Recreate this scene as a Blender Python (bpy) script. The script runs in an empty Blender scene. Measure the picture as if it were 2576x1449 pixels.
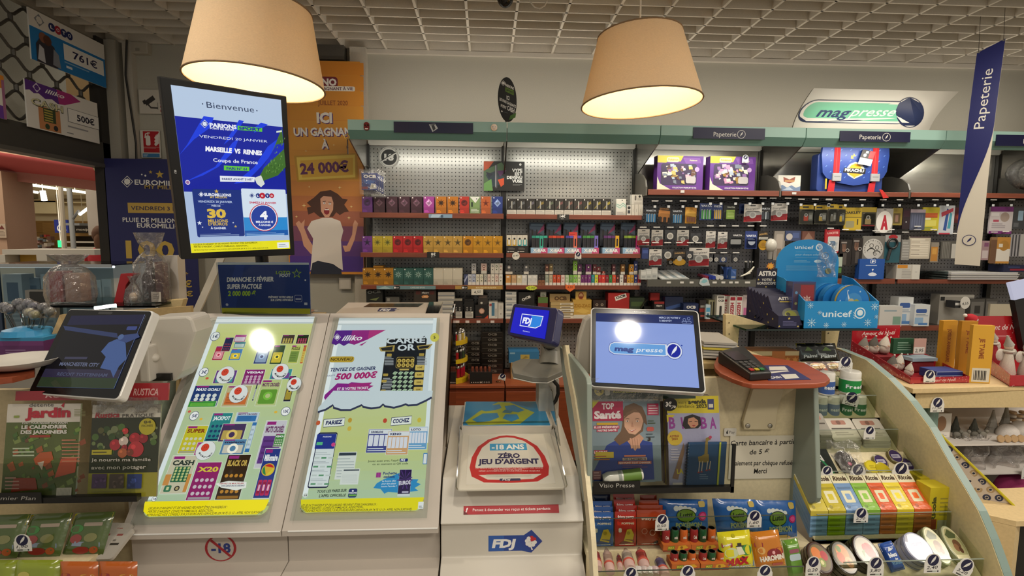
import bpy,random
from math import sin,cos,pi,radians
en=enumerate
from mathutils import Vector as V,Matrix
sc=bpy.context.scene
COL=sc.collection
# ---------------------------------------------------------------- camera, world, lights, exposure
FPX,CX,CY=1300.0,1288.0,724.5  # focal length and centre, in pixels of the 2576x1449 frame
EYE=V((0,0,1.6))
_y=V(((1222-CX)/FPX,(CY-598)/FPX,-1)).normalized()
_s=-.0021
_x=V((1,_s,(_y.x+_s*_y.y)/-_y.z));_x=(_x-_y*_x.dot(_y)).normalized()
_z=_x.cross(_y)
ROT=Matrix((_x,_y,_z))
cd=bpy.data.cameras.new('camera');cam=bpy.data.objects.new('camera',cd);COL.objects.link(cam)
cd.sensor_width=36;cd.sensor_fit='HORIZONTAL';cd.lens=FPX/2576*36;cd.clip_start=.02
cam.matrix_world=Matrix.Translation(EYE)@ROT.to_4x4()
sc.camera=cam
vs=sc.view_settings
vs.view_transform='Standard';vs.look='None';vs.gamma=1;vs.use_curve_mapping=False
vs.exposure=0.0
sc.cycles.max_bounces=7;sc.cycles.diffuse_bounces=4;sc.cycles.glossy_bounces=3
sc.cycles.transparent_max_bounces=14;sc.cycles.transmission_bounces=4
sc.cycles.sample_clamp_indirect=4;sc.cycles.caustics_reflective=False;sc.cycles.caustics_refractive=False
w=bpy.data.worlds.new('world');sc.world=w;w.use_nodes=True
w.node_tree.nodes['Background'].inputs[0].default_value=(1,.93,.82,1)
w.node_tree.nodes['Background'].inputs[1].default_value=.34
def area(name,loc,rot,sx,sy,e,col):
 l=bpy.data.lights.new(name,'AREA');l.shape='RECTANGLE';l.size=sx;l.size_y=sy
 l.energy=e;l.color=col
 o=bpy.data.objects.new(name,l);COL.objects.link(o);o.location=loc;o.rotation_euler=rot
 return o
WARM=(1,.9,.76)
for x,y,e in((-1.2,-.9,14),(1.5,-.9,42),(3.3,.6,44),(1.5,.3,16)):  # last one is an added fill that brightens the candy side
 area('ceiling_luminaire',(x,y,2.9),(0,0,0),1.2,.35,e,WARM)
for x,y in((.2,.6),(-1.66,1.6)):  # round downlights mirrored in the glass of the counter
 area('round_downlight',(x,y,2.93),(0,0,0),.14,.14,14,WARM).data.shape='DISK'
area('ceiling_luminaire',(2.7,2.3,2.93),(0,0,0),1.2,.25,26,WARM)
for x0,x1 in((-.84,.1),(.18,1.08),(1.16,2.0),(2.1,2.9),(3.0,3.7)):  # tubes under the shelving canopy
 area('canopy_tube_light',((x0+x1)/2,3.46,2.232),(radians(24),0,0),x1-x0-.1,.035,3.0,(1,.95,.84))
for x0,x1,y,e in((-.84,1.08,3.6,4),(1.16,2.9,3.68,3),(3.1,4.2,3.6,2),(2.2,3.0,3.4,.7)):  # uplights lying on top of the canopy
 area('canopy_uplight',((x0+x1)/2,y,2.345),(radians(155),0,0),x1-x0,.05,e,(1,.9,.78))
for x,y in((-6.4,7.2),(-7.6,6.0),(-5.6,5.0)):
 area('mall_luminaire',(x,y,3.6),(0,0,0),2.0,1.2,60,(1,.9,.74))
# ---------------------------------------------------------------- pixel -> place
def ray(x,y):return ROT@V(((x-CX)/FPX,(CY-y)/FPX,-1))
def PY(x,y,Y):r=ray(x,y);return EYE+r*(Y/r.y)
def PX(x,y,X):r=ray(x,y);return EYE+r*(X/r.x)
def PZ(x,y,Z):r=ray(x,y);return EYE+r*((Z-1.6)/r.z)
def hit(x,y,o,n):r=ray(x,y);return EYE+r*((o-EYE).dot(n)/r.dot(n))
_cc={}
def C(h):
 if not isinstance(h,str):return h
 if h not in _cc:
  a=[int(h[i:i+2],16)/255 for i in(0,2,4)]if len(h)==6 else[int(v,16)/15 for v in h]
  _cc[h]=tuple(v/12.92 if v<=.04045 else((v+.055)/1.055)**2.4 for v in a)+(1,)
 return _cc[h]
class Fr:  # a flat rectangle: corner, full width, full height
 def __init__(s,o,u,v):
  s.o,s.u,s.v=V(o),V(u),V(v);s.n=s.u.cross(s.v).normalized()
  s.w,s.h=s.u.length,s.v.length
  s.M=Matrix((s.u,s.v,s.n)).transposed().inverted()
 def pt(s,a,b,l=0):return s.o+s.u*a+s.v*b+s.n*l
 def px(s,x,y):q=s.M@(hit(x,y,s.o,s.n)-s.o);return q.x,q.y
def rect4(tl,tr,br,bl,Y):  # the real rectangle behind four photo corners, its lower corner at depth Y
 a,b,c,d=(ray(*p)for p in(tl,tr,br,bl))
 u=a.cross(b).cross(d.cross(c));v=a.cross(d).cross(b.cross(c))
 if u.dot(b-a)<0:u=-u
 if v.dot(a-d)<0:v=-v
 n=u.cross(v).normalized();o=PY(bl[0],bl[1],Y)
 if n.dot(EYE-o)<0:n=-n
 return Fr(o,hit(br[0],br[1],o,n)-o,hit(tl[0],tl[1],o,n)-o)
def frY(x0,y0,x1,y1,Y):  # upright rectangle facing the customer: top corner and bottom corner pixels
 a,b=PY(x0,y1,Y),PY(x1,y1,Y);t=PY((x0+x1)/2,y0,Y)
 zb=(a.z+b.z)/2
 return Fr((a.x,Y,zb),(b.x-a.x,0,0),(0,0,t.z-zb))
# ---------------------------------------------------------------- materials
_mm={}
def mat(key):
 if key in _mm:return _mm[key]
 m=bpy.data.materials.new(key);m.use_nodes=True;_mm[key]=m
 nt=m.node_tree;N=nt.nodes;L=nt.links;b=N['Principled BSDF'];out=N['Material Output']
 at=N.new('ShaderNodeAttribute');at.attribute_name='Col'
 L.new(at.outputs['Color'],b.inputs['Base Color'])
 I=b.inputs
 def noise(sc_,det=3,coord='Object',stretch=None):
  tc=N.new('ShaderNodeTexCoord');t=N.new('ShaderNodeTexNoise');t.inputs['Scale'].default_value=sc_;t.inputs['Detail'].default_value=det
  if stretch:
   mp=N.new('ShaderNodeMapping');mp.inputs['Scale'].default_value=stretch
   L.new(tc.outputs[coord],mp.inputs[0]);L.new(mp.outputs[0],t.inputs[0])
  else:L.new(tc.outputs[coord],t.inputs[0])
  return t
 def tint(t,lo,hi):
  r=N.new('ShaderNodeMapRange');r.inputs[3].default_value=lo;r.inputs[4].default_value=hi
  r.inputs[1].default_value=.3;r.inputs[2].default_value=.7
  L.new(t.outputs[0],r.inputs[0])
  x=N.new('ShaderNodeVectorMath');x.operation='SCALE'
  L.new(at.outputs['Color'],x.inputs[0]);L.new(r.outputs[0],x.inputs['Scale']);L.new(x.outputs[0],b.inputs['Base Color'])
 def bump(t,d):
  bp=N.new('ShaderNodeBump');bp.inputs['Strength'].default_value=d;bp.inputs['Distance'].default_value=.002
  L.new(t.outputs[0],bp.inputs['Height']);L.new(bp.outputs[0],I['Normal'])
 R=I['Roughness']
 if key=='matte':R.default_value=.75
 elif key=='print':R.default_value=.5
 elif key=='satin':R.default_value=.42
 elif key=='gloss':R.default_value=.18
 elif key=='film':R.default_value=.22;I['Coat Weight'].default_value=.6;bump(noise(38,2),.6)
 elif key=='metal':R.default_value=.3;I['Metallic'].default_value=1
 elif key=='brushed':R.default_value=.24;I['Metallic'].default_value=.75;tint(noise(60,2,'Object',(.05,1,1)),.94,1.04)
 elif key=='wall':R.default_value=.85;t=noise(220,4);tint(t,.95,1.05);bump(t,.15)
 elif key=='plastic':R.default_value=.38;bump(noise(600,2),.08)
 elif key=='wood':
  R.default_value=.4;tint(noise(14,4,'Object',(.35,5,5)),.8,1.12)
 elif key=='maple':R.default_value=.5;tint(noise(90,3),.93,1.06)
 elif key=='cloth':R.default_value=.9;t=noise(420,2);tint(t,.85,1.12);bump(t,.4)
 elif key=='peg':
  R.default_value=.27;I['Metallic'].default_value=.4
  tc=N.new('ShaderNodeTexCoord');mp=N.new('ShaderNodeMapping');mp.inputs['Scale'].default_value=(37,0,37)
  fr=N.new('ShaderNodeVectorMath');fr.operation='FRACTION'
  su=N.new('ShaderNodeVectorMath');su.operation='SUBTRACT';su.inputs[1].default_value=(.5,0,.5)
  le=N.new('ShaderNodeVectorMath');le.operation='LENGTH'
  gt=N.new('ShaderNodeMath');gt.operation='GREATER_THAN';gt.inputs[1].default_value=.15
  mx=N.new('ShaderNodeMix');mx.data_type='RGBA';mx.inputs[6].default_value=(.012,.012,.012,1)
  L.new(tc.outputs['Object'],mp.inputs[0]);L.new(mp.outputs[0],fr.inputs[0]);L.new(fr.outputs[0],su.inputs[0])
  L.new(su.outputs[0],le.inputs[0]);L.new(le.outputs['Value'],gt.inputs[0]);L.new(gt.outputs[0],mx.inputs[0])
  L.new(at.outputs['Color'],mx.inputs[7]);L.new(mx.outputs[2],b.inputs['Base Color'])
 elif key.startswith('glow'):  # lit screens, light boxes, tubes
  L.new(at.outputs['Color'],I['Emission Color']);I['Emission Strength'].default_value=float(key[4:])
  R.default_value=.06
  mxx=N.new('ShaderNodeVectorMath');mxx.operation='SCALE';mxx.inputs['Scale'].default_value=.12
  L.new(at.outputs['Color'],mxx.inputs[0]);L.new(mxx.outputs[0],b.inputs['Base Color'])
 elif key in('glass','foil','acrylic'):
  tr=N.new('ShaderNodeBsdfTransparent');gl=N.new('ShaderNodeBsdfGlossy');mi=N.new('ShaderNodeMixShader');lw=N.new('ShaderNodeLayerWeight')
  lw.inputs['Blend'].default_value={'glass':.12,'foil':.3,'acrylic':.15}[key]
  gl.inputs['Roughness'].default_value={'glass':.02,'foil':.16,'acrylic':.06}[key]
  L.new(at.outputs['Color'],tr.inputs[0])
  L.new(lw.outputs['Facing' if key=='foil' else 'Fresnel'],mi.inputs[0]);L.new(tr.outputs[0],mi.inputs[1]);L.new(gl.outputs[0],mi.inputs[2])
  if key=='foil':
   t=noise(26,4);bp=N.new('ShaderNodeBump');bp.inputs['Strength'].default_value=1;bp.inputs['Distance'].default_value=.03
   L.new(t.outputs[0],bp.inputs['Height']);L.new(bp.outputs[0],gl.inputs['Normal']);L.new(bp.outputs[0],lw.inputs['Normal'])
   df=N.new('ShaderNodeBsdfDiffuse');df.inputs[0].default_value=(.8,.78,.76,1);m2=N.new('ShaderNodeMixShader');m2.inputs[0].default_value=.05
   L.new(mi.outputs[0],m2.inputs[1]);L.new(df.outputs[0],m2.inputs[2]);mi=m2
  L.new(mi.outputs[0],out.inputs[0])
 elif key=='shade':
  df=N.new('ShaderNodeBsdfDiffuse');tl=N.new('ShaderNodeBsdfTranslucent');mi=N.new('ShaderNodeMixShader');mi.inputs[0].default_value=.3
  tint(noise(120,3,'Object',(1,1,6)),.92,1.06)
  for n in(df,tl):L.new(at.outputs['Color'],n.inputs[0])
  for l in list(b.inputs['Base Color'].links):L.new(l.from_socket,df.inputs[0]);L.new(l.from_socket,tl.inputs[0])
  L.new(df.outputs[0],mi.inputs[1]);L.new(tl.outputs[0],mi.inputs[2]);L.new(mi.outputs[0],out.inputs[0])
 return m
# ---------------------------------------------------------------- mesh collecting
class MB:
 def __init__(s,mt='matte'):s.v=[];s.f=[];s.c=[];s.m=[];s.mt=mt
 def add(s,vs,fs,c,mt=None):
  b=len(s.v);s.v+=[V(p)for p in vs];c=C(c)
  for f in fs:s.f.append([b+i for i in f]);s.c.append(c);s.m.append(mt or s.mt)
  return s
 def face(s,pts,c,mt=None):return s.add(pts,[range(len(pts))],c,mt)
 def hexa(s,p,c,mt=None):  # bottom four ccw, top four
  return s.add(p,[(3,2,1,0),(4,5,6,7),(0,1,5,4),(1,2,6,5),(2,3,7,6),(3,0,4,7)],c,mt)
 def box(s,x0,x1,y0,y1,z0,z1,c,mt=None):
  return s.hexa([(x0,y0,z0),(x1,y0,z0),(x1,y1,z0),(x0,y1,z0),(x0,y0,z1),(x1,y0,z1),(x1,y1,z1),(x0,y1,z1)],c,mt)
 def prism(s,front,off,c,mt=None):  # polygon and its copy moved by off, closed
  n=len(front);off=V(off);p=[V(q)for q in front]
  return s.add(p+[q+off for q in p],[list(range(n)),list(range(2*n-1,n-1,-1))]+[[i,i+n,(i+1)%n+n,(i+1)%n]for i in range(n)],c,mt)
 def slab(s,fr,d,c,mt=None,rad=0,a0=0,b0=0,a1=1,b1=1,l=0):
  pts=rrect(a0,b0,a1,b1,rad*(a1-a0),rad*(a1-a0)*fr.w/fr.h)
  return s.prism([fr.pt(a,b,l)for a,b in pts],fr.n*-d,c,mt)
 def tube(s,pts,r,c,n=8,mt=None):
  pts=[V(p)for p in pts];rs=r if isinstance(r,(list,tuple))else[r]*len(pts)
  vs=[];fs=[];up=None
  for i,p in en(pts):
   t=(pts[min(i+1,len(pts)-1)]-pts[max(i-1,0)]).normalized()
   if up is None:up=t.orthogonal().normalized()
   up=(up-t*up.dot(t)).normalized();sd=t.cross(up)
   vs+=[p+(up*cos(2*pi*k/n)+sd*sin(2*pi*k/n))*rs[i]for k in range(n)]
  for i in range(len(pts)-1):
   fs+=[(i*n+k,i*n+(k+1)%n,(i+1)*n+(k+1)%n,(i+1)*n+k)for k in range(n)]
  fs+=[list(range(n))[::-1],[(len(pts)-1)*n+k for k in range(n)]]
  return s.add(vs,fs,c,mt)
 def lathe(s,o,prof,c,n=20,ax=(0,0,1),mt=None,sx=1,sy=1,cap=True):  # prof: (radius, height)
  ax=V(ax).normalized();a=ax.orthogonal().normalized()if abs(ax.z)<.99 else V((1,0,0));a=(a-ax*a.dot(ax)).normalized();b=ax.cross(a);o=V(o)
  vs=[o+a*(r*sx*cos(2*pi*k/n))+b*(r*sy*sin(2*pi*k/n))+ax*h for r,h in prof for k in range(n)]
  fs=[(i*n+k,i*n+(k+1)%n,(i+1)*n+(k+1)%n,(i+1)*n+k)for i in range(len(prof)-1)for k in range(n)]
  if cap:fs+=[list(range(n))[::-1],[(len(prof)-1)*n+k for k in range(n)]]
  return s.add(vs,fs,c,mt)
 def ball(s,o,rx,ry,rz,c,n=12,m=7,mt=None,jit=0,seed=1):
  rnd=random.Random(seed);o=V(o)
  vs=[o+V((0,0,-rz))]
  for i in range(1,m):
   t=pi*i/m-pi/2
   vs+=[o+V((rx*cos(t)*cos(2*pi*k/n),ry*cos(t)*sin(2*pi*k/n),rz*sin(t)))*(1+jit*rnd.uniform(-1,1))for k in range(n)]
  vs.append(o+V((0,0,rz)));e=len(vs)-1
  fs=[(0,1+(k+1)%n,1+k)for k in range(n)]+[(e,e-n+k,e-n+(k+1)%n)for k in range(n)]
  fs+=[(1+i*n+k,1+i*n+(k+1)%n,1+(i+1)*n+(k+1)%n,1+(i+1)*n+k)for i in range(m-2)for k in range(n)]
  return s.add(vs,fs,c,mt)
 def grid(s,fn,nu,nv,c,mt=None):  # fn(a,b)->point
  vs=[fn(i/nu,j/nv)for j in range(nv+1)for i in range(nu+1)]
  return s.add(vs,[(j*(nu+1)+i,j*(nu+1)+i+1,(j+1)*(nu+1)+i+1,(j+1)*(nu+1)+i)for j in range(nv)for i in range(nu)],c,mt)
 def art(s,fr,px=False,mt=None,step=7e-5):return Art(s,fr,px,mt,step)
 def bd(s,name,parent=None,label=None,cat=None,group=None,kind=None,sm=0,bev=0):
  me=bpy.data.meshes.new(name)
  if parent is not None:base=wloc(parent)
  else:
   xs=[p.x for p in s.v];ys=[p.y for p in s.v];base=V(((min(xs)+max(xs))/2,(min(ys)+max(ys))/2,min(p.z for p in s.v)))
  o=bpy.data.objects.new(name,me)
  org=base
  if parent is not None:
   xs=[p.x for p in s.v];ys=[p.y for p in s.v];org=V(((min(xs)+max(xs))/2,(min(ys)+max(ys))/2,min(p.z for p in s.v)))
  me.from_pydata([tuple(p-org)for p in s.v],[],s.f)
  keys=[]
  for k in s.m:
   if k not in keys:keys.append(k)
  for k in keys:me.materials.append(mat(k))
  me.polygons.foreach_set('material_index',[keys.index(k)for k in s.m])
  ca=me.color_attributes.new('Col','FLOAT_COLOR','CORNER')
  flat=[]
  for f,c in zip(s.f,s.c):flat+=list(c)*len(f)
  ca.data.foreach_set('color',flat)
  if sm:
   me.polygons.foreach_set('use_smooth',[True]*len(s.f));me.set_sharp_from_angle(angle=.7)
  me.update()
  COL.objects.link(o)
  if parent is not None:o.parent=parent;o.location=org-base
  else:o.location=org
  if bev:
   bm_=o.modifiers.new('edge','BEVEL');bm_.width=bev;bm_.segments=2;bm_.limit_method='ANGLE';bm_.angle_limit=.6
  tag(o,label,cat,group,kind)
  return o
def wloc(o):
 p=V(o.location)
 while o.parent:o=o.parent;p+=V(o.location)
 return p
def tag(o,label=None,cat=None,group=None,kind=None):
 for k,v in(('label',label),('category',cat),('group',group),('kind',kind)):
  if v:o[k]=v
def thing(name,label,cat,loc,group=None):
 o=bpy.data.objects.new(name,None);o.empty_display_size=.05;COL.objects.link(o);o.location=loc;tag(o,label,cat,group);return o
def rrect(a0,b0,a1,b1,ra,rb,n=5):
 if ra<=0:return[(a0,b0),(a1,b0),(a1,b1),(a0,b1)]
 out=[]
 for cx,cy,t0 in((a1-ra,b0+rb,-90),(a1-ra,b1-rb,0),(a0+ra,b1-rb,90),(a0+ra,b0+rb,180)):
  for k in range(n+1):
   t=radians(t0+90*k/n);out.append((cx+ra*cos(t),cy+rb*sin(t)))
 return out
_tx={}
def glyphs(s,b,sh):
 k=(s,b,sh)
 if k not in _tx:
  cu=bpy.data.curves.new('lettering','FONT');cu.body=s;cu.resolution_u=2;cu.offset=b;cu.shear=sh;cu.fill_mode='FRONT'
  ob=bpy.data.objects.new('lettering',cu);me=bpy.data.meshes.new_from_object(ob)
  vs=[tuple(v.co)[:2]for v in me.vertices];fs=[tuple(p.vertices)for p in me.polygons]
  bpy.data.objects.remove(ob);bpy.data.curves.remove(cu);bpy.data.meshes.remove(me)
  if not vs:vs=[(0,0),(1,0),(1,.01)];fs=[]
  x0=min(v[0]for v in vs);x1=max(v[0]for v in vs)
  _tx[k]=([((x-x0)/(x1-x0),y/.73)for x,y in vs],fs)
 return _tx[k]
class Art:  # flat printing on a rectangle
 def __init__(s,m,fr,px,mt,step):s.m,s.fr,s.ispx,s.mt,s.step,s.l=m,fr,px,mt or m.mt,step,1
 def u(s):s.ispx=False  # coordinates in 0..1 from here on
 def x(s):s.ispx=True  # coordinates in photo pixels from here on
 def P(s,x,y):return s.fr.px(x,y)if s.ispx else(x,y)
 def _put(s,pts,c,fs=None):
  s.m.add([s.fr.pt(a,b,s.l*s.step)for a,b in pts],fs or[range(len(pts))],c,s.mt);s.l+=1;return s
 def pg(s,pts,c):return s._put([s.P(*p)for p in pts],c)
 def R(s,x0,y0,x1,y1,c,rad=0):
  a,b=s.P(x0,y0),s.P(x1,y1);p,q=(min(a[0],b[0]),min(a[1],b[1])),(max(a[0],b[0]),max(a[1],b[1]))
  ra=rad*min((q[0]-p[0]),(q[1]-p[1])*s.fr.h/s.fr.w)
  return s._put(rrect(p[0],p[1],q[0],q[1],ra,ra*s.fr.w/s.fr.h),c)
 def O(s,cx,cy,r,c,ry=None,n=22,rot=0,a0=0,a1=360):
  o=s.P(cx,cy)
  if s.ispx:rx=abs(s.P(cx+r,cy)[0]-o[0]);rv=abs(s.P(cx,cy-(ry or r))[1]-o[1])
  else:rx=r;rv=(ry if ry is not None else r*s.fr.w/s.fr.h)
  cr,sr=cos(rot),sin(rot);k=s.fr.h/s.fr.w;pts=[]
  for i in range(n+(a1-a0<360)):
   t=radians(a0+(a1-a0)*i/n);x,y=rx*cos(t),rv*k*sin(t)
   pts.append((o[0]+x*cr-y*sr,o[1]+(x*sr+y*cr)/k))
  return s._put(pts,c)
 def ring(s,cx,cy,r,r2,c,c2,ry=None,n=26):s.O(cx,cy,r,c,ry,n);return s.O(cx,cy,r2,c2,(ry*r2/r if ry else None),n)
 def T(s,txt,x0,y0,x1,y1,h,c,b=0,sh=0):  # baseline from (x0,y0) to (x1,y1), capital height h
  vs,fs=glyphs(txt,b,sh);A,B=s.P(x0,y0),s.P(x1,y1)
  hv=abs(s.P(x0,y0-h)[1]-A[1])if s.ispx else h
  d=V(((B[0]-A[0])*s.fr.w,(B[1]-A[1])*s.fr.h));n=V((-d.y,d.x)).normalized()*(hv*s.fr.h)
  s.m.add([s.fr.pt(A[0]+(d.x*x+n.x*y)/s.fr.w,A[1]+(d.y*x+n.y*y)/s.fr.h,s.l*s.step)for x,y in vs],fs,c,s.mt);s.l+=1
  return s
 def bars(s,x0,y0,x1,y1,n,c,f=.5,seed=1):  # lines of print too small to read
  r=random.Random(seed)
  for i in range(n):
   a,b=y0+(y1-y0)*(i+.5-f/2)/n,y0+(y1-y0)*(i+.5+f/2)/n
   s.R(x0,a,x0+(x1-x0)*(r.uniform(.75,1)if i==n-1 else 1),b,c);s.l-=1
  s.l+=1;return s
 def S(s,cx,cy,r,c,n=5,k=.42,rot=90):
  o=s.P(cx,cy);rx=abs(s.P(cx+r,cy)[0]-o[0])if s.ispx else r;q=s.fr.w/s.fr.h
  return s._put([(o[0]+rx*(1 if i%2==0 else k)*cos(radians(rot+180*i/n)),o[1]+q*rx*(1 if i%2==0 else k)*sin(radians(rot+180*i/n)))for i in range(2*n)],c)
 def line(s,pts,wd,c):  # broad stroke, width in metres
  p=[s.P(*q)for q in pts];W,H=s.fr.w,s.fr.h;p=[V((a*W,b*H))for a,b in p];L_,R_=[],[]
  for i,q in en(p):
   t=(p[min(i+1,len(p)-1)]-p[max(i-1,0)]).normalized();n=V((-t.y,t.x))*wd/2;L_.append(q+n);R_.append(q-n)
  k=len(p);pts=[(q.x/W,q.y/H)for q in L_+R_]
  return s._put(pts,c,[(i,i+k,i+k+1,i+1)for i in range(k-1)])
 def feather(s,cx,cy,r,disc='161a5e',quill='ffffff',rim=None):
  if rim:s.O(cx,cy,r*1.16,rim)
  if disc:s.O(cx,cy,r,disc)
  sg=-1 if s.ispx else 1;g=(lambda a,b:(cx+a*r,cy+sg*b*r*(1 if s.ispx else s.fr.w/s.fr.h)))
  return s.pg([g(-.45,-.75),(g(-.36,-.45)),g(-.25,-.05),g(.05,.4),g(.42,.78),g(.46,.5),g(.36,.12),g(.1,-.2),g(-.15,-.38),g(-.3,-.5)],quill)
 def clover(s,cx,cy,r,diamond='2a3f92',leaf='ffffff',rim=None,acc=None):
  sg=-1 if s.ispx else 1;q=1 if s.ispx else s.fr.w/s.fr.h
  g=lambda a,b:(cx+a*r,cy+sg*b*r*q)
  if rim:s.pg([g(-1.15,0),g(0,-1.15),g(1.15,0),g(0,1.15)],rim)
  if diamond:s.pg([g(-1,0),g(0,-1),g(1,0),g(0,1)],diamond)
  for k in range(4):
   t=radians(45+90*k+12);x,y=cos(t),sin(t)
   for e in(-.16,.16):
    s.O(*g(x*.38-y*e,y*.38+x*e),.21*r,(acc if acc and k==0 else leaf),ry=None if not s.ispx else .21*r,n=10)
   s.pg([g(0,0),g(x*.4-y*.36,y*.4+x*.36),g(x*.4+y*.36,y*.4-x*.36)],(acc if acc and k==0 else leaf))
  return s
ORD='first second third fourth fifth sixth seventh eighth ninth tenth eleventh twelfth thirteenth fourteenth fifteenth sixteenth seventeenth eighteenth nineteenth twentieth'.split()
ORD+=['twenty-'+o for o in ORD[:9]]+['thirtieth']+['thirty-'+o for o in ORD[:9]]
def crt(name,label,cat,x0,y0,x1,y1,Y,d,c,art=None,zb=None,group=None,mt='print',top=None,yaw=0):
 """A cardboard box by the pixels of its front; art(A) prints on it in 0..1 units; zb: it stands at this height."""
 f=frY(x0,y0,x1,y1,Y)
 if zb is not None:h=f.o.z+f.h-zb;f=Fr((f.o.x,Y,zb),f.u,(0,0,max(h,.012)))
 if yaw:
  a=radians(yaw);f=Fr(f.o,V((cos(a),sin(a),0))*f.w,f.v)
 m=MB(mt);bk=f.n*-d
 p=[f.pt(0,0),f.pt(1,0),f.pt(1,0)+bk,f.pt(0,0)+bk]
 m.hexa(p+[q+f.v for q in p],c)
 if top:m.face([f.pt(0,1)+V((0,0,.0003)),f.pt(1,1)+V((0,0,.0003)),f.pt(1,1)+bk+V((0,0,.0003)),f.pt(0,1)+bk+V((0,0,.0003))],top)
 if art:art(m.art(f))
 return m.bd(name,label=label,cat=cat,group=group)
# ================================================================ the setting
YW,XL,ZC=4.05,-2.77,2.985
def S(name,m,**k):return m.bd(name,kind='structure',**k)
S('floor',MB('satin').box(-10.6,6,-1.5,13,-.02,0,'8d8577'))
S('wall_back',MB('wall').box(XL,6,YW,YW+.1,0,3.5,'b6b3a6'))
S('wall_right',MB('wall').box(5.2,5.3,1.2,YW,0,3.5,'b9b0a0'))
m=MB('wall');a=PY(884,300,4.0).x;b=PY(924,300,4.0).x
S('trim_1',m.box(a,b,3.99,YW,0,ZC,'c9c1b2').box(b,5.2,4.02,YW,ZC-.03,ZC,'d3ccbf'))
a=PY(796,150,4).x;b=PY(869,150,4).x
S('trim_2',MB('satin').box(a,b,3.96,YW,PY(800,153,4).z,ZC,'5b5750'))
a=PY(325,300,4.03).x;b=PY(347,300,4.03).x
m=MB('wall').box(a,b,4.0,YW,0,ZC,'c2bbad');a=PY(268,250,4.0).x
S('trim_3',m.box(XL-.02,a+.1,3.97,YW,0,ZC,'a9a497').box(XL-.02,XL+.05,3.9,3.97,0,ZC,'2f2c28'))
# egg-crate ceiling: lamella cells below a dark void
m=MB('wall')
for i in range(28):y=YW-.085-.129*(i-.5*(i==0));m.box(XL,5.2,y-.006,y+.006,ZC,ZC+.074,'d9d1c2')
for i in range(26):x=-2.589+.3085*i;m.box(x-.008,x+.008,.4,YW,ZC,ZC+.072,'d9d1c2')
S('ceiling',m)
S('ceiling_2',MB('matte').box(XL-.3,5.3,.3,YW+.1,ZC+.42,ZC+.46,'6f685c'))
S('trim_4',MB('wall').box(XL-.02,XL+.03,3.0,YW,ZC-.02,ZC+.07,'9a9284'))
# roller grille above the opening on the left
def L(x,y):p=PX(x,y,XL);return p.y,p.z
zb=L(135,372)[1]
m=MB('satin')
m.box(XL-.05,XL+.05,2.4,3.97,zb-.05,zb+.10,'3f3d39').box(XL-.04,XL+.055,2.4,3.97,zb-.075,zb-.05,'57544e')
for r in range(9):
 z0=zb+.16+r*.1
 m.tube([(XL-.005,2.4+.025*k,z0+.033*cos(pi*k/4+pi*(r%2)))for k in range(63)],.009,'4a4742',5)
for k in range(20):
 for r in range(8):
  y=2.4+.1*k
  if(k+r)%2==0:m.tube([(XL-.005,y,zb+.16+r*.1+.033),(XL-.005,y,zb+.26+r*.1-.033)],.012,'55524c',6)
g=m.bd('roller_grille',label='dark metal roller grille pulled up over the shop opening',cat='grille')
S('wall_left',MB('wall').box(XL-.42,XL-.4,2.2,4.2,zb+.02,3.3,'d8d4c4'))
# ---------------------------------------------------------------- the mall beyond the opening
S('wall_mall',MB('wall').box(-10.5,-3.2,12.0,12.1,0,5,'d9caa6'))
S('wall_mall_side',MB('wall').box(-10.6,-10.5,3,12,0,5,'cdb9a0'))
S('ceiling_mall',MB('matte').box(-10.5,XL-.45,3,12,4.2,4.25,'cbb693'))
def hang(m,p):m.tube([p,(p.x,p.y,4.2)],.006,'b9ad95',5)
def pb(m,x0,y0,x1,y1,Y,d,c,mt=None):
 f=frY(x0,y0,x1,y1,Y);return m.slab(f,d,c,mt)
m=MB('wall');Y=6.4  # curved pink soffit, stepping to the store front
top=[PY(x,y,Y)for x,y in((-140,362),(40,391),(150,408),(290,430))]
bot=[PY(x,y,Y)for x,y in((-140,408),(40,432),(150,444),(290,462))]
for k in range(3):
 a,b,c,d=top[k],top[k+1],bot[k+1],bot[k];up=V((0,.0,.5))
 m.grid(lambda u,v,a=a,b=b,c=c,d=d:(d+(c-d)*u)*(1-v)+(a+(b-a)*u)*v+V((0,-.35*sin(v*1.6),0)),4,8,'c65a5a')
 m.prism([d,c,c-V((0,0,.11)),d-V((0,0,.11))],(0,.2,0),'b3786a');m.prism([a,b,b+up,a+up],(0,.2,0),'c4a98c')
S('trim_5',m,sm=1)
m=MB('wall');f=frY(-80,430,43,900,6.2);m.slab(f,.4,'b08f77');S('wall_mall_front',m)
m=MB('print');f=frY(-6,563,16,598,6.18);m.slab(f,.01,'b9a58f');A=m.art(f);A.pg([(.2,.6),(.9,.6),(.6,.9)],'6b2f28');A.bars(.2,.1,.9,.5,4,'8d7b6a')
m.bd('notice_sheet',label='small paper notice with red triangle on the beige mall pillar',cat='notice')
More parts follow.
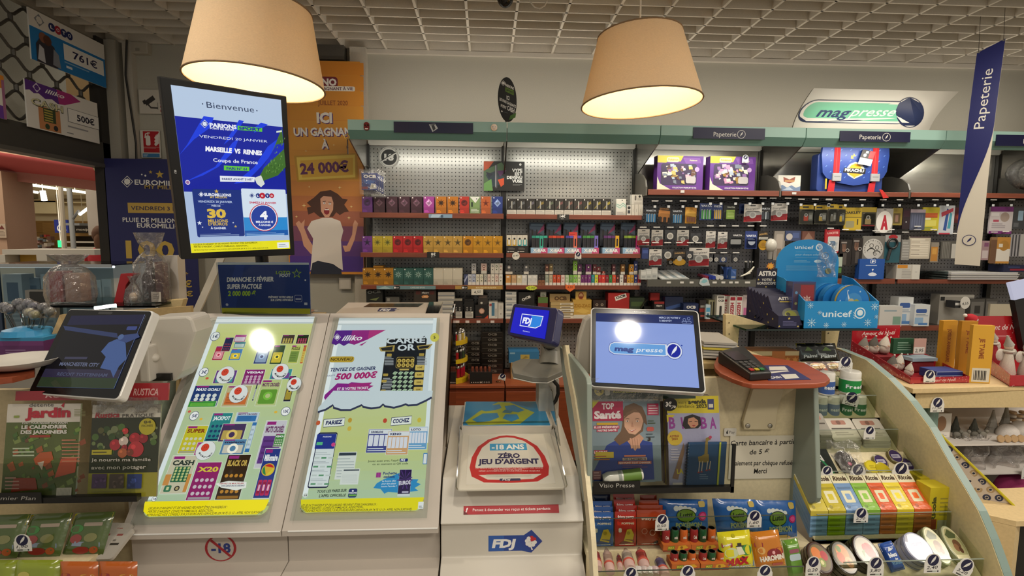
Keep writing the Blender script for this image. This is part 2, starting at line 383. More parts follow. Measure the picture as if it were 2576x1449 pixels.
# store across the aisle
m=MB('wood');pb(m,40,556,285,586,11.9,.05,'8d6a35');pb(m,40,586,122,760,11.9,.05,'8d6a35');pb(m,122,560,163,760,11.85,.1,'94713d')
m.bd('timber_cladding',label='wood plank front of the store across the mall aisle',cat='wall panel')
t=thing('store_shelving','white slatted shelving with timber surround in the store across the mall','shelving',PY(220,700,11.5))
m=MB('wood');pb(m,165,587,262,594,11.5,.32,'b08a4e');pb(m,258,590,264,779,11.5,.32,'a57f45');pb(m,165,590,168,779,11.5,.32,'a57f45');pb(m,165,594,258,720,11.8,.02,'2a211a');m.bd('frame',t)
for k in range(6):m=MB('satin');pb(m,168,607+k*14,256,611+k*14,11.4,.4,'e8e2d4');m.bd('shelf',t)
rnd=random.Random(4)
m=MB('print')
for i in range(70):
 x=rnd.uniform(48,122);y=590+rnd.uniform(0,60);s=rnd.uniform(4,9)
 pb(m,x,y,x+s,y+s*1.1,11.6-rnd.random()*.3,.1,rnd.choice(['d9cdbd','b9a79c','e9e3d8','7d5a4d','b5463f','94a3ad','cfa5a0','57504c','d8c29b']))
m.bd('toy_merchandise',label='jumble of pale toys and packets piled before the timber store front',cat='merchandise',kind='stuff')
m=MB('print');f=frY(138,553,172,586,9.4);m.slab(f,.03,'1f2f8c');A=m.art(f);W='f2f2f2'
A.O(.42,.8,.09,W);A.line([(.42,.7),(.45,.45),(.7,.45),(.82,.18)],.03,W);A.O(.45,.35,.27,W,a0=110,a1=350);A.O(.47,.38,.19,'1f2f8c',a0=100,a1=360);A.line([(.45,.58),(.66,.58)],.02,W)
hang(m,f.pt(.5,1));m.bd('wheelchair_sign',label='blue wheelchair access sign hanging in the mall',cat='sign')
m=MB('print');f=frY(188,566,230,586,11.3);m.slab(f,.05,'201c1a');m.art(f).T('monijo',.12,.3,.9,.28,.3,'e6e0d4',.01)
hang(m,PY(209,566,11.32));m.bd('black_store_sign',label='black store sign with pale lettering across the aisle',cat='sign')
m=MB('wall');pb(m,223,474,300,592,7.4,.3,'bdbab2');hang(m,PY(262,474,7.5));m.bd('bulkhead_panel',label='pale grey wall panel hanging beside the shop post',cat='panel')
t=thing('steel_column','grey steel column with collar plate standing in the mall','column',PY(177,700,8.6))
m=MB('satin');p=PY(174,474,8.6);m.tube([(p.x,8.6,p.z),(p.x,8.6,0)],.035,'8b8d8e',10);m.bd('shaft',t,sm=1)
m=MB('satin');pb(m,160,561,200,567,8.6,.25,'77797b');m.bd('collar',t)
m=MB('satin');m.tube([PY(184,550,8.55),PY(198,530,8.5)],.02,'6f7072');m.bd('bracket',t)
m=MB('glow5');m.tube([PY(200,540,8.5),PY(224,522,8.5)],.022,'fff6e0');m.bd('spotlight',t)
t=thing('white_post','slim white metal post in front of the grey column in the mall','post',PY(155,760,7.6))
m=MB('satin');m.tube([PY(152,470,7.6),V((PY(158,600,7.6).x,7.6,0))],.03,'c9c3b4');m.bd('shaft',t)
for i,(a,b,c,d,l)in en([(34,459,148,475,'long upper tube lamp across the store ceiling'),(36,476,95,484,'short lower tube lamp across the store ceiling'),(157,476,220,485,'tube lamp past the grey column across the store ceiling')]):
 m=MB('glow4');m.tube([PY(a,b,11),PY(c,d,11)],.025,'fff4d6');hang(m,PY((a+c)/2,(b+d)/2,11));m.bd('tube_lamp',label=l,cat='lamp',group='tube lamps in the mall')
m=MB('glow6');m.tube([PY(107,480,9.5),PY(112,505,9.5)],.04,'ffffff');hang(m,PY(107,480,9.5));m.bd('strip_spotlight',label='bright upright strip lamp under the store ceiling',cat='lamp')
m=MB('glow2');pb(m,146,605,159,622,9,.05,'2ee57c');hang(m,PY(152,605,9.02));m.bd('green_exit_light',label='glowing green exit light in the mall',cat='light')
m=MB('wall')
for x0,y0,x1,y1,c in((40,487,80,497,'8a7a5c'),(40,502,150,508,'b9a377'),(75,505,142,537,'e2d6ae'),(140,490,222,500,'8d7d5e'),(142,508,222,511,'d9cba2'),(40,510,56,528,'8a7a5c')):pb(m,x0,y0,x1,y1,11.8,.15,c)
S('trim_6',m)
t=thing('white_kiosk','white kiosk with cut-out side panel standing in the mall','kiosk',PY(140,760,5.6))
m=MB('satin');f=frY(6,628,238,800,5.6);A_='cfc8bb'
pb(m,6,628,238,641,5.6,.5,A_);pb(m,6,641,26,800,5.6,.5,A_);pb(m,104,641,130,800,5.6,.5,A_);pb(m,26,668,104,800,5.6,.5,A_);m.bd('side_panel',t)
m=MB('print');pb(m,52,640,103,668,5.75,.1,'c79a35');m.bd('yellow_crate',t)
# person in red seen from behind
t=thing('person','person with tied brown hair in a red jacket facing away in the mall','person',PY(262,800,7.0))
b=PY(262,668,7.0)
m=MB('cloth');m.lathe((b.x,7,0),[(.10,0),(.12,.3),(.14,.7),(.17,.95),(.16,1.1),(.19,1.3),(.17,1.40),(.06,1.45),(.055,1.49)],'b02a32',16,sy=.6);
for s in(-1,1):m.tube([(b.x+s*.17,7,1.36),(b.x+s*.23,7.0,1.1),(b.x+s*.21,6.92,.85)],[.065,.05,.035],'b02a32',8)
m.bd('jacket',t,sm=1)
m=MB('cloth');m.ball((b.x,7,1.58),.085,.095,.12,'c99a7c');m.bd('head',t,sm=1)
m=MB('cloth');m.ball((b.x,6.98,1.6),.1,.1,.125,'5f4330',jit=.05);m.ball((b.x+.02,6.9,1.5),.05,.04,.12,'6a4b35',jit=.06);m.bd('hair',t,sm=1)
# ---------------------------------------------------------------- boards hung on the grille
def board(name,label,cat,tl,tr,br,bl,art,col='e9e6df'):
 o=[PX(x,y,XL+.075)for x,y in(bl,br,tl)]
 f=Fr(o[0],(0,o[1].y-o[0].y,0),(0,0,o[2].z-o[0].z));m=MB('print');m.slab(f,.008,col);art(m.art(f));return m.bd(name,label=label,cat=cat)
def a_loto(A):
 A.R(0,0,1,.66,'1f7fc4');A.clover(.12,.84,.06,'8a8f98','e9e6df')
 for i,(ch,c)in en(zip('LOTO',('1d2c6b','b3203a','1d2c6b','1d2c6b'))):A.O(.27+i*.075,.82,.042,c);A.T(ch,.25+i*.075,.79,.29+i*.075,.79,.07,'ffffff',.02)
 A.pg([(.06,0),(.06,.35),(.12,.52),(.2,.5),(.28,.42),(.34,.06),(.3,0)],'33313c');A.O(.15,.52,.05,'8c5a45');A.O(.2,.5,.05,'5b3526');A.pg([(.07,.05),(.1,.36),(.15,.3),(.16,.02)],'c9cbd2');A.pg([(.25,.05),(.27,.38),(.33,.3),(.35,.02)],'8d939f')
 A.R(.4,.26,.97,.6,'f2f1ec');A.T('761€',.52,.36,.87,.36,.16,'1d1b4a',.02)
 A.R(.4,.2,.74,.225,'8fb9dd');A.R(.42,.1,.5,.15,'dfe9f2')
board('lottery_win_board','white and blue lottery board showing a 761 euro win','board',(70,17),(264,94),(267,207),(80,148),a_loto)
def a_ill(A):
 A.pg([(0,1),(0,.77),(.05,.8),(.1,.75),(.16,.78),(.24,.7),(.33,.74),(.4,.68),(.5,.7),(.74,.9),(.6,1)],'5a2a86');A.pg([(.4,1),(.42,.69),(.5,.7),(.74,.9),(.6,1)],'b0307f')
 A.clover(.14,.89,.05,'e8dff0','5a2a86');A.T('illiko',.24,.84,.5,.84,.1,'ffffff',.015,.35)
 A.R(.14,.02,.42,.52,'c98958');A.R(.2,.2,.36,.5,'3a4a2c')
 for i in range(5):A.bars(.21,.22+i*.055,.35,.25+i*.055,1,'b9a94f',1)
 A.O(.24,.1,.03,'33492f');A.O(.35,.1,.03,'2c2c2c');A.T('CASH',.06,.5,.47,.5,.15,'2f3b33',.05);A.T('CASH',.055,.51,.465,.51,.14,'d8d3a8',.02)
 A.R(.53,.34,1.0,.66,'6b6b70');A.R(.536,.35,1.0,.65,'f1efea');A.T('500€',.66,.42,.93,.42,.15,'1d1b30',.03);A.R(.52,.22,.82,.25,'9a9aa0');A.bars(.5,.06,.62,.1,1,'8d8d92')
board('scratch_card_win_board','white and purple scratch card board showing a 500 euro win','board',(84,205),(254,265),(251,362),(71,318),a_ill)
def a_edge(A):A.R(0,0,1,.3,'6b3d9c');A.R(0,.3,1,.7,'e8e4dc');A.R(0,.7,1,1,'d98a2e');A.R(.9,0,1,.9,'a46a8c')
board('striped_lottery_board','orange, white and violet lottery board cut by the picture edge','board',(-70,165),(10,196),(18,303),(-60,282),a_edge)
# ---------------------------------------------------------------- things on the far wall
def poster(name,label,x0,y0,x1,y1,Y,art,col='ffffff',cat='poster',mt='print',d=.006):
 f=frY(x0,y0,x1,y1,Y);m=MB(mt);m.slab(f,d,col);art(m.art(f,px=True));return m.bd(name,label=label,cat=cat)
def a_cam(A):
 A.pg([(362,256),(384,240),(391,250),(369,266)],'35302e');A.pg([(358,254),(365,250),(369,260),(362,263)],'35302e');A.line([(372,262),(380,271),(397,272)],.012,'45403d');A.R(396,258,398,276,'45403d')
 A.R(401,233,412,282,'b1262b');A.bars(402,240,411,278,4,'e0d4cc')
poster('surveillance_notice','white wall notice with a black security camera drawing',352,226,412,286,4.03,a_cam,'d2ccc0','sign')
def a_ext(A):
 A.R(359,330,402,384,'b3141f');W='e9e2da';A.R(366,341,379,366,W,.3);A.line([(372,341),(372,335),(366,337),(365,347)],.009,W);A.R(370,333,377,336,W)
 for k in range(3):A.pg([(388,347+k*8),(394,337+k*8),(393,342+k*8),(399,334+k*8),(400,345+k*8),(392,352+k*8)],W)
 A.bars(360,369,401,374,2,W,.4);A.R(359,386,402,396,'3c7fb3');A.bars(361,388,373,394,2,'cfe0ea')
poster('fire_extinguisher_sign','red fire extinguisher sign on the grey wall above the dark blue poster',356,328,405,397,4.03,a_ext,'dcd6cb','sign')
m=MB('satin');f=frY(328,104,371,134,4.0);m.slab(f,.09,'bab2a2');A=m.art(f);A.R(.3,.2,.55,.45,'9b9486');m.bd('junction_box',label='cream junction box at the top of the wall conduit',cat='box',bev=.006)
m=MB('satin');m.tube([PY(x,y,3.98)for x,y in((319,100),(317,150),(316,190),(322,230),(333,300),(342,360),(343,400))],.007,'2b2926',6);m.bd('wall_cable',label='black cable running down the grey wall by the conduit',cat='cable',sm=1)
N1='23255e'
def a_euro(A):
 gold='c9a94a';W='f0eee8'
 A.clover(320,457,13,N1,W,rim=W)
 A.T('EUROMILLIONS',339,464,498,470,13,W,.02);A.T('MY MILLION',364,474,470,478,10,'b59a55',.02)
 A.S(402,439,11,gold);A.S(379,433,5,gold);A.O(357,439,2,W);A.O(366,442,2.5,W)
 A.R(321,510,500,537,'c3a14a');A.T('VENDREDI 3 FÉVRIER',330,528,497,531,10,'2a2548',.015)
 A.T('PLUIE DE MILLIONNAIRES',309,558,500,562,11.5,W,.015);A.T('EUROMILLIONS',345,572,480,576,11.5,W,.015)
 A.T('100',318,648,440,650,44,gold,.03);A.T('JOUEURS EN',326,681,440,684,12,gold,.02);A.T('JOURS POUR*',335,703,475,698,13,gold,.02)
 A.T('1.000.000 €',338,730,484,722,17,gold,.02);A.T('DE 1 000 €',345,748,486,745,13,gold,.02)
poster('lottery_jackpot_poster','tall dark blue lottery poster with gold lettering and stars',287,400,505,800,3.9,a_euro,N1)
def a_keno(A):
 W='f4eee6';P='5b2a6e'
 for k in range(14):A.R(729,max(154,150+k*38),915,min(689,190+k*38),['d8892a','d98c2c','dc922f','dd9731','de9b33','de9c35','dd9a37','d9933a','d0873e','c17641','a76149','7e4763','5d3680','4b2d88'][k]);A.l-=.5
 A.R(780,192,850,221,'7a2430',.3);A.T('KENO',783,214,847,215,17,W,.05);A.R(800,216,893,230,'f0e9dd',.3);A.T('GAGNANT À VIE',806,227,888,227,8,'5b2440',.02)
 A.T('JUILLET 2020',800,264,875,265,12,'8a4418',.01)
 for dx,dy,c in((2.5,2.5,P),(0,0,W)):
  A.T('ICI',797+dx,308+dy,836+dx,308+dy,25,c,.05);A.T('UN GAGNANT',739+dx,341+dy,900+dx,341+dy,20,c,.04);A.T('À',809+dx,373+dy,827+dx,373+dy,19,c,.04)
 A.pg([(740,392),(899,385),(900,450),(748,458)],'c9962e');A.pg([(746,396),(893,389),(894,446),(752,453)],'f0d05a');A.pg([(755,404),(888,397),(888,440),(760,447)],'e3b23c')
 A.T('24 000€',756,438,878,431,27,'64245e',.04)
 sk,hr='d9a184','4a2718'
 A.pg([(776,540),(772,522),(783,520),(772,510),(790,497),(806,482),(832,478),(850,488),(862,500),(875,502),(866,515),(878,532),(866,534),(855,541),(846,534),(838,545),(805,546),(790,534)],hr)
 A.pg([(744,562),(752,555),(758,562),(767,552),(765,572),(775,598),(793,628),(783,640),(764,618),(757,588)],sk)  # raised arms with open hands
 A.pg([(901,562),(893,553),(888,565),(886,590),(873,618),(862,618),(868,634),(880,632),(892,603),(897,580)],sk)
 A.pg([(806,500),(814,493),(834,495),(839,510),(838,528),(828,546),(818,547),(808,532)],sk)
 A.O(816,511,3,'ffffff',2);A.O(830,513,3,'ffffff',2);A.O(816,511,1.3,'3c2b22');A.O(830,513,1.3,'3c2b22');A.line([(812,507),(820,506)],.004,'3c2218');A.line([(826,508),(834,509)],.004,'3c2218')
 A.O(822,532,7,'8e1f2a',8);A.R(817,526,828,529,'f6efe8')
 A.pg([(781,680),(788,600),(773,575),(784,556),(812,548),(834,548),(856,556),(864,580),(858,604),(863,680),(838,666),(800,668)],'e6ddd3')
 A.pg([(781,690),(786,662),(800,656),(838,664),(858,678),(860,690)],'23283a')
 for x,y,r in((765,517,6),(855,472,5),(878,548,5),(778,470,3),(746,545,4),(884,520,4),(770,380,3),(840,365,3)):A.S(x,y,r,'f7e3a0',4,.25)
poster('keno_winner_poster','orange and violet winner poster of a cheering dark haired woman in white',728,153,916,690,3.93,a_keno,'d98f30')
m=MB('satin');f=frY(853,699,883,728,4.0);m.slab(f,.02,'c4bcae');m.art(f).R(.12,.12,.88,.88,'d0c9bc',.1);m.bd('light_switch',label='cream light switch on the wall below the orange poster',cat='switch',bev=.003)
m=MB('satin');m.box(PY(747,0,4.0).x,PY(779,0,4).x,3.97,YW,PY(0,662,4).z,PY(0,654,4).z,'d8d2c6');m.bd('wall_clip',label='white cable clip on the wall beside the orange poster foot',cat='clip')
# ================================================================ the wall shelving: six bays under one teal canopy
XU=[-.861,.133,1.118,2.079,3.032,3.972,4.92]
YB,YS,YH=3.9,3.66,3.34
TEAL,TEAL_SHADED,WOOD,BLK='a2c8bd','719a8f','7d4230','14130f'
def zpx(y,x=1300,Y=YS):return PY(x,y,Y).z
ZBASE=PY(1200,969,3.43).z
bay_desc=['first from the orange poster, with vape pod boxes','second from the orange poster, with vapes','with two purple boxes on its top plank','with the blue school bag on its top plank','behind the hanging navy banner','last one, cut by the picture edge']
shelf_px=[[(537,549),(637,648),(718,728),(803,813)],[(541,552),(638.7,648.6),(719,728.6),(803,813)],[(479,492,3.60),(800,810)],[(483,494,3.60),(702,714),(820,832)],[(486,497,3.60),(703,714),(820,832)],[(487,498,3.60),(703,714),(822,834)]]
ZS=[]
bays=[]
for i in range(6):
 x0,x1=XU[i],XU[i+1];xm=[1090,1440,1790,2120,2400,2540][i]
 t=thing('shelving_bay','shelving bay under the teal canopy, '+bay_desc[i],'shelving',((x0+x1)/2,3.75,0),'shelving bays along the back wall');bays.append(t)
 m=MB('peg')
 if i<2:m.box(x0+.002,x1-.019,YB,YB+.02,ZBASE,2.27,'9c9c98')
 else:m.box(x0+.002,x1-.019,YB,YB+.02,.3,zpx(500,xm,YB),'77777a');m.box(x0+.002,x1-.019,YB-.002,YB+.02,zpx(500,xm,YB),2.27,'b4b1aa','brushed')
 m.bd('back_panel',t)
 m=MB('satin')
 for x in([x0,x1]if i==5 else[x0]):m.box(x-.017,x+.017,YB-.03,YB,.0,2.27,BLK)
 m.bd('upright',t)
 zs=[]
 for k,sp in en(shelf_px[i]):
  ya,yb=sp[:2];yf=sp[2]if len(sp)>2 else YS;zt,zl=zpx(ya,xm,yf),zpx(yb,xm,yf);zs.append(zt)
  m=MB('satin');m.box(x0+.02,x1-.02,yf+.012,YB-.001,zt-.02,zt,'3a3531');p=m.bd('shelf',t)
  m=MB('wood');m.box(x0+(-.012 if i==0 else .012),x1-.008,yf,yf+.014,zl,zt+.003,WOOD);m.bd('shelf_edge',p,bev=.002)
  if i>=2 and k==0:  # curved dark end brackets
   for xx in((x0,x1-.01)if i==5 else(x0,)):
    pr=[(xx-.006,YB-.03,zt-.04),(xx-.006,yf-.0,zt-.04)]+[(xx-.006,yf+(YB-.03-yf)*(1-cos(a)),zt+.02+.12*sin(a))for a in(0,.4,.8,1.2,1.57)]
    MB('satin').prism(pr,(.012,0,0),'55524b').bd('shelf_bracket',t)
 ZS.append(zs)
 # canopy
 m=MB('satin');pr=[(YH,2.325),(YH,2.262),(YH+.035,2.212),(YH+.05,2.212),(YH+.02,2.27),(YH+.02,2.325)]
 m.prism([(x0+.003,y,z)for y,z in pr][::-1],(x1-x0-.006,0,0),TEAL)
 m.face([(x0+.003,YH-.0006,2.262),(x0+.003,YH+.0345,2.2115),(x1-.003,YH+.0345,2.2115),(x1-.003,YH-.0006,2.262)][::-1],TEAL_SHADED)  # down-turned fold: same teal with its shade put into the colour
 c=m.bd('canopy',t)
 m=MB('satin');m.box(x0+.01,x1-.01,YH+.02,YB+.12,2.30,2.322,'d8d6cd');m.box(x0+.01,x1-.01,YB-.03,YB+.02,2.262,2.3,'d8d6cd');m.bd('canopy_roof',t)
 m=MB('glow3');m.tube([(x0+.06,YH+.1,2.245),(x1-.06,YH+.1,2.245)],.012,'fff3d8',8);m.bd('tube_lamp',t)
 for xx in([x0]if i<5 else[x0,x1]):
  m=MB('brushed');m.prism([(xx-.004,YB-.03,2.295),(xx-.004,YH+.03,2.295),(xx-.004,YH+.035,2.215),(xx-.004,YB-.03,2.06 if i<3 else 1.98)],(.008,0,0),'77756f' if i<3 else '4f4c47')
  m.bd('canopy_bracket',t)
def fascia(x0,y0,x1,y1,art,name='canopy_sign',label='',Y=YH-.001):
 f=frY(x0,y0,x1,y1,Y);m=MB('satin');m.slab(f,.0035,'10143f',l=.004);art(Art(m,Fr(f.o+f.n*.004,f.u,f.v),True,'satin',7e-5));return m.bd(name,label=label,cat='sign')
def pap(x0,x1,yb,f):
 def a(A):A.T('Papeterie',x0,yb,x1,yb+.6,12,'e4e2dc',.005);A.O(f,yb-5,10.5,'e4e2dc');A.O(f,yb-5,9.3,'10143f');A.feather(f,yb-5,8,None,'e4e2dc')
 return a
fascia(991,308,1190,335,lambda A:(A.pg([(1079,313),(1094,311),(1102,323),(1088,332)],'cfd2d2'),A.pg([(1085,316),(1092,314),(1096,324),(1090,329),(1087,322)],'3a3c42'),A.line([(1082,314.5),(1094,312.5)],.006,'55585e')),label='blank navy sign with a small pale sticker on the teal canopy')
fascia(1743,322,1923,350,pap(1795,1852,343,1865),label='navy stationery sign on the teal canopy above the purple boxes')
fascia(2111,331,2288,357,pap(2162,2216,350,2230),label='navy stationery sign on the teal canopy above the school bag')
fascia(2503,340,2640,368,pap(2574,2628,361,2660),label='navy stationery sign beyond the hanging banner, cut by the picture edge')
m=MB('gloss');f=frY(915,307,929,328,YH-.008);A=m.art(f,True)
m.prism([f.pt(*p)for p in rrect(0,0,1,1,.45,.3)],(0,.007,0),'7a2027');A.O(918.5,315,2.4,'1c0b0c');A.O(925.5,315,2.4,'1c0b0c');A.R(918,322,926,325.5,'eadfd8');A.pg([(922,317),(920.5,320),(923.5,320)],'2c0e10')
m.bd('skull_sticker',label='small dark red skull sticker on the teal canopy',cat='sticker')
m=MB('gloss');f=frY(1235,312,1251,329,YH-.008);m.prism([f.pt(*p)for p in rrect(0,0,1,1,.45,.45)],(0,.007,0),'c79a5b');A=m.art(f,True);A.O(1239.5,319,2,'6b4a24');A.O(1246.5,319,2,'6b4a24');A.O(1243,324,3.5,'a67b45',2)
m.bd('smiling_face_sticker',label='small tan smiling face sticker on the teal canopy',cat='sticker')
t=thing('key_chain','gold ring and dark keychain hanging from the canopy corner','keychain',PY(874,385,YH))
m=MB('metal');p=PY(874,345,YH-.01);m.tube([p+V((.014*cos(a*.4),-.012,.014*sin(a*.4)))for a in range(17)],.0035,'d9b56a',6);m.bd('ring',t,sm=1)
m=MB('satin');m.tube([PY(874,350,YH-.018),PY(875,388,YH-.018)],.004,'3b2a20',5);m.ball(PY(874,370,YH-.018),.006,.006,.012,'5a4032');m.bd('chain',t)
# round lottery sign standing on the canopy by a rod
t=thing('round_canopy_sign','black oval betting sign on a thin rod above the canopy','sign',PY(1268,372,3.5))
Y=3.47;f=frY(1253,194,1301,306,Y);f=Fr(f.o+V((0,-.06,0)),f.u+V((0,.13,0)),f.v);m=MB('satin')
m.prism([f.pt(*p)for p in rrect(0,0,1,1,.5,.5,9)],f.n*-.005,'17191d');A=m.art(f,True);W='e9e9e4'
A.clover(1266,209,6,'17191d',W,W);A.T('PARIONS',1270,216,1292,226,7,W,.03);A.pg([(1271,219),(1292,228),(1292,240),(1271,230)],'5f7f2e');A.T('SPORT',1273,228,1291,237,6,'17191d',.03);A.T('ICI',1274,250,1281,252,10,W,.03);A.T('LES PARIS GAGNANTS',1256,252,1297,272,7.5,W,.03);A.T('PAYENT',1259,268,1273,275,7.5,W,.03);A.T('CASH',1275,276,1293,285,12,W,.04)
A.pg([(1283,291),(1298,284),(1296,296),(1280,302)],'4c7a34');A.O(1262,280,2,W);A.bars(1265,281,1280,285,1,'70787a',1);m.bd('sign_disc',t)
m=MB('satin');m.tube([PY(1273,300,3.475),V((PY(1272,312,3.475).x,3.475,2.3235))],.004,'26241f',6);m.bd('rod',t)
# magpresse sign, bowed forward over the canopy
t=thing('curved_shop_sign','white curved shop sign with mint lozenge standing on the canopy','sign',(2.45,3.55,2.33))
x0,x1=PY(1992,320,3.56).x,PY(2334,328,3.56).x
zb,zt=2.322,PY(2200,223,3.32).z
def cv(a,b):return V((x0+(x1-x0)*a,3.56-.02*b-.2*b*b,zb+(zt-zb)*b))
m=MB('satin');m.grid(cv,6,10,'d9d6cd');n=len(m.v);m.grid(lambda a,b:cv(1-a,b)+V((0,.012,0)),6,10,'b9b5aa')
m.prism([cv(0,0),cv(1,0),cv(1,0)+V((0,.15,0)),cv(0,0)+V((0,.15,0))],(0,0,-.004),'8b877d');m.bd('panel',t,sm=1)
class Bow(Fr):
 def __init__(s):Fr.__init__(s,cv(0,0),cv(1,0)-cv(0,0),cv(0,1)-cv(0,0))
 def pt(s,a,b,l=0):return cv(a,b)+V((0,-1,-.25))*l
 def px(s,x,y):
  bb=.5
  for _ in range(8):
   p=PY(x,y,cv(.5,bb).y);bb=max(-.3,min(1.3,(p.z-zb)/(zt-zb)))
  l,r=cv(0,bb).x,cv(1,bb).x;return(p.x-l)/(r-l),bb
m=MB('satin');A=Art(m,Bow(),True,'satin',2e-4);A.l=12
ci=lambda r,c:A.pg([(2288+r*cos(k*.2244),283-r*1.06*sin(k*.2244))for k in range(28)],c)
A.R(2028,250,2285,313,'1c2a52',.5);ci(36,'1c2a52');A.R(2030,252,2285,311,'e6e3db',.5);ci(34,'e6e3db')
A.R(2036,256,2276,306,'74c2a0',.5);ci(30,'e6e3db');ci(27,'1c2358');A.feather(2288,283,25,None,'e9e6de')
A.T('mag',2051,293,2133,295,26,'1e3566',.02,.2);A.T('presse',2133,292,2246,292,24,'e9eee6',.008,.25)
m.bd('lozenge_logo',t)
# pegboard stickers
f=frY(953,369,1005,422,YB-.004);m=MB('print');m.prism([f.pt(*p)for p in rrect(0,0,1,1,.5,.5,8)],(0,.003,0),'cfcfc8');A=m.art(f)
A.O(.5,.5,.47,'1b1c1b');A.O(.5,.5,.455,'cfcfc8');A.O(.5,.5,.38,'1b1c1b');A.T('18',.27,.36,.73,.36,.3,'deded8',.05);A.line([(.12,.3),(.85,.74)],.012,'1b1c1b');A.line([(.12,.27),(.85,.71)],.008,'deded8')
m.bd('age_limit_sticker',label='round black and white sticker with struck-out 18 on the pegboard',cat='sticker')
f=frY(1217,406,1319,480,3.85);m=MB('print');m.slab(f,.004,'1f1e1c');A=m.art(f,True)
A.pg([(1217,406),(1242,406),(1228,425),(1217,430)],'c8542f');A.pg([(1217,430),(1228,424),(1262,408),(1272,425),(1258,440),(1217,462)],'4f6a4a');A.pg([(1222,440),(1246,430),(1270,446),(1262,464),(1238,470)],'2a3a45');A.pg([(1217,462),(1236,450),(1240,480),(1217,480)],'6a9a56');A.pg([(1252,452),(1268,448),(1268,464),(1260,470)],'d8552f');A.pg([(1222,432),(1240,438),(1230,448)],'232a3a');A.pg([(1250,430),(1275,428),(1258,444)],'5b3560')
A.R(1245,414,1251,474,'4c4c50',.5);A.R(1246,416,1248,470,'a9a9ae',.5)
for k,(tx,x)in en((('VYPE',1288),('EST',1295),('DEVENU',1275),('VUSE',1288))):A.T(tx,x,432+k*9,1314,432+k*9,7.6,'eeeeea',.05)
A.O(1309,414,3,'eeeeea');A.bars(1290,463,1313,467,2,'8d8d8a',.5)
m.bd('vape_advert',label='square black vaping advert card with bright splashes on the pegboard',cat='poster')
# ---------------------------------------------------------------- boxes on the first two bays
def q6(*a):return[880+v/3.15 if i%2==0 else 300+v/3.15 for i,v in en(a)]
def q7(*a):return[1240+v/3.15 if i%2==0 else 300+v/3.15 for i,v in en(a)]
def q3(*a):return[900+v/4.293 if i%2==0 else 680+v/4.293 for i,v in en(a)]
def dk(h,k):return tuple(v*k for v in C(h)[:3])+(1,)
def podart(c,ic,style):
 def a(A):
  A.R(0,0,1,.36,dk(c,.82));A.O(.16,.92,.06,'e8e2dc');A.bars(.08,.04,.5,.2,3,dk(c,2.2)if C(c)[1]<.3 else dk(c,.5),.4)
  if style==0:A.pg([(.5,.4),(.83,.62),(.5,.86),(.17,.62)],ic);A.pg([(.5,.5),(.68,.62),(.5,.76),(.32,.62)],dk(ic,.5));A.pg([(.3,.66),(.5,.8),(.5,.68)],dk(ic,1.7))
  elif style==1:A.O(.5,.63,.33,ic);A.O(.5,.62,.2,dk(ic,.45));A.pg([(.3,.6),(.6,.5),(.72,.7)],dk(ic,1.7))
  elif style==2:A.S(.5,.62,.4,ic,8,.4);A.O(.5,.62,.12,dk(ic,.4))
  elif style==3:A.S(.5,.62,.42,ic,5,.35,90);A.O(.5,.6,.13,dk(ic,.5))
  elif style==4:A.pg([(0,.98),(1,.98),(.55,.62)],'e4e4de');A.O(.68,.86,.06,'22352a');A.R(.12,.4,.3,.68,'2b3b2c',.2);A.bars(.1,.06,.9,.3,3,'c9d2c4',.5)
 return a
def podrow(bay,k,y0,y1,items,where,d=.09,cat='box',name='vape_pod_box',grp='vape pod boxes'):
 cnt=0
 for x0,x1,desc,c,ic,st in items:
  X0,Y0,X1,Y1=q6(x0,y0,x1,y1);cnt+=1
  crt(name,f'{desc} vape pod box, {ORD[cnt-1]} from the orange poster on {where}',cat,X0,Y0,X1,Y1,YS+.02,d,c,podart(c,ic,st),zb=ZS[bay][k]+.001,group=grp+' on '+where)
MR,PU='3b1a2b','6a3489'
podrow(0,0,612,745,[(97,180,'violet',PU,'43215c',1)]+[(a,b,'dark maroon',MR,'6b4b5d',0)for a,b in((190,278),(290,378),(388,476),(485,573))]+[(585,668,'magenta','a13f93','d79fd0',0),(682,765,'orange','b8701f','4a2c14',2),(775,858,'orange','b8701f','4a2c14',2),(870,945,'red','b23328','5f1c1b',1),(952,1030,'white and green','7e9a63','3c5a37',4),(1040,1115,'peach','b55d2f','7d2f1a',3),(1128,1210,'blue','24387f','8ea5d8',0)],'the top shelf')
YG,GD='b5a02c','b7882f'
podrow(0,1,925,1055,[(100,179,'violet',PU,'33234d',3),(181,259,'lime yellow',YG,'7e7d2a',2),(261,340,'lime yellow',YG,'7e7d2a',2)]+[(a,a+77,'bright red','b01c20','5d0f15',1)for a in(343,422,502)]+[(583+78*k,659+78*k,'pale gold','bd9440','6d5a2c',3)for k in range(4)]+[(897,975,'amber with fruit','c08312','5d3a10',1)]+[(977+78*k,1053+78*k,'amber','c08a15','8a6412',3)for k in range(3)],'the second shelf')
podrow(0,2,1180,1312,[(104+81*k,184+81*k,'mustard','a5731a','3f2a10',2)for k in range(3)]+[(347+79*k,424+79*k,'dark teal','2a5650','86a69c',2)for k in range(4)]+[(663+77*k,738+77*k,'cream','c9c2b0','c9c2b0',9)for k in range(3)],'the third shelf')
crt('vape_pod_box','mustard vape pod box lying on top of the mustard row','box',*q6(187,1163,264,1180),YS+.06,.08,'a07019',group='vape pod boxes on the third shelf',zb=ZS[0][2]+PY(1000,300+1180/3.15,YS+.06).z-PY(1000,300+1312/3.15,YS+.06).z+.002)
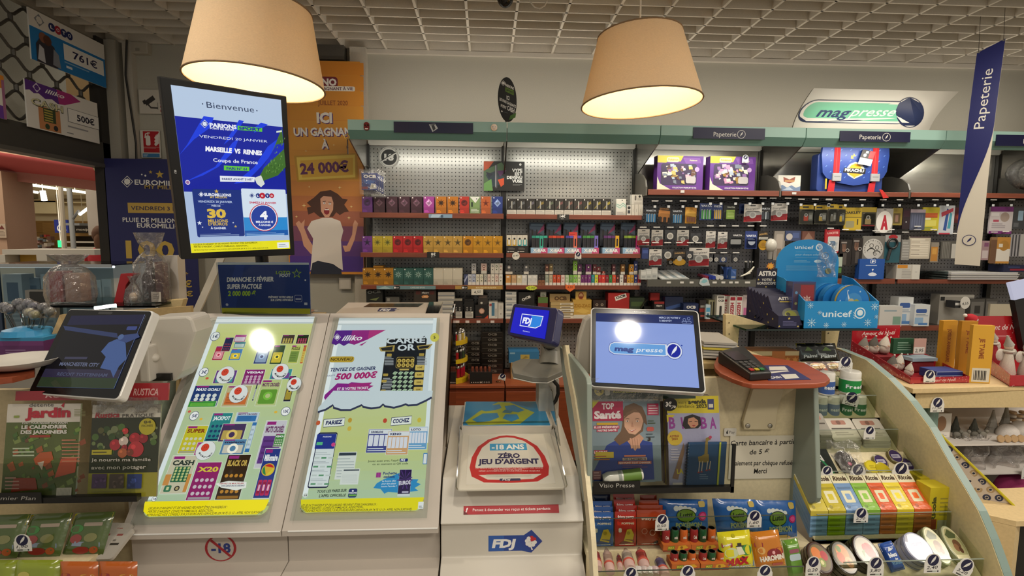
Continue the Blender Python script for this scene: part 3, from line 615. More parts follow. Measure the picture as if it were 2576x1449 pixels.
def vial(bay,k,qf,x0,x1,y0,y1,desc,c,ic,where,Y=YS+.02,zoff=0,n=1,lo='d9d5cb',start='the orange poster'):
 def a(A):
  A.R(0,0,1,.27,lo);A.O(.5,.72,.26,ic);A.O(.5,.72,.14,'e8e4da');A.R(.38,.36,.62,.46,dk(ic,.7))
 X0,Y0,X1,Y1=qf(x0,y0,x1,y1)
 crt('refill_bottle_box',f'{desc} slim refill box, {ORD[n]} from {start} {where}','box',X0,Y0,X1,Y1,Y,.03,c,a,zb=(ZS[bay][k]+.001+zoff),group='slim refill boxes')
i=0
for x0,x1,ds,c,ic in((937,967,'pale','b9bcc4','2d3358'),(969,997,'pale blue','a9b0c4','2d3358'),(1000,1027,'cream','d3cdb9','6a6a3a'),(1030,1058,'cream','d3cdb9','55603a'),(1062,1088,'grey','a8a69c','394044'),(1091,1116,'pink cream','d2c0b4','8a4a44'),(1119,1146,'cream','d8d2c4','5c2f2b'),(1149,1179,'pink cream','d3bfb2','8a4030'),(1182,1210,'white','dad6cb','6a5b3d')):
 vial(0,2,q6,x0,x1,1230,1312,ds,c,ic,'in the front row',n=i);i+=1
crt('tin_foil_box','narrow silver and navy box beside the slim refill boxes','box',*q6(905,1230,935,1312),YS+.02,.05,'3b4468',lambda A:(A.pg([(.1,.2),(.9,.75),(.9,.95),(.1,.5)],'a9b2cc'),),zb=ZS[0][2]+.001)
RZ=zpx(300+1225/3.15,1220,YS+.07)
m=MB('acrylic');m.box(PY(1180,0,3.7).x,PY(1264,0,3.7).x,YS+.06,YS+.14,ZS[0][2]+.001,RZ-.001,'d5d5d5');m.bd('acrylic_riser',label='low clear riser behind the slim refill boxes',cat='riser')
i=0
for x0,x1,ds,c,ic in((965,1000,'silver','b1b1b3','3a3d48'),(1040,1085,'pink cream','d3b9ae','8a4a44'),(1117,1145,'white','d8d4ca','3a3d48'),(1147,1180,'white','d8d4ca','33553a'),(1183,1210,'white','d8d4ca','8a3030')):
 vial(0,2,q6,x0,x1,1143,1225,ds,c,ic,'on the riser',Y=YS+.07,zoff=RZ-ZS[0][2],n=i);i+=1
def tagc(name,label,cat,x0,y0,x1,y1,Y,c,art,mt='print',d=.002):return poster(name,label,x0,y0,x1,y1,Y,art,c,cat,mt,d)
YE=YS-.004
tagc('shelf_strip','pale blue printed strip on the edge of the top shelf','shelf label',*q6(625,753,812,782),YE,'7f9cb5',lambda A:(A.pg([tuple(q6(650,754)),tuple(q6(730,754)),tuple(q6(700,781)),tuple(q6(640,781))],'a9c0d3'),A.R(*q6(720,758,740,780),'3c536b')))
tagc('price_plate','black 8 euro price plate on the second shelf edge','price tag',*q6(612,1052,708,1098),YE,'1a1a1a',lambda A:(A.T('8€',*q6(644,1080),*q6(680,1080),7,'f0f0ee',.03),A.O(*q6(650,1090),1.5,'cccccc'),A.bars(*q6(658,1087),*q6(678,1093),1,'aaaaaa')))
tagc('shelf_strip','teal printed strip below the teal pod boxes','shelf label',*q6(212,1320,680,1348),YE,'6f8f95',lambda A:(A.T('CAPSULES EPOD',*q6(480,1339),*q6(596,1339),3.6,'cfdcdc',.02),A.R(*q6(345,1321,398,1347),'1a1a1a',.4),A.O(*q6(357,1334),2.6,'e8e8e8'),A.T('vype',*q6(366,1338),*q6(390,1338),3.4,'e8e8e8'),A.pg([tuple(q6(214,1346)),tuple(q6(280,1322)),tuple(q6(330,1346))],'9fb9bd')))
tagc('shelf_strip','gold printed strip below the slim refill boxes','shelf label',*q6(835,1320,1209,1348),YE,'b08a45',lambda A:(A.T('BOUTEILLES ELIQUIDE',*q6(1000,1339),*q6(1160,1339),3.6,'ead9b0',.02),A.R(*q6(885,1321,935,1347),'1a1a1a',.4),A.O(*q6(897,1334),2.6,'e8e8e8'),A.T('vype',*q6(905,1338),*q6(930,1338),3.4,'e8e8e8')))
tagc('price_card','white handwritten 4,50 price card hanging under the third shelf','price tag',*q6(963,1346,1057,1393),YE-.004,'d8d4c8',lambda A:A.T('4,50',*q6(984,1382),*q6(1040,1376),7,'333333',.005,.2))
# hanging OCB bags beside the orange poster
for k in range(4):
 t=thing('filter_bag',f'blue rolling filter bag, {ORD[k]} from the front of the hook by the orange poster','bag',PY(934,490,3.6+.03*k),'blue filter bags on the hook')
 f=frY(910+k*5,435+k*3,950+k*5,478+k*3,3.56+.025*k);m=MB('film');m.slab(f,.012,'20377f');A=m.art(f)
 A.T('OCB',.12,.72,.92,.72,.17,'ece9e4',.05);A.pg([(.1,.6),(.9,.55),(.6,.3),(.2,.4)],'3a63b0');A.R(0,.05,.4,.2,'7f2f45');A.pg([(.5,.05),(.95,.1),(.9,.35),(.6,.4)],'d0cfcf');A.S(.7,.22,.14,'a9a58f',7);m.bd('packet',t)
 f=frY(905+k*5,425+k*3,956+k*5,489+k*3,3.552+.025*k);m=MB('foil');m.grid(lambda a,b,f=f:f.pt(a,b,.003*sin(a*17+b*9)),6,6,'ffffff');m.bd('clear_bag',t,sm=1)
m=MB('metal');m.tube([PY(927,420,3.88),PY(925,420,3.53),PY(925,416,3.525)],.003,'77756f',6);m.bd('display_hook',label='steel hook holding the blue filter bags',cat='hook')
# ---- second bay
def sw(A,c):
 A.R(0,0,1,.29,'cfcbc1');A.bars(.06,.04,.94,.25,4,'8d8a82',.4);A.O(.15,.93,.07,'dddddd');A.pg([(.15,.4),(.45,.6),(.5,.55),(.3,.4)],dk(c,.8));A.pg([(.58,.75),(.85,.85),(.9,.7),(.62,.6)],c);A.R(.46,.36,.6,.85,'8a8880',.4);A.R(.49,.4,.53,.8,'c9c7c0',.4)
for k,(a,c)in en([(112,'5b5f63'),(187,'5b5f63'),(262,'5d5a68'),(338,'7d6a2c'),(413,'55604c'),(489,'6b4040'),(565,'704a40'),(640,'6b3a38'),(713,'8a7a2c'),(788,'8d8030'),(863,'96882c')]):
 X=q7(a,630,a+71,758);crt('vape_kit_box',f'black vape kit box with white health warning, {ORD[k]} from the advert card','box',*X,YS+.02,.06,'23211f',lambda A,c=c:sw(A,c),zb=ZS[1][0]+.001,group='black vape kit boxes')
crt('vape_kit_box','white vape kit box with teal waves at the end of the black row','box',*q7(975,632,1052,758),YS+.02,.06,'d9d8d0',lambda A:(A.line([(0,.7),(.4,.6),(.7,.75),(1,.6)],.006,'7fb0a4'),A.line([(0,.6),(.4,.45),(.7,.62),(1,.5)],.008,'9cc4b9'),A.R(0,0,1,.25,'cbc8be'),A.bars(.1,.04,.9,.2,3,'999999'),A.O(.6,.92,.06,'1d1d1d')),zb=ZS[1][0]+.001)
crt('vape_refill_box','small white box with dark round emblem on the vape shelf','box',*q7(1060,680,1094,758),YS+.02,.05,'cfccc3',lambda A:(A.O(.5,.74,.35,'1c1c20'),A.R(.2,.2,.8,.5,'3a3d44'),A.R(.15,.86,.85,.95,'aaaaaa')),zb=ZS[1][0]+.001)
for k,(a,b)in en(((1097,1121),(1123,1151),(1153,1187))):crt('vape_refill_box',f'plain white narrow box, {ORD[k]} under the tilted white pen box','box',*q7(a,675,b,758),YS+.02,.05,'d3cfc4',lambda A:A.R(.45,.3,.55,.6,'9c9a92',.4),zb=ZS[1][0]+.001,group='plain white narrow boxes')
crt('pen_box','white box with printed vape pen stacked on the narrow white boxes','box',*q7(1100,597,1187,674),YS+.02,.05,'d8d5cc',lambda A:(A.R(.25,.4,.4,.9,'6f6a66',.5),A.O(.7,.8,.1,'222222'),A.bars(.5,.4,.9,.65,3,'aaa69e'),A.R(.2,.05,.9,.2,'c4c0b6')),zb=zpx(300+674/3.15,1600,YS+.02))
t=thing('pod_counter_tray','black tray of yellow and turquoise pods on the second vape shelf','tray',PY(1300,635,3.7))
f=frY(*q7(105,1005,275,1060),YS+.01);m=MB('print');m.slab(f,.09,'1c1a18');A=m.art(f)
for k in(.25,.72):A.bars(k-.15,.45,k+.15,.8,3,'8d8a82',.3);A.O(k-.16,.2,.03,'dddddd');A.bars(k-.1,.12,k+.18,.3,1,'dcd9d0')
m.bd('tray',t)
for k,(a,c,d)in en(((108,'c9a53c','yellow'),(150,'c9a53c','yellow'),(192,'3fa0a6','turquoise'),(233,'3fa0a6','turquoise'))):
 crt('vape_pod_pack',f'{d} pod pack, {ORD[k]} from the black upright in the tray','pack',*q7(a,908,a+40,1004),YS+.03,.03,'cfcabd',lambda A,c=c:(A.R(.12,0,.88,.55,c,.2),A.R(.3,.1,.7,.65,'ded9cc',.4),A.O(.5,.6,.2,'23211f'),A.R(0,.9,1,1,'23211f')),group='pods in the black tray')
XB=[(300,435,'turquoise','3aa58f','3aa58f',2),(433,565,'orange-red','d0482c','d0482c',9),(568,700,'salmon','d76a52','5a4fb0',2),(703,840,'lavender','7a6cc0','4f9a4a',3),(868,1005,'amber yellow','d8a62c','6d3a7a',3),(1030,1165,'pink','c43f82','8fae3a',3)]
for k,(a,b,ds,c,c2,ci)in en(XB):
 X0,Y0,X1,Y1=q7(a,1018,b,1062);t=thing('vape_display_box',f'open counter display of disposable vapes with {ds} end pack, {ORD[k]} from the pod tray','display box',PY((X0+X1)/2,Y1,3.72),'disposable vape displays')
 z=ZS[1][1]+.001;fx=frY(X0,Y0,X1,Y1,YS+.015);fx=Fr((fx.o.x,YS+.015,z),fx.u,(0,0,fx.o.z+fx.h-z))
 m=MB('print');m.slab(fx,.11,'9fb4c6');A=m.art(fx);A.pg([(.55,0),(1,0),(1,1),(.75,1)],'c04a7c');A.pg([(0,0),(.3,0),(.2,1),(0,1)],'8fb6d8');A.T('X-BAR',.12,.3,.9,.3,.5,'eef0f2',.05);A.R(.1,.1,.6,.16,'e8edf2');m.bd('tray',t)
 fb=frY(*q7(a-12+(8 if k>3 else 0)*-1,818,a+105-(10 if k>3 else 0),1005),YS+.13);m=MB('print');m.slab(fb,.004,'54677d');A=m.art(fb);A.pg([(0,0),(1,0),(1,.45),(0,.75)],'3a4152');A.pg([(.5,.5),(1,.7),(1,.95)],'a23d6c');A.R(.1,.86,.9,.95,'7f98ae');A.R(.15,.35,.25,.7,'23252a',.4);A.R(.45,.38,.55,.7,'23252a',.4);m.bd('back_card',t)
 for j in range(4):
  xa=a+8+j*31;cc=c if(j==ci or(ci==9 and j<3))else '1d1c1f'
  f=frY(*q7(xa,922,xa+29,1019),YS+.03);f=Fr((f.o.x,f.o.y,z+.02),f.u,(0,0,f.o.z+f.h-z-.02));m=MB('film');m.slab(f,.025,cc if cc==c and ci!=9 else '232023');A=m.art(f)
  if ci!=9 and cc==c:A.R(.3,.3,.7,.8,'26202a',.4)
  else:A.R(0,.84,1,1,c2 if j%2 else dk(c2,.7));A.R(.2,.1,.32,.8,'3d3b40',.4);A.R(.6,.1,.72,.8,'35333a',.4)
  m.bd('stick_pack',t)
m=MB('print');f=frY(*q7(602,893,668,925),YS+.035);m.slab(f,.02,'cc3b30');m.art(f).bars(.1,.2,.9,.5,1,'8f2018');m.bd('loose_vape_pack',label='small red pack lying on top of the salmon vape display',cat='pack')
cols=[(415,440,'grey-green','9aa293','4b5a50'),(446,472,'cream','b8a98f','6d5334'),(476,502,'orange-red','c64f2c','8a2a18'),(507,535,'orange-red','c64f2c','8a2a18'),(540,568,'pale pink','d8c3bb','a04a4a'),(573,600,'pale green','b9c9a8','5a8a4a'),(604,632,'green','6fa04a','23321d'),(636,668,'lime','8fbf5a','23321d'),(671,694,'pale lime','c9d6a0','23321d'),(697,721,'violet','6a2a68','1d1020'),(724,748,'violet','6f2c6c','1d1020'),(752,776,'purple','7a2f7a','1d1020'),(780,804,'teal','2f8a90','10262a'),(807,832,'lime yellow','c9c83a','2a2a10'),(836,858,'red','c02a2c','3a0a0a'),(860,888,'scarlet','c8342c','d86a50'),(891,916,'dark red','8a1f2c','2a0a10'),(919,943,'green','2f7a3a','0f2a12'),(946,972,'orange-red','cc4a2c','7a1f14'),(975,1000,'dark brown','4a1f1c','b03a2c'),(1004,1032,'white','d3cfc8','3a3a3a'),(1035,1060,'brown','5a2a20','241010'),(1063,1088,'amber','d0962c','2a1c08'),(1090,1115,'gold','c9982f','2a1c08'),(1118,1144,'navy','2c3a7a','d8d8e8'),(1147,1172,'red-pink','b83a44','3a1014')]
for k,(a,b,ds,c,ic)in en(cols):vial(1,2,q7,a,b,1235,1312,ds,c,ic,'on the third shelf',n=k,start='the brown square boxes')
for k,(a,c,ds)in en(((102,'c98f4a','orange'),(147,'bf9a72','tan'),(190,'cbbf9d','cream'),(230,'c9c9c4','silver'),(275,'c9c9c4','silver'),(314,'c9c9c4','silver'))):
 crt('pod_refill_box',f'{ds} square refill box, {ORD[k]} from the black upright','box',*q7(a,1235,a+39,1312),YS+.02,.05,c,lambda A,c=c:(A.R(0,0,1,.25,'d6d2c8'),A.O(.65,.55,.18,dk(c,.75)),A.O(.65,.55,.1,c),A.R(.15,.75,.7,.88,dk(c,1.3)if c[0]<'c' else 'e6e2da')),zb=ZS[1][2]+.001,group='square refill boxes')
for k in range(2):crt('dark_pod_box',('brown square box nearest the silver refill boxes','brown square box next to the slim refill row')[k],'box',*q7(358+27*k,1235,383+27*k,1312),YS+.02,.05,'2c2623',lambda A:(A.R(0,0,1,.5,'8a5a3c'),A.O(.5,.3,.25,'5a3622'),A.O(.5,.75,.15,'777069')),zb=ZS[1][2]+.001,group='brown square boxes')
RZ2=zpx(300+1230/3.15,1440,YS+.07)
m=MB('acrylic');m.box(PY(1270,0,3.73).x,PY(1612,0,3.73).x,YS+.06,YS+.14,ZS[1][2]+.001,RZ2-.001,'cccccc');m.bd('acrylic_riser',label='low clear riser behind the slim vape boxes',cat='riser')
up=[(100,155,1152,'dark grey','3a3a3c','88888a'),(245,283,1150,'grey','55575a','9a9a9c'),(414,442,1150,'brown','5a3a30','b86a4a'),(446,475,1145,'olive','6a5a3a','b09a5a'),(636,667,1120,'lime','8fc44a','23421d'),(672,702,1150,'violet','5a2458','1d1020'),(735,778,1150,'violet','6a2a68','1d1020'),(792,820,1150,'dark red','5a1c24','1d0a10'),(822,852,1170,'dark red','6a2028','1d0a10'),(862,890,1205,'brown red','6a2a20','c04030'),(944,970,1150,'maroon','4a1f28','9a4a58'),(1012,1045,1150,'amber brown','7a5220','d0a040'),(1080,1114,1150,'amber','c48a28','2a1c08'),(1117,1144,1122,'navy','2a3570','d8d8e8')]
for k,(a,b,y,ds,c,ic)in en(up):vial(1,2,q7,a,b,y,1230,ds,c,ic,'on the vape riser',Y=YS+.07,zoff=RZ2-ZS[1][2],n=k,start='the black upright')
tagc('price_plate','black 14 euro price plate on the first vape shelf edge','price tag',*q7(510,754,603,797),YE,'1a1a1a',lambda A:(A.T('14€',*q7(530,779),*q7(574,779),7,'f0f0ee',.03),A.bars(*q7(538,785),*q7(566,793),1,'aaaaaa')))
f=frY(*q7(152,1053,212,1113),YE-.003);m=MB('print');m.prism([f.pt(*p)for p in rrect(0,0,1,1,.5,.5,8)],(0,.002,0),'d8d4c8');m.art(f).T('8,49',.15,.38,.85,.45,.26,'4a4a48',.005,.2);m.bd('round_price_tag',label='round white handwritten price tag under the pod tray',cat='price tag')
def burst(name,label,x0,y0,x1,y1,Y,c,n,k,txt,tc):
 f=frY(x0,y0,x1,y1,Y);m=MB('print');pts=[(.5+.5*(1 if i%2==0 else k)*cos(pi*i/n),.5+.5*(1 if i%2==0 else k)*sin(pi*i/n))for i in range(2*n)]
 m.prism([f.pt(*p)for p in pts],(0,.002,0),c);m.art(f).T(txt,.2,.33,.8,.36,.34,tc,.01,.15);return m.bd(name,label=label,cat='price tag')
burst('burst_price_tag','fluorescent yellow burst-shaped 5,90 price tag',*q7(256,1318,354,1356),YE-.003,'c9d840',14,.8,'5,90','3a4020')
f=frY(*q7(574,1304,648,1368),YE-.003);m=MB('print');m.prism([f.pt(*p)for p in((.5,0),(1,.4),(1,1),(.85,.85),(.15,.85),(0,1),(0,.4))],(0,.002,0),'e0682c');m.art(f).T('4,50',.2,.45,.8,.48,.26,'7a2a10',.01,.15);m.bd('arrow_price_tag',label='orange arrow-shaped 4,50 price tag',cat='price tag')
def ftag(x0,y0,x1,y1,Y,txt,label,tilt=0,frame=None,d=.0015):
 """shop price card: navy feather disc on top, handwritten price, printed line"""
 f=frame or frY(x0,y0,x1,y1,Y)
 if tilt:
  c,s=cos(radians(tilt)),sin(radians(tilt));u,v=f.u*c+f.v*(s*f.w/f.h),f.v*c-f.u*(s*f.h/f.w);f=Fr(f.o,u,v)
 m=MB('print');q=f.w/f.h
 pts=[(0,0),(1,0),(1,.56)]+[(.5+.44*cos(t),min(1,.62+.44*q*sin(t)))for t in[pi*k/10 for k in range(11)]]+[(0,.56)]
 m.prism([f.pt(*p)for p in pts],f.n*-d,'dad8d2');A=m.art(f);A.feather(.5,.66,.34,'16173c','dad8d2');
 if txt:A.T(txt,.14,.2,.8,.22,.16,'26242c',.008,.2)
 A.R(.18,.05,.5,.12,'4a4a48');A.R(.52,.06,.72,.11,'9fb0a4');A.O(.82,.085,.05,'33333a')
 return m.bd('feather_price_tag',label=label,cat='price tag',group='feather price cards')
ftag(*q7(648,1050,700,1108),YE-.003,'5,00','feather price card on the shelf edge under the vape displays')
# ---- lower shelf of the first bays: rolling papers, lighters, filters
def qa(*a):return[880+v/4.83 if i%2==0 else 680+v/4.83 for i,v in en(a)]
def ob(label,q,c,art=None,Y=YS+.03,d=.1,name='rolling_paper_box',cat='box',z=None,**k):return crt(name,label,cat,*q,Y,d,c,art,zb=z,**k)
Z4=ZS[0][3]+.001
ob('black rolling paper display box behind the white advert flap',qa(205,238,402,590),'1c1e1b',lambda A:(A.T('OCB',.08,.86,.9,.9,.1,'8a8d84',.04),A.pg([(.2,.66),(.8,.74),(.6,.62)],'6f7a4a')),Y=YS+.05,z=Z4)
ob('low grey lighter tray beside the black display box',qa(440,325,605,590),'55534e',lambda A:A.R(.1,.8,.3,.95,'8d8b84'),Y=YS+.06,z=Z4,name='lighter_tray',cat='tray')
ob('dark lighter display with flame emblem under the teal strip',qa(785,238,1050,590),'3a332c',lambda A:(A.R(.08,.84,.3,.96,'5a2a24'),A.R(.7,.84,.92,.96,'5a2a24'),A.T('zippo',.34,.88,.68,.88,.06,'e6e0d4',.04),A.pg([(.36,.72),(.62,.72),(.68,.77),(.6,.82),(.4,.81),(.33,.77)],'d8955c'),A.pg([(.42,.74),(.6,.74),(.63,.77),(.45,.79)],'f0c79a')),z=Z4,name='lighter_display',cat='display box')
for k in range(6):ob(f'white and grey cigarette tube carton, {ORD[k]} from the top of its stack',qa(1072+(k>2)*22,265+k*54,1272-(k>2)*20,265+k*54+52),'bdb9ae' if k<3 else '8d8b84',lambda A:(A.R(0,.1,1,.35,'8a8d92'),A.R(.05,.45,.95,.9,'cbc8be'),A.R(.1,.55,.85,.65,'9a9a98')),Y=YS+.02+.01*(k<3),d=.12,name='cigarette_tube_carton',group='stacked cigarette tube cartons')
def warn(A,em):
 A.R(.08,.03,.92,.4,'d6d2c6');A.bars(.14,.07,.86,.37,6,'55534e',.45)
 for x in(.28,.68):A.O(x,.62,.08,'cfcfca');A.O(x,.62,.05,'1d1d1d');A.O(x,.5,.08,'cfcfca');A.O(x,.5,.05,'1d1d1d')
for k,a in en((1260,1395)):ob(('black tobacco box with white warning, nearest the carton stack','black tobacco box with white warning, nearest the emblem box')[k],qa(a,375,a+112,590),'1b1a19',lambda A:warn(A,0),z=Z4,name='tobacco_box')
for k,a in en((1265,1400)):ob(('crumpled wrapper lying on the first black tobacco box','dark opened flap standing on the second black tobacco box')[k],qa(a,345,a+100,374),('a9a394','24221f')[k],Y=YS+.05,d=.05,name=('paper_wrapper','box_flap')[k],cat=('wrapper','flap')[k])
ob('black box with round copper emblem and orange corner',qa(1525,422,1680,590),'1f1d1c',lambda A:(A.S(.5,.55,.24,'c9957a',10,.8),A.O(.5,.55,.15,'e0b9a4'),A.pg([(.7,0),(1,.25),(1,0)],'d0482c'),A.R(.05,.1,.5,.16,'6a2a24')),z=Z4)
ob('dark box with pale round mark stacked on the copper emblem box',qa(1560,300,1675,420),'3a3632',lambda A:(A.O(.35,.2,.12,'d8d4c8'),A.R(.1,.7,.9,.95,'6a5a50')),Y=YS+.05)
ob('white box with blue vertical stripe on the lower shelf',qa(1690,385,1796,590),'d6d3ca',lambda A:(A.R(.3,.15,.65,.95,'4a7a96'),A.R(.05,.75,.3,.9,'b04a44'),A.R(.7,.1,.9,.6,'b9b6ae')),z=Z4)
ob('narrow plain white box beside the blue striped box',qa(1802,400,1866,590),'d0ccc2',lambda A:(A.O(.5,.3,.15,'99958c'),A.R(.3,.6,.7,.85,'bdb9b0')),z=Z4)
for k,a in en((1285,1405,1540,1710)):tagc('shelf_price_label',f'small white price label, {ORD[k]} along the lowest shelf edge of the first bay','price tag',*qa(a,610,a+46,640),YE,'d8c9c2',lambda A:None)
Z4b=ZS[1][3]+.001
for k in range(5):ob(f'white and silver filter pack, {ORD[k]} from the top of the stack behind the small terminal',q3(1595,232+k*59,1712,232+k*59+57),'b9bab6',lambda A:(A.R(0,.1,1,.4,'d6d4cc'),A.R(.1,.5,.6,.8,'7f868c')),Y=YS+.02,d=.1,name='filter_pack',group='stacked filter packs')
ob('black rolling paper box with tilted white lettering behind the small terminal',q3(1735,235,1905,530),'1a1917',lambda A:(A.pg([(.16,.72),(.8,.9),(.86,.8),(.22,.6)],'3a3936'),A.T('OCB',.24,.66,.78,.8,.09,'e2dfd8',.05)),z=Z4b)
ob('green and red box with leaning packet behind the terminal',q3(1945,290,2050,530),'7a2a26',lambda A:(A.R(0,.72,1,1,'5a7a3a'),),z=Z4b,Y=YS+.04)
ob('pale leaning packet standing on the green and red box',q3(1972,232,2035,328),'b9b8a4',lambda A:A.bars(.2,.3,.8,.8,3,'7a8a6a'),Y=YS+.06,d=.02,name='paper_packet',cat='packet',yaw=8)
ob('kraft beige rolling paper display box',q3(2072,255,2290,420),'a58a5a',lambda A:(A.T('OCB',.22,.6,.84,.6,.24,'5a3f22',.06),A.R(0,0,1,.4,'bda676')),Y=YS+.06,z=zpx(680+420/4.293,1410,YS+.06))
for k in range(5):ob(f'kraft rolling paper carton, {ORD[k]} from the top of its stack beside the yellow box',q3(2085,345+k*36,2335,345+k*36+34),['b39a66','ab925e','cfc9ba','a58c58','cfc9ba'][k],lambda A:(A.R(.4,.2,.95,.7,'ddd6c2'),A.R(.45,.3,.85,.55,'6a5a44')),Y=YS+.015,d=.1,name='rolling_paper_carton',group='kraft rolling paper cartons')
ob('yellow rolling paper box with bearded smoker drawing',q3(2320,318,2520,528),'c9a24a',lambda A:(A.T('ZIG-ZAG',.05,.6,.95,.6,.17,'a87a1f',.04),A.R(0,0,1,.2,'d6d0c0'),A.pg([(.1,.4),(.5,.55),(.95,.4),(.6,.25)],'d8b45a')),z=Z4b)
f=frY(*q3(2350,228,2468,345),YS+.05);m=MB('print');m.slab(f,.003,'cba551');A=m.art(f);A.O(.5,.6,.25,'9a4a22',.34);A.O(.5,.6,.17,'d8a874',.22);A.pg([(.33,.55),(.68,.55),(.6,.25),(.42,.25)],'7a3418');A.pg([(.2,.1),(.4,.3),(.65,.3),(.85,.1)],'b8823a');A.O(.44,.64,.02,'2a1a10');A.O(.58,.64,.02,'2a1a10')
m.bd('header_card',label='yellow card with bearded man drawing above the yellow paper box',cat='card')
def qb(*a):return[1440+v/2.787 if i%2==0 else 740+v/2.787 for i,v in en(a)]
ob('dark brown box with two round marks beside the yellow paper box',qb(143,42,232,178),'2e1d17',lambda A:(A.O(.3,.75,.1,'cbb9a0'),A.O(.3,.75,.06,'2e1d17'),A.O(.7,.75,.1,'cbb9a0'),A.O(.7,.75,.06,'2e1d17')),z=Z4b)
ob('red rolling paper box with tilted white label',qb(247,-8,395,178),'a8231f',lambda A:(A.pg([(.3,.85),(.82,.99),(.88,.84),(.36,.68)],'e4e0d8'),A.T('OCB',.38,.76,.82,.87,.09,'1d1b1a',.05)),z=Z4b)
# base cabinets
for i,(x0,x1,ds)in en(((XU[0]+.3,XU[1]-.003,'red wood base cabinet under the lighter carousel'),(XU[1]+.003,XU[2],'red wood base cabinet under the small terminal'))):
 t=thing('base_cabinet',ds,'cabinet',((x0+x1)/2,3.66,0),'red wood base cabinets')
 m=MB('wood');m.box(x0,x1,3.44,YB-.034,.06,ZBASE-.018,'7d3a1f');m.box(x0+.01,x1-.01,3.48,YB-.034,0,.06,'2a1a12');m.bd('body',t)
 m=MB('wood');m.box(x0,x1,3.42,YB-.034,ZBASE-.018,ZBASE,'9a4f2c');m.bd('worktop',t,bev=.002)
 m=MB('wood');m.box(x0+.004,x1-.004,3.422,3.44,.07,ZBASE-.045,'8a4223');m.bd('door',t,bev=.002)
ZB=ZBASE+.001
# dark rolling-paper cartons stacked on the worktop
for col,(a,b,y0,n)in en(((1430,1588,850,6),(1596,1862,745,8))):
 x0,x1=PY(880+a/4.83,900,3.72).x,PY(880+b/4.83,900,3.72).x;zt=PY(1200,680+y0/4.83,3.72).z;h=(zt-ZB)/n
 for k in range(n):
  f=Fr((x0,3.72,ZB+h*k),(x1-x0,0,0),(0,0,h*.97));m=MB('film');m.slab(f,.14,'1d1a17');A=m.art(f)
  if k>1 or col:A.T('OCB',.3,.3,.72 if col else .9,.3,.4,'77726a',.04)
  A.R(.05,.85,.95,.93,'55504a')
  m.bd('dark_paper_carton',label=f"black rolling paper carton, {ORD[n-1-k]} from the top of the {('narrow stack beside the carousel', 'wide stack against the upright')[col]}",cat='carton',group='stacked black paper cartons')
t=thing('lighter_carousel','round yellow-rimmed carousel of lighters on the red cabinet','carousel',PY(1155,968,3.6))
cx,cy=PY(1130,900,3.58).x,3.58
for z0,z1,k in((PY(1160,856,3.5).z,PY(1160,868,3.5).z,0),(PY(1160,903,3.5).z,PY(1160,914,3.5).z,1),(PY(1160,950,3.5).z,ZB,2)):
 m=MB('gloss');m.lathe((cx,cy,z1),[(.115,0),(.13,.004),(.13,z0-z1),(.115,z0-z1),(.112,.01)],'c8a61e',24);tr=m.bd('tier',t,sm=1)
 if k==2:m=MB('gloss');m.lathe((cx,cy,z1-.0),[(.136,0),(.136,.03)],'c8a61e',24);m.bd('base',t)
m=MB('satin');m.tube([(cx,cy,ZB),(cx,cy,PY(1160,812,3.5).z)],.012,'c8a61e');m.bd('pole',t)
lc=['b9b4a8','c9c2b2','a02028','8a1a20','2a2a2c','3a4a2c','b0382c','c79a3a','6a1a2c']
for k,z in en((PY(1160,868,3.5).z+.012,PY(1160,914,3.5).z+.012,ZB+.032)):
 for j in range(9):
  a=radians(-120+20*j)+.1*k;lx,ly=cx+.1*cos(a),cy+.1*sin(a)
  c=[['c9c5bb','b9a14a','c9c5bb','9a1a22'][j%4],['2b2a2a','3a4a30','2a2a2c','9a1a22'][j%4],['a01a2c','b02030','8a1a28','a01a2c'][j%4]][k]
  m=MB('gloss');m.lathe((lx,ly,z),[(.011,0),(.012,.003),(.012,.062),(.010,.064)],c,10);m.lathe((lx,ly,z+.064),[(.0105,0),(.0105,.014),(.008,.017)],'c4c2bd',10,mt='metal')
  m.bd('lighter',label=f"{['silver and gold', 'dark', 'crimson'][k]} lighter, {ORD[j]} around the {['top', 'middle', 'bottom'][k]} tier of the carousel",cat='lighter',group='lighters on the carousel',sm=1)
t=thing('lighter_stand','black counter tray of copper-capped lighters on the red cabinet','tray',PY(1208,960,3.48))
X=qa(1458,1240,1728,1378);f=frY(*X,3.46);f=Fr((f.o.x,3.46,ZB),f.u,(0,0,PY(1200,X[1],3.46).z-ZB));m=MB('print');m.slab(f,.1,'171514');A=m.art(f)
for k in range(4):A.S(.08+.12*k*.8,.12,.035,'cfcac0',3,.5)
A.T('BIC',.45,.07,.58,.07,.12,'cfcac0',.04)
for k in range(3):A.O(.66+.1*k,.13,.03,'cfcac0');A.O(.66+.1*k,.13,.02,'171514')
m.bd('tray',t)
for k in range(5):
 p=f.pt(.12+.19*k,1,-.04);m=MB('metal');m.lathe(p-V((0,0,.03)),[(.011,0),(.011,.05),(.008,.062)],'b8705a',10);m.bd('lighter',label=f'copper-capped lighter, {ORD[k]} from the carousel in the black tray',cat='lighter',group='copper-capped lighters',sm=1)
ftag(*qa(1800,1248,1890,1322),3.45,'','feather price tag on the keyring lying on the red cabinet',tilt=-14)
m=MB('metal');p=PY(1254,939,3.5);m.tube([V((p.x,p.y,ZB+.004))+V((.014*cos(k*.5),.014*sin(k*.5),0))for k in range(14)],.003,'8a6a4a',5);m.bd('key_ring',label='brass key ring lying beside the feather tag',cat='ring')
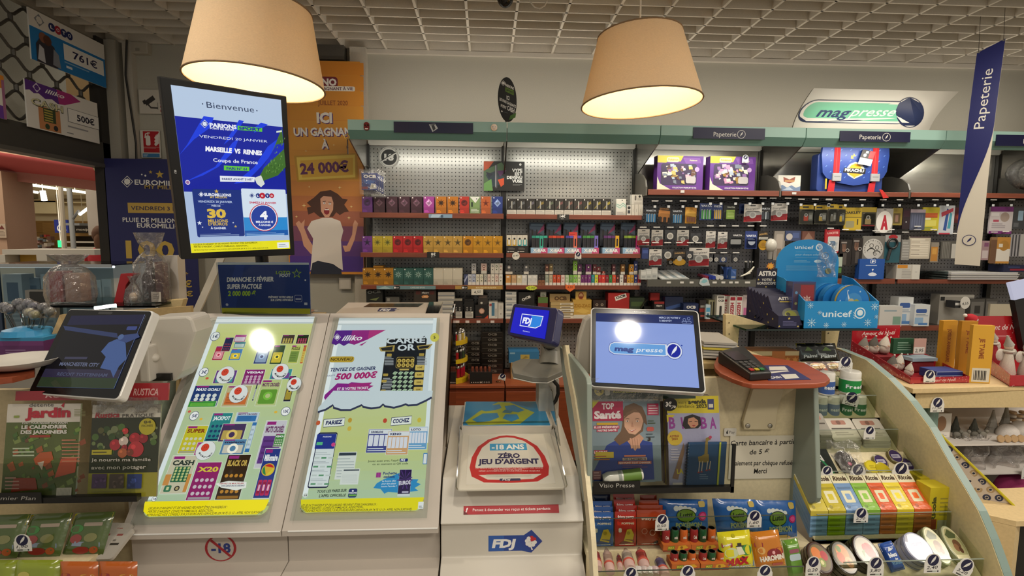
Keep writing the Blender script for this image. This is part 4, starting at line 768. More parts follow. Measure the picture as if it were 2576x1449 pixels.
ob('blue carton with yellow label on the cardboard box',q3(1633,880,1958,1000),'2f6f9c',lambda A:(A.R(.38,.2,.68,.75,'b09a4a'),A.pg([(.42,.3),(.65,.5),(.55,.65)],'8d7a3a'),A.R(.03,.8,.2,.95,'7fa6bd')),Y=3.6,d=.15,name='blue_carton',cat='carton')
ob('plain cardboard box under the blue carton beside the terminal',q3(1655,1001,1990,1170),'a8885a',None,Y=3.58,d=.2,z=ZB,name='cardboard_box')
# ================================================================ stationery bays: things on the top planks
def q8(*a):return[1600+v/3.083 if i%2==0 else 330+v/3.083 for i,v in en(a)]
def q9(*a):return[2076+v/3.083 if i%2==0 else 330+v/3.083 for i,v in en(a)]
ZT=[z[0]for z in ZS]
def giftbox(A,s):
 r=random.Random(s)
 A.pg([(0,.99),(0,.8),(.18,.8),(.24,.84),(.5,.84),(.56,1),(0,1)],'cdbf3c');A.R(.2,.82,.47,.96,'dcd6a8',.4);A.T('Pokémon',.23,.865,.45,.865,.06,'c9a02c',.04)
 A.R(.08,.16,.86,.78,'3a2c4d',.12);A.pg([(.55,.95),(.92,.95),(.95,.8),(.62,.78)],'7a4a9c');A.T('Pokémon',.7,.86,.86,.86,.04,'d9cfa0',.03)
 for i in range(48):
  x,y,w_=r.uniform(.1,.78),r.uniform(.2,.68),r.uniform(.04,.11);A.pg([(x,y),(x+w_,y+r.uniform(-.05,.05)),(x+w_*.8,y+w_*1.1),(x-w_*.1,y+w_)],r.choice(['c9b46a','9a7a3c','e0dcc8','c58fb0','8d6aa0','a8b4c4','6a4a3a','d9a8b8','f0ece0','77808f']))
 A.R(.62,.22,.84,.42,'b9b4b4',.3);A.O(.86,.62,.05,'b79ac8');A.pg([(.0,.0),(.0,.4),(.06,.2),(.3,.03),(1,.03),(1,0)],'d6d2b8');A.T('COLLECTION PREMIUM VSTAR',.33,.07,.86,.07,.045,'d8cfe0',.03)
for k,(a,b,c,d)in en(((160,190,523,452),(567,195,928,458))):
 crt('collection_gift_box',('purple trading card gift box nearest the round pegboard bays','purple trading card gift box carrying a feather price card')[k],'gift box',*q8(a,b,c,d),3.66,.07,'5f2f86',lambda A,k=k:giftbox(A,5+k),zb=ZT[2]+.001,yaw=3)
ftag(*q8(822,180,872,246),3.65,'','feather price card stuck on the second purple gift box')
crt('small_gift_box','small white box with red and gold crest beside the school bag','box',*q8(1098,342,1272,470),3.64,.09,'c9c6bd',lambda A:(A.pg([(.22,.9),(.5,.75),(.75,.92),(.72,.6),(.5,.52),(.25,.6)],'8a4a3c'),A.R(.3,.6,.72,.7,'b58a5a'),A.pg([(0,.0),(0,.3),(.2,.42),(.4,.25),(.6,.4),(.8,.25),(1,.35),(1,0)],'6a7f9c'),A.pg([(.2,.1),(.5,.3),(.7,.1)],'a9b8c8')),zb=ZT[3]+.001)
for k,q in en((q8(345,458,375,478),q8(1210,473,1243,490))):tagc('shelf_price_label',('tiny white price label under the first purple gift box','tiny white price label under the small white box')[k],'price tag',*q,3.596,'d0ccc6',lambda A:None)
# school bag: leatherette satchel with flap, red straps and grey clips
X=[2052,375,2226,480];fb=frY(*X,3.62);fb=Fr((fb.o.x,3.62,ZT[3]+.002),fb.u,(0,0,fb.o.z+fb.h-ZT[3]));BL='27428c'
t=thing('school_bag','blue school satchel with red straps on the top plank','bag',fb.pt(.5,0))
m=MB('satin');m.prism([fb.pt(a,b,-.01)for a,b in rrect(.02,0,.97,.9,.05,.08)],(0,.08,0),'223a7d');m.bd('body',t,bev=.006)
m=MB('satin');fl=Fr(fb.pt(.05,.12,.012),fb.u*.95,fb.v*.9)
m.prism([fl.pt(a,b)for a,b in[(1,1),(0,1),(-.01,.8),(.02,.35),(.08,.22),(.25,.1),(.5,.03),(.75,.1),(.94,.24),(.99,.4),(1.01,.8)]],(0,.02,0),BL);A=m.art(fl)
r=random.Random(3)
for i in range(7):
 for j in range(6):
  x,y=.06+.145*i+(.07 if j%2 else 0),.22+.14*j
  if x<.97 and(y>.3 or .2<x<.8):A.pg([(x,y),(x+.02,y+.03),(x+.014,y+.045),(x-.01,y+.01)],'5f82c4');A.l-=1
A.pg([(.4,.3),(.5,.2),(.62,.3),(.66,.42),(.6,.6),(.5,.64),(.42,.58),(.36,.44)],'d8d2b4');A.pg([(.42,.32),(.5,.24),(.6,.32),(.62,.44),(.57,.56),(.5,.6),(.44,.55),(.4,.44)],'d9a02c');A.pg([(.32,.36),(.66,.33),(.67,.46),(.34,.49)],'1d1d22');A.T('PIKACHU',.35,.4,.64,.375,.075,'e8e6dc',.04);A.pg([(.43,.72),(.47,.72),(.46,.78),(.5,.78),(.47,.86),(.46,.8),(.43,.8)],'d9b23c');m.bd('flap',t)
for s in(.22,.8):
 m=MB('cloth');f=Fr(fl.pt(s-.045,.28,.002),fl.u*.09,fl.v*.72);m.slab(f,.002,'b82028');m.art(f).R(.42,0,.5,1,'d94a48');st=m.bd('strap',t)
 m=MB('satin');f=Fr(fl.pt(s-.06,.14,.012),fl.u*.13,fl.v*.2);m.slab(f,.014,'9a9a9c');A=m.art(f);A.R(.15,.5,.85,.62,'7a7a7c');m.bd('clip',st,bev=.002)
 m=MB('cloth');f=Fr(fb.pt(s-.06,.0,.012),fb.u*.1,fb.v*.27);m.prism([f.pt(*p)for p in((-.1,-.04),(.85,-.04),(1,1),(.1,1))],(0,.003,0),'b82028');m.bd('strap_end',t)
m=MB('cloth');m.prism([PY(x,y,3.585)for x,y in((2212,476),(2220,478),(2236,497),(2222,499))],(0,.003,0),'c02a24');m.bd('loose_strap',t)
m=MB('satin');m.tube([fb.pt(.4,1,-.03),fb.pt(.42,1.1,-.03),fb.pt(.58,1.1,-.03),fb.pt(.6,1,-.03)],.008,'8a1a20');m.bd('handle',t,sm=1)
m=MB('satin');m.tube([fb.pt(.125,.3,.01),fb.pt(.125,.06,.012)],.006,'d0b02c',6);m.bd('zip_pull',t)
m=MB('print');f=Fr(PY(2158,412,3.59),PY(2190,418,3.59)-PY(2158,412,3.59),PY(2171,376,3.59)-PY(2158,412,3.59));m.slab(f,.003,'2a2728');A=m.art(f);A.R(0,0,1,.45,'cfcbc8');A.R(.6,.5,1,1,'a02a2c');A.O(.3,.65,.12,'d8d4d0');A.R(.3,.8,.5,.95,'e0dcd8');m.bd('swing_tag',t)
# dark coiled item in clear wrap at the end of the planks
t=thing('wrapped_coil','dark coil in clear wrap on the top plank past the banner','coil',PY(2575,476,3.7))
m=MB('satin');c=PY(2582,438,3.62);m.tube([c+V((.1*cos(k*.35),0,.085*sin(k*.35)))for k in range(19)],.028,'2b2724',10);m.bd('coil',t,sm=1)
m=MB('foil');m.ball(c,.15,.06,.112,'f0f0f0',14,8,jit=.05);m.bd('clear_wrap',t,sm=1)
# ================================================================ hooks and hanging packs
RAIL=YB-.002
def hook(x,y,Yf,label,price=True,grp='pegboard hooks'):
 p=PY(x,y,Yf);t=thing('display_hook',label,'hook',p,grp)
 m=MB('metal');m.tube([(p.x,RAIL,p.z-.004),(p.x,Yf+.01,p.z-.004),(p.x,Yf,p.z+.004)],.0028,'8d8b86',5);m.bd('rod',t)
 m=MB('satin');f=Fr((p.x-.024,Yf-.003,p.z+.004),(.048,0,0),(0,0,.006));m.slab(f,.004,'e4e2dc');m.bd('crossbar',t)
 if price:m=MB('acrylic');f=Fr((p.x-.014,Yf-.002,p.z-.045),(.028,0,0),(0,0,.047));m.slab(f,.002,'d8dadc',rad=.3);m.art(f,mt='print').R(.15,.1,.85,.45,'b9bbbc');m.bd('price_holder',t)
def pack(label,X,Y,col,art,yaw=0,n=1,d=.012,name='blister_pack',cat='pack',blister=None,roll=0,mt='print',grp=None):
 for k in range(n):
  f=frY(*X,Y+k*.022);a=radians(yaw+k*2.5);u=V((cos(a),sin(a),0));rr=radians(roll);w_,h_=f.w,f.h
  o=f.o+f.u/2-u*w_/2;v=V((0,0,1));u2=u*cos(rr)+v*sin(rr);v2=v*cos(rr)-u*sin(rr)
  f=Fr(o,u2*w_,v2*h_)
  lb=label if k==0 else f'{label}, copy behind it'
  if blister:
   t=thing(name,lb,cat,f.pt(.5,0),grp);m=MB(mt);m.slab(f,.002,col);art(m.art(f));m.bd('card',t)
   b=blister;fb_=Fr(f.pt(b[0],b[1]),f.u*(b[2]-b[0]),f.v*(b[3]-b[1]));m=MB('acrylic');m.slab(fb_,-.012,'e8eaec',rad=.15);m.bd('blister',t)
  else:m=MB(mt);m.slab(f,d,col,rad=.05);art(m.art(f));m.bd(name,label=lb,cat=cat,group=grp)
def varta(body,cells,nb=4):
 def a(A):
  A.R(0,.66,1,1,body);A.T('VARTA',.1,.8,.9,.8,.12,'d0d8e4',.04);A.R(.43,.94,.57,.98,'0c0c0e',.4)
  for i in range(nb):x=.1+.8*i/nb;A.R(x,.06,x+.68/nb,.62,cells,.3);A.R(x,.06,x+.2/nb,.62,'cfd6dc' if i%2 else '9aa4ae',.3);A.R(x+.2/nb,.6,x+.45/nb,.65,'b0b0a8')
 return a
def energ(A):A.pg([(0,.12),(1,.3),(1,.05),(0,0)],'a01c24');A.pg([(0,.3),(1,.42),(1,.28),(0,.1)],'8a141c');A.T('Energizer',.08,.66,.92,.72,.11,'6a6a6c',.02,.2);A.R(.35,.88,.65,.94,'2a2a2a',.4);A.O(.5,.4,.2,'c9c7c2');A.O(.5,.4,.13,'a5a39e')
def durac(A):A.R(0,.52,1,1,'221f1c');A.T('DURACELL',.06,.66,.94,.66,.12,'c89a5c',.03);A.R(0,.42,1,.56,'b8813c');A.O(.5,.25,.22,'c9c5bc');A.O(.5,.25,.14,'9a968c')
def dura2(A):A.R(0,.4,1,.8,'b87a3a');A.T('DURACELL',.1,.84,.9,.88,.09,'c08a4c',.03);[A.R(.12+.2*i,.1,.26+.2*i,.42,'b0703a' if i%2 else '3a2c24',.3)for i in range(4)]
def cells(A):A.R(0,.6,1,1,'33353a');A.O(.5,.34,.3,'bcbab4');A.O(.5,.34,.2,'8f8d88');A.R(.4,.86,.6,.94,'0d0d0d',.4)
EN,VB='c6c3bd','16233f'
hk=[147,254,364,467,578,660,773,884,985,1062,1178]
for k,x in en(hk):hook(*q8(x,549 if k<4 else 527),3.62,f'pegboard hook with clear price holder, {ORD[k]} along the top battery row')
for k,x in en((55,160,265,360,460,575,670,770,890,985)):hook(*q8(x,752 if k<5 else 742),3.64,f'pegboard hook, {ORD[k]} along the middle battery row',False)
for k,x in en((75,150,245,335,420,485,590,680,775)):hook(*q8(x,872 if k<6 else 950),3.64,f'pegboard hook, {ORD[k]} along the bottom battery row',False)
BP='hanging battery packs'
P=lambda lab,x0,y0,x1,y1,c,a,**k:pack(lab,q8(x0,y0,x1,y1),k.pop('Y',3.65),c,a,grp=BP,blister=k.pop('bl',(.08,.05,.92,.62)),name='battery_pack',**k)
P('black and blue battery pack nearest the vape shelves, top battery row',62,600,165,712,'13202f',varta('14161c','3a7fb0'),n=2,yaw=5)
P('copper and black battery pack, second in the top battery row',165,586,258,714,'2a201a',dura2,n=2,yaw=8,roll=-4)
P('black and blue battery pack, third in the top battery row',272,605,365,718,'13202f',varta('14161c','3a7fb0'),n=2,yaw=4)
P('orange-yellow battery pack, fourth in the top battery row',375,590,470,716,'b9822a',lambda A:(A.pg([(0,.7),(.3,.95),(.9,.7),(1,.4),(0,.5)],'c99a3c'),[A.R(.15+.2*i,.1,.3+.2*i,.4,'7a4a3c',.3)for i in range(4)]),yaw=10)
P('navy pack of green batteries in the top battery row',490,560,594,690,'1f356f',varta('1f356f','4a9a4a'),n=2)
P('navy pack of yellow and white batteries in the top battery row',592,565,668,688,'1f356f',varta('1f356f','d6a83a'),n=2)
P('black and lime battery pack in the top battery row',672,576,770,692,'161a16',lambda A:(A.T('VARTA',.3,.84,.95,.84,.09,'c9cfc4',.04),A.R(.25,.1,.95,.7,'8fb04a'),A.bars(.35,.2,.9,.6,4,'bcd07a')),n=2,yaw=6)
P('small dark blue pack beside the red and white packs, top battery row',798,562,868,640,'24356a',lambda A:A.R(.1,.3,.9,.6,'33508f'),Y=3.7)
P('white and red coin cell pack, first of the pair, top row',838,565,966,705,EN,energ,n=2,yaw=-10)
P('dark battery pack between the two white packs, top battery row',955,586,1045,690,'17191d',varta('17191d','4a4e55',2),n=2)
P('white and red coin cell pack under the last hook, top battery row',1048,560,1166,695,EN,energ,n=2,yaw=-8)
P('grey and red coin cell pack next to the vapes, middle battery row',10,760,102,886,'a3a09a',energ,n=2)
P('grey and red coin cell pack, second in the middle battery row',118,765,206,890,'a9a6a0',energ,n=2)
P('small dark button cell card, third in the middle battery row',222,766,306,838,'24262a',cells,bl=None)
P('grey and red coin cell pack, fourth in the middle battery row',316,766,406,890,'aba8a2',energ,n=2)
P('small black button cell card before the white packs, middle battery row',420,790,500,858,'1d1f22',cells,bl=None)
P('white and red coin cell pack, first of the close pair, middle row',538,776,614,908,EN,energ,n=2,yaw=4)
P('white and red coin cell pack, second of the close pair, middle row',630,780,706,912,EN,energ,n=2,yaw=4)
P('black battery pack with white lower half, middle battery row',712,780,826,910,'191b20',lambda A:(A.T('VARTA',.3,.74,.95,.74,.1,'d0d0d0',.04),A.R(.15,.25,.9,.55,'a9a9a6',.2)),n=2,yaw=4)
P('blue battery pack with white half disc, middle battery row',842,775,936,912,'23387a',lambda A:(A.T('VARTA',.08,.68,.92,.68,.11,'d6dcea',.05),A.O(.55,.42,.3,'c4cbdc',a0=180,a1=360),A.bars(.2,.5,.8,.6,2,'8d9cc4',.4)),n=2)
P('black and copper button cell pack with yellow base, middle battery row',946,775,1022,905,'25201b',lambda A:(A.T('DURACELL',.05,.74,.95,.82,.1,'c9a05c',.03),A.R(0,.5,1,.64,'c8c4b8'),A.O(.5,.16,.5,'cc9a28'),A.O(.5,.2,.2,'b8862a')),yaw=6)
P('small blue pack half hidden by the pink vape box, bottom battery row',45,905,96,990,'24356a',lambda A:A.R(.1,.5,.9,.8,'3a4f8f'),bl=None)
P('white and red coin cell pack, second in the bottom battery row',100,915,196,1042,EN,energ,n=2)
P('small dark button cell card, third in the bottom battery row',200,915,292,985,'24262a',cells,bl=None)
P('black and yellow button cell pack behind its twin, bottom battery row',238,950,300,1040,'28221c',durac,Y=3.68)
P('black and yellow button cell pack, fifth in the bottom battery row',285,930,386,1044,'28221c',lambda A:(A.T('DURACELL',.1,.8,.9,.84,.1,'b8935c',.03),A.O(.5,.25,.5,'cc9a28',.24),A.O(.5,.5,.2,'c4c0b4')),yaw=5)
P('dark button cell card with silver disc, bottom battery row',386,930,442,988,'2a2c30',cells,bl=None)
P('white and red coin cell pack beside the shelf clutter, bottom battery row',412,905,558,1048,EN,energ,n=2,yaw=-14)
for k,(a,c)in en(((552,'2a2c33'),(596,'2a2c33'),(650,'24355f'),(745,'22242a'))):P(f'tiny coin cell card, {ORD[k]} after the last white pack',a,955,a+52,1016,c,cells,bl=None)
m=MB('gloss');c=PY(*q8(1042,885),3.66);m.ball(c,.045,.045,.05,'c9c6bc');m.lathe(c+V((0,0,-.1)),[(.016,0),(.02,.055)],'8d8a84',10);m.bd('light_bulb',label='round white light bulb hanging beside the yellow-based pack',cat='bulb',sm=1)
# ledge with trays in the first stationery bay
y0=zpx(705,1750,3.58);ZG=y0
t=thing('grey_ledge','grey metal ledge with small white price labels under the batteries','shelf',((XU[2]+XU[3])/2,3.7,y0-.04))
m=MB('satin');m.box(XU[2]+.02,XU[3]-.02,3.585,YB-.03,y0-.012,y0,'44443f');m.bd('plate',t)
m=MB('satin');m.box(XU[2]+.02,XU[3]-.02,3.572,3.586,y0-.045,y0+.004,'55554f');m.bd('front_rail',t)
for k,(a,b)in en(((238,270),(342,370),(416,446),(594,626),(662,692),(722,750),(766,795),(845,885))):tagc('shelf_price_label',f'small white price label, {ORD[k]} along the grey ledge','price tag',*q8(a,1166,b,1181),3.57,'d2d0ca',lambda A:None)
for k,(a,b,y)in en(((35,80,1078),(78,120,1070),(120,166,1058))):crt('correction_box',f'pale grey stationery box, {ORD[k]} from the vapes on the grey ledge','box',*q8(a,y,b,1140),3.62+.02*k,.05,'b4b7b4',lambda A:(A.R(.1,.5,.9,.85,'c9cbc8'),A.R(.2,.15,.8,.35,'9ca0a0')),zb=ZG+.001,group='pale stationery boxes')
for k,(a,b)in en(((205,290),(265,345),(335,412))):
 p,q=PY(*q8(a,1150),3.6),PY(*q8(b,1150),3.6);f=Fr((p.x,3.6,ZG+.003+.004*k),(q.x-p.x,0,0),(-.03,.2,.05));m=MB('film');m.slab(f,.006,'b2b5b2');A=m.art(f);A.R(.1,.1,.45,.9,'d6d8d6');A.R(.55,.15,.9,.7,'8fa0a8');m.bd('flat_blister_pack',label=f'flat pale blister pack lying on the grey ledge, {ORD[k]} from the boxes',cat='pack')
for k,(a,c)in en(((528,'8a2a44'),(552,'24348f'),(580,'2a3fa0'),(610,'cfcdc8'),(640,'d4d2cc'))):
 p=PY(*q8(a+12,1120),3.62);m=MB('gloss');m.tube([(p.x,3.6,ZG+.018),(p.x+.02,3.78,ZG+.022)],.014,c,10);m.lathe((p.x-.001,3.592,ZG+.018),[(.015,0),(.015,.012)],dk(c,.8),10,ax=(0,1,0));m.bd('marker_pen',label=f"{['crimson', 'dark blue', 'blue', 'white', 'white'][k]} marker lying on the grey ledge, {ORD[k]} from the flat packs",cat='marker',sm=1)
for k,(a,c)in en(((650,'1d2026'),(700,'2f4d92'),(735,'33558f'))):crt('ink_cartridge_pack',f"{['black', 'blue', 'pale blue'][k]} slanting pack standing behind the ledge markers",'pack',*q8(a,1035+18*k,a+48,1130),3.72-.03*k,.03,c,lambda A:(A.R(.1,.1,.9,.3,'8a93a8'),A.pg([(.1,.9),(.9,.75),(.9,.4)],'5a74ae')),zb=ZG+.001,yaw=15)
t=thing('pencil_cup','black cup of white-ended pencils on the grey ledge','pencil cup',PY(*q8(870,1150),3.68))
p=PY(*q8(870,1150),3.68);m=MB('satin');m.lathe((p.x,3.68,ZG+.001),[(.032,0),(.036,.08),(.033,.08),(.03,.01)],'1a1a19',16);m.bd('cup',t,sm=1)
for k in range(7):
 a=radians(k*51);m=MB('satin');m.tube([(p.x+.015*cos(a),3.68+.015*sin(a),ZG+.02),(p.x+.026*cos(a),3.68+.026*sin(a),ZG+.125)],.004,'1f1f1d',6);m.tube([(p.x+.026*cos(a),3.68+.026*sin(a),ZG+.125),(p.x+.027*cos(a),3.68+.027*sin(a),ZG+.133)],.0042,'d9d7ce',6);m.bd('pencil',t)
for k in range(4):m=MB('satin');a=q8(812+18*k,1125-6*k);b=q8(885+10*k,1100-16*k);m.tube([PY(*a,3.6+.008*k),PY(*b,3.63+.008*k)],.005,['cfcbb9','d8d4c4','c4c0ae','cfcbb9'][k],6);m.bd('wooden_ruler',label=f'pale wooden stick leaning by the pencil cup, {ORD[k]} from the front',cat='stick',group='sticks by the pencil cup')
f=frY(*q8(488,1132,574,1204),3.565);m=MB('film');m.prism([f.pt(*p)for p in((0,.3),(.1,.75),(.4,.95),(.75,.85),(.85,.6),(1,.1),(.3,.05))],(0,.002,0),'b9c4c6');m.art(f).pg([(.15,.45),(.4,.8),(.7,.7),(.75,.5),(.45,.35)],'7fb4bc');m.bd('blue_paper_label',label='crumpled white and pale blue label hanging from the grey ledge',cat='label')
# things on the lower plank of the first stationery bay
Z3b=ZS[2][1]+.001
def oc(label,q,c,art=None,Y=3.63,d=.08,name='smoking_accessory_box',cat='box',z=Z3b,**k):return crt(name,label,cat,*q,Y,d,c,art,zb=z,**k)
oc('dark camouflage green packet beyond the red box',qb(398,25,500,178),'2c3a24',lambda A:(A.R(.1,.55,.9,.8,'4a5f34'),A.R(.2,.15,.8,.4,'1d2a18')),Y=3.7)
t=thing('cap_stand','dark arched stand beside the green packet','stand',PY(*qb(525,100),3.68));m=MB('satin');a=PY(*qb(525,178),3.68);m.grid(lambda u,v:V((a.x-.05+.1*u,3.66+.1*v,Z3b+.13-.25*(u-.5)**2+.0*v)),8,4,'2c2822');m.bd('arch',t,sm=1);m=MB('satin');m.box(a.x-.048,a.x+.048,3.7,3.74,Z3b,Z3b+.08,'1d1a17');m.bd('base',t)
oc('black lighter box with pale lettering behind the large screen',qb(570,52,640,178),'1f1d1c',lambda A:(A.T('zippo',.2,.72,.8,.72,.1,'d6d2c8',.03),A.R(.0,.86,1,1,'8a1f1c')),Y=3.63,name='lighter_box')
oc('bright red packet behind the black lighter box',qb(545,-8,610,60),'b0261f',lambda A:A.R(.2,.4,.8,.7,'d0483a'),Y=3.75,d=.04)
oc('dark blue packet lying beside the black lighter box',qb(645,20,770,178),'1d2a4c',lambda A:(A.pg([(.05,.5),(.9,.7),(.95,.55),(.1,.35)],'34508a'),),Y=3.68)
oc('navy rolling paper box showing white lettering',qb(775,66,880,178),'17264f',lambda A:(A.T('OCB',.2,.68,.82,.68,.18,'e6e4de',.05),),Y=3.62)
oc('tall black box with red band',qb(888,42,934,155),'221d1c',lambda A:(A.R(0,.35,1,.55,'8a2a24'),A.R(.15,.6,.85,.72,'8d8a84'),A.R(.2,.1,.8,.2,'a94a40')))
oc('small pale blue box in front of the khaki packet',qb(933,75,966,155),'b4c6cf',lambda A:(A.R(.1,.5,.9,.8,'4f9ac0'),A.R(.3,.1,.7,.4,'2c5a7a')),Y=3.61)
oc('khaki packet with two dark tubes',qb(952,40,1006,155),'8d8a6c',lambda A:(A.R(.2,.1,.38,.9,'2c2a22',.4),A.R(.55,.1,.73,.9,'2c2a22',.4)),Y=3.66)
oc('white box with black lettering and pen window',qb(1009,10,1063,155),'d8d5cc',lambda A:(A.T('OCB',.15,.74,.9,.74,.09,'3a3a3a',.05),A.R(.35,.08,.65,.55,'2a2a2c',.3),A.R(.1,.88,.9,.97,'6a6a66')))
for k,(a,c,w_)in en(((1055,'9a2a34','d8d4cc'),(1098,'d6d3cc','9c2434'),(1145,'d6d3cc','9c2434'))):
 oc(('crimson','white','white')[k]+f' tall tube box with vertical lettering, {ORD[k]} from the pen window box',qb(a,8+8*(k>0),a+44,142 if k else 130),c,lambda A,w_=w_:(A.T('GIZEH',.68,.12,.68,.72,.15,w_,.05),A.R(.1,.82,.9,.97,dk(w_,.9))),Y=3.66 if k==0 else 3.62,name='filter_tube_box')
oc('pink and white packet next to the starry box',qb(1190,8,1262,155),'cfc0bd',lambda A:(A.R(.1,.1,.65,.45,'c46a9a'),A.pg([(.1,.9),(.9,.7),(.9,.95)],'b4a4a4')),Y=3.66)
# ---- tools and stationery on the next bays
hk4=[1281,1389,1497]
for k,x in en(hk4):hook(*q8(x,535),3.62,f'hook with clear price holder, {ORD[k]} along the padlock row')
for k,x in en((27,157,288,448,578,725,852,950,1304,1445)):hook(*q9(x,540),3.62,f'hook with clear price holder, {ORD[k]} past the school bag')
for k,x in en((40,155,260,390,510,620,715,840,1010,1310,1400)):hook(*q9(x,[760,770,775,780,770,790,745,770,800,790,785][k]),3.63,f'plain hook, {ORD[k]} along the lower tool row',False)
TP='hanging tool and stationery packs'
def T4(lab,x0,y0,x1,y1,c,a,**k):pack(lab,q9(x0,y0,x1,y1),k.pop('Y',3.66),c,a,grp=TP,name=k.pop('name','hanging_pack'),blister=k.pop('bl',None),**k)
def lock(c,s,y=.4):
 def a(A):A.R(0,.78,1,1,'b89a2c');A.R(.2,.84,.6,.93,'2a2a20');A.R(s,y-.22,s+.3,y+.05,c,.15);A.ring(s+.15,y+.08,.11,.06,'b0b0ac','4a4a42');A.R(.62,.2,.9,.6,'6a6a60',.1);A.R(.66,.28,.86,.5,'8d8d84')
 return a
pack('padlock and key pack hanging before the school bag shelf plank',q8(1262,572,1378,722),3.66,'4a483c',lock('a5402c',.3),grp=TP,name='hanging_pack',blister=(.05,.04,.95,.75))
pack('padlock pack with gold lock hanging under the bracket',q8(1370,575,1482,722),3.66,'4d4a3c',lock('a58a3c',.4),grp=TP,name='hanging_pack',blister=(.05,.04,.95,.75))
T4('dark padlock pack with yellow tag',15,566,85,730,'4f4c40',lock('6a675a',.3),bl=(.05,.04,.95,.75))
T4('padlock pack with yellow lock beside the yellow card',85,570,150,730,'4a463a',lock('c9a92c',.35),bl=(.05,.04,.95,.75))
T4('yellow hardware card with black lettering',145,592,270,770,'b59a24',lambda A:(A.T('OAKLEY',.0,.72,.95,.74,.11,'2a2614',.04),A.R(0,.56,1,.59,'4a4018'),A.R(.1,.12,.6,.42,'8a8460',.2),A.R(.75,.25,.82,.5,'3a3418')),yaw=-6)
T4('small brass padlock pack',276,590,392,736,'4a4634',lambda A:(A.R(0,.74,1,1,'a08a2c'),A.R(.25,.1,.65,.4,'9a8558',.1),A.ring(.45,.46,.14,.08,'a8a49a','4a4634'),A.R(.1,0,.9,.06,'8a2a2a')),bl=(.1,.05,.9,.7))
def a_A(A):A.R(0,0,1,1,'9d9b96');A.O(.5,.45,.48,'dcdad4',.45);A.T('A',.3,.2,.74,.2,.5,'b02838',.1);A.R(.42,.93,.58,.97,'4a4a48',.4)
T4('round white learner disc with red A in a clear sleeve',386,600,516,790,'b0aea8',a_A,name='learner_disc_pack',n=2)
T4('narrow yellow and brown hardware card',516,596,592,730,'8a7a34',lambda A:(A.R(.1,.1,.8,.7,'5a4a2c',.1),A.R(.3,.2,.6,.6,'8a6a5a')))
T4('dark crimson pack with small silver charm',594,600,652,760,'2a1c22',lambda A:(A.S(.5,.35,.12,'c9c9cc',4),A.R(.1,.6,.9,.9,'3a1f2a')))
T4('slate blue cloth pack in clear sleeve',652,606,768,766,'4a5064',lambda A:(A.R(0,.84,1,1,'a89aa4'),[A.R(.1+.16*i,.1,.2+.16*i,.75,'5a6078')for i in range(5)],A.R(.3,.0,.8,.03,'d0d0d4')))
T4('bright yellow card with orange and red bands',750,590,870,772,'b9ab2c',lambda A:(A.R(.05,.6,.9,.76,'c0602c'),A.R(.05,.56,.9,.6,'a02a20'),A.R(.1,.2,.85,.45,'c9c05a'),A.bars(.1,.04,.8,.16,2,'5a7a3a'),A.R(.15,.46,.5,.55,'d8d4a8')),yaw=-5)
T4('white card of pens with blue and red barrels',872,576,984,800,'b9bec4',lambda A:(A.pg([(.35,.15),(.55,.12),(.65,.85),(.5,.9)],'2c4a8a'),A.pg([(.6,.2),(.8,.2),(.85,.7),(.72,.8)],'3f8fa0'),A.pg([(.15,.75),(.9,.92),(.9,.8),(.2,.6)],'a83a4a'),A.R(.1,0,.8,.05,'b03a4c')),yaw=-6)
T4('dark red pack half hidden behind the banner',986,592,1070,712,'4a1a1c',lambda A:(A.O(.5,.4,.3,'6a2420'),A.O(.5,.4,.18,'8a3a2a')))
T4('purple and white stationery pack past the banner',1266,586,1442,796,'c0b9ba',lambda A:(A.R(0,.82,1,1,'6a2a6a'),A.R(.05,.66,.4,.78,'d8d4d4'),A.O(.65,.62,.2,'9a8a80'),A.R(0,0,1,.1,'7a3478'),A.bars(.1,.2,.7,.4,3,'9c9498'),A.R(.15,.44,.4,.52,'a84a5c')),name='hanging_pack')
T4('dark pack with pale blue window at the edge of the picture',1446,592,1545,760,'3a3c40',lambda A:(A.R(.4,.4,.8,.85,'8aa4b8',.1),A.R(.1,.1,.5,.3,'5a5c60')))
T4('red glue card with white lettering',-8,762,102,942,'a5212a',lambda A:(A.T('LOCTITE',.15,.8,.9,.82,.09,'d8b0a8',.04),A.R(.2,.06,1,.7,'c0bebc',.1),A.R(.35,.3,.75,.5,'4a6a8a',.3)),name='glue_card')
for k,(a,y)in en(((104,842),(200,830))):T4(('black card with drawn hands, nearest the glue card','black card with drawn hands, nearest the round grey sign')[k],a,y,a+92,y+205,'221c1a',lambda A:(A.bars(.1,.84,.7,.95,1,'8d8580',.5),A.O(.35,.6,.14,'7a5a4a'),[A.R(.18+.09*i,.62,.24+.09*i,.84,'7a5a4a',.4)for i in range(4)],A.O(.65,.6,.15,'b9b4ae'),A.O(.65,.6,.11,'221c1a'),A.R(.3,.05,.6,.5,'4a4440',.2)),name='glue_card')
def a_cond(A):
 A.R(0,0,1,1,'6f6d68');A.O(.48,.42,.47,'b9b7b2');K='33312f'
 for x,y,r_ in((.4,.58,.1),(.66,.5,.09),(.58,.22,.07)):A.O(x,y,r_,K);A.O(x,y,r_-.025,'b9b7b2');A.O(x,y-.3,r_*2.1,K,a0=15,a1=165);A.O(x,y-.32,r_*1.8,'b9b7b2',a0=10,a1=170)
 for k in range(14):A.T('CONDUITE ACCOM'[k]if 'CONDUITE ACCOM'[k]!=' ' else '-',.48+.39*cos(radians(205-16*k))-.025,.42+.36*sin(radians(205-16*k)),.48+.39*cos(radians(205-16*k))+.025,.42+.36*sin(radians(205-16*k)),.06,'55534f',.02)
T4('round grey accompanied driving sign in a clear sleeve',284,812,452,992,'77756f',a_cond,name='driving_sign_pack')
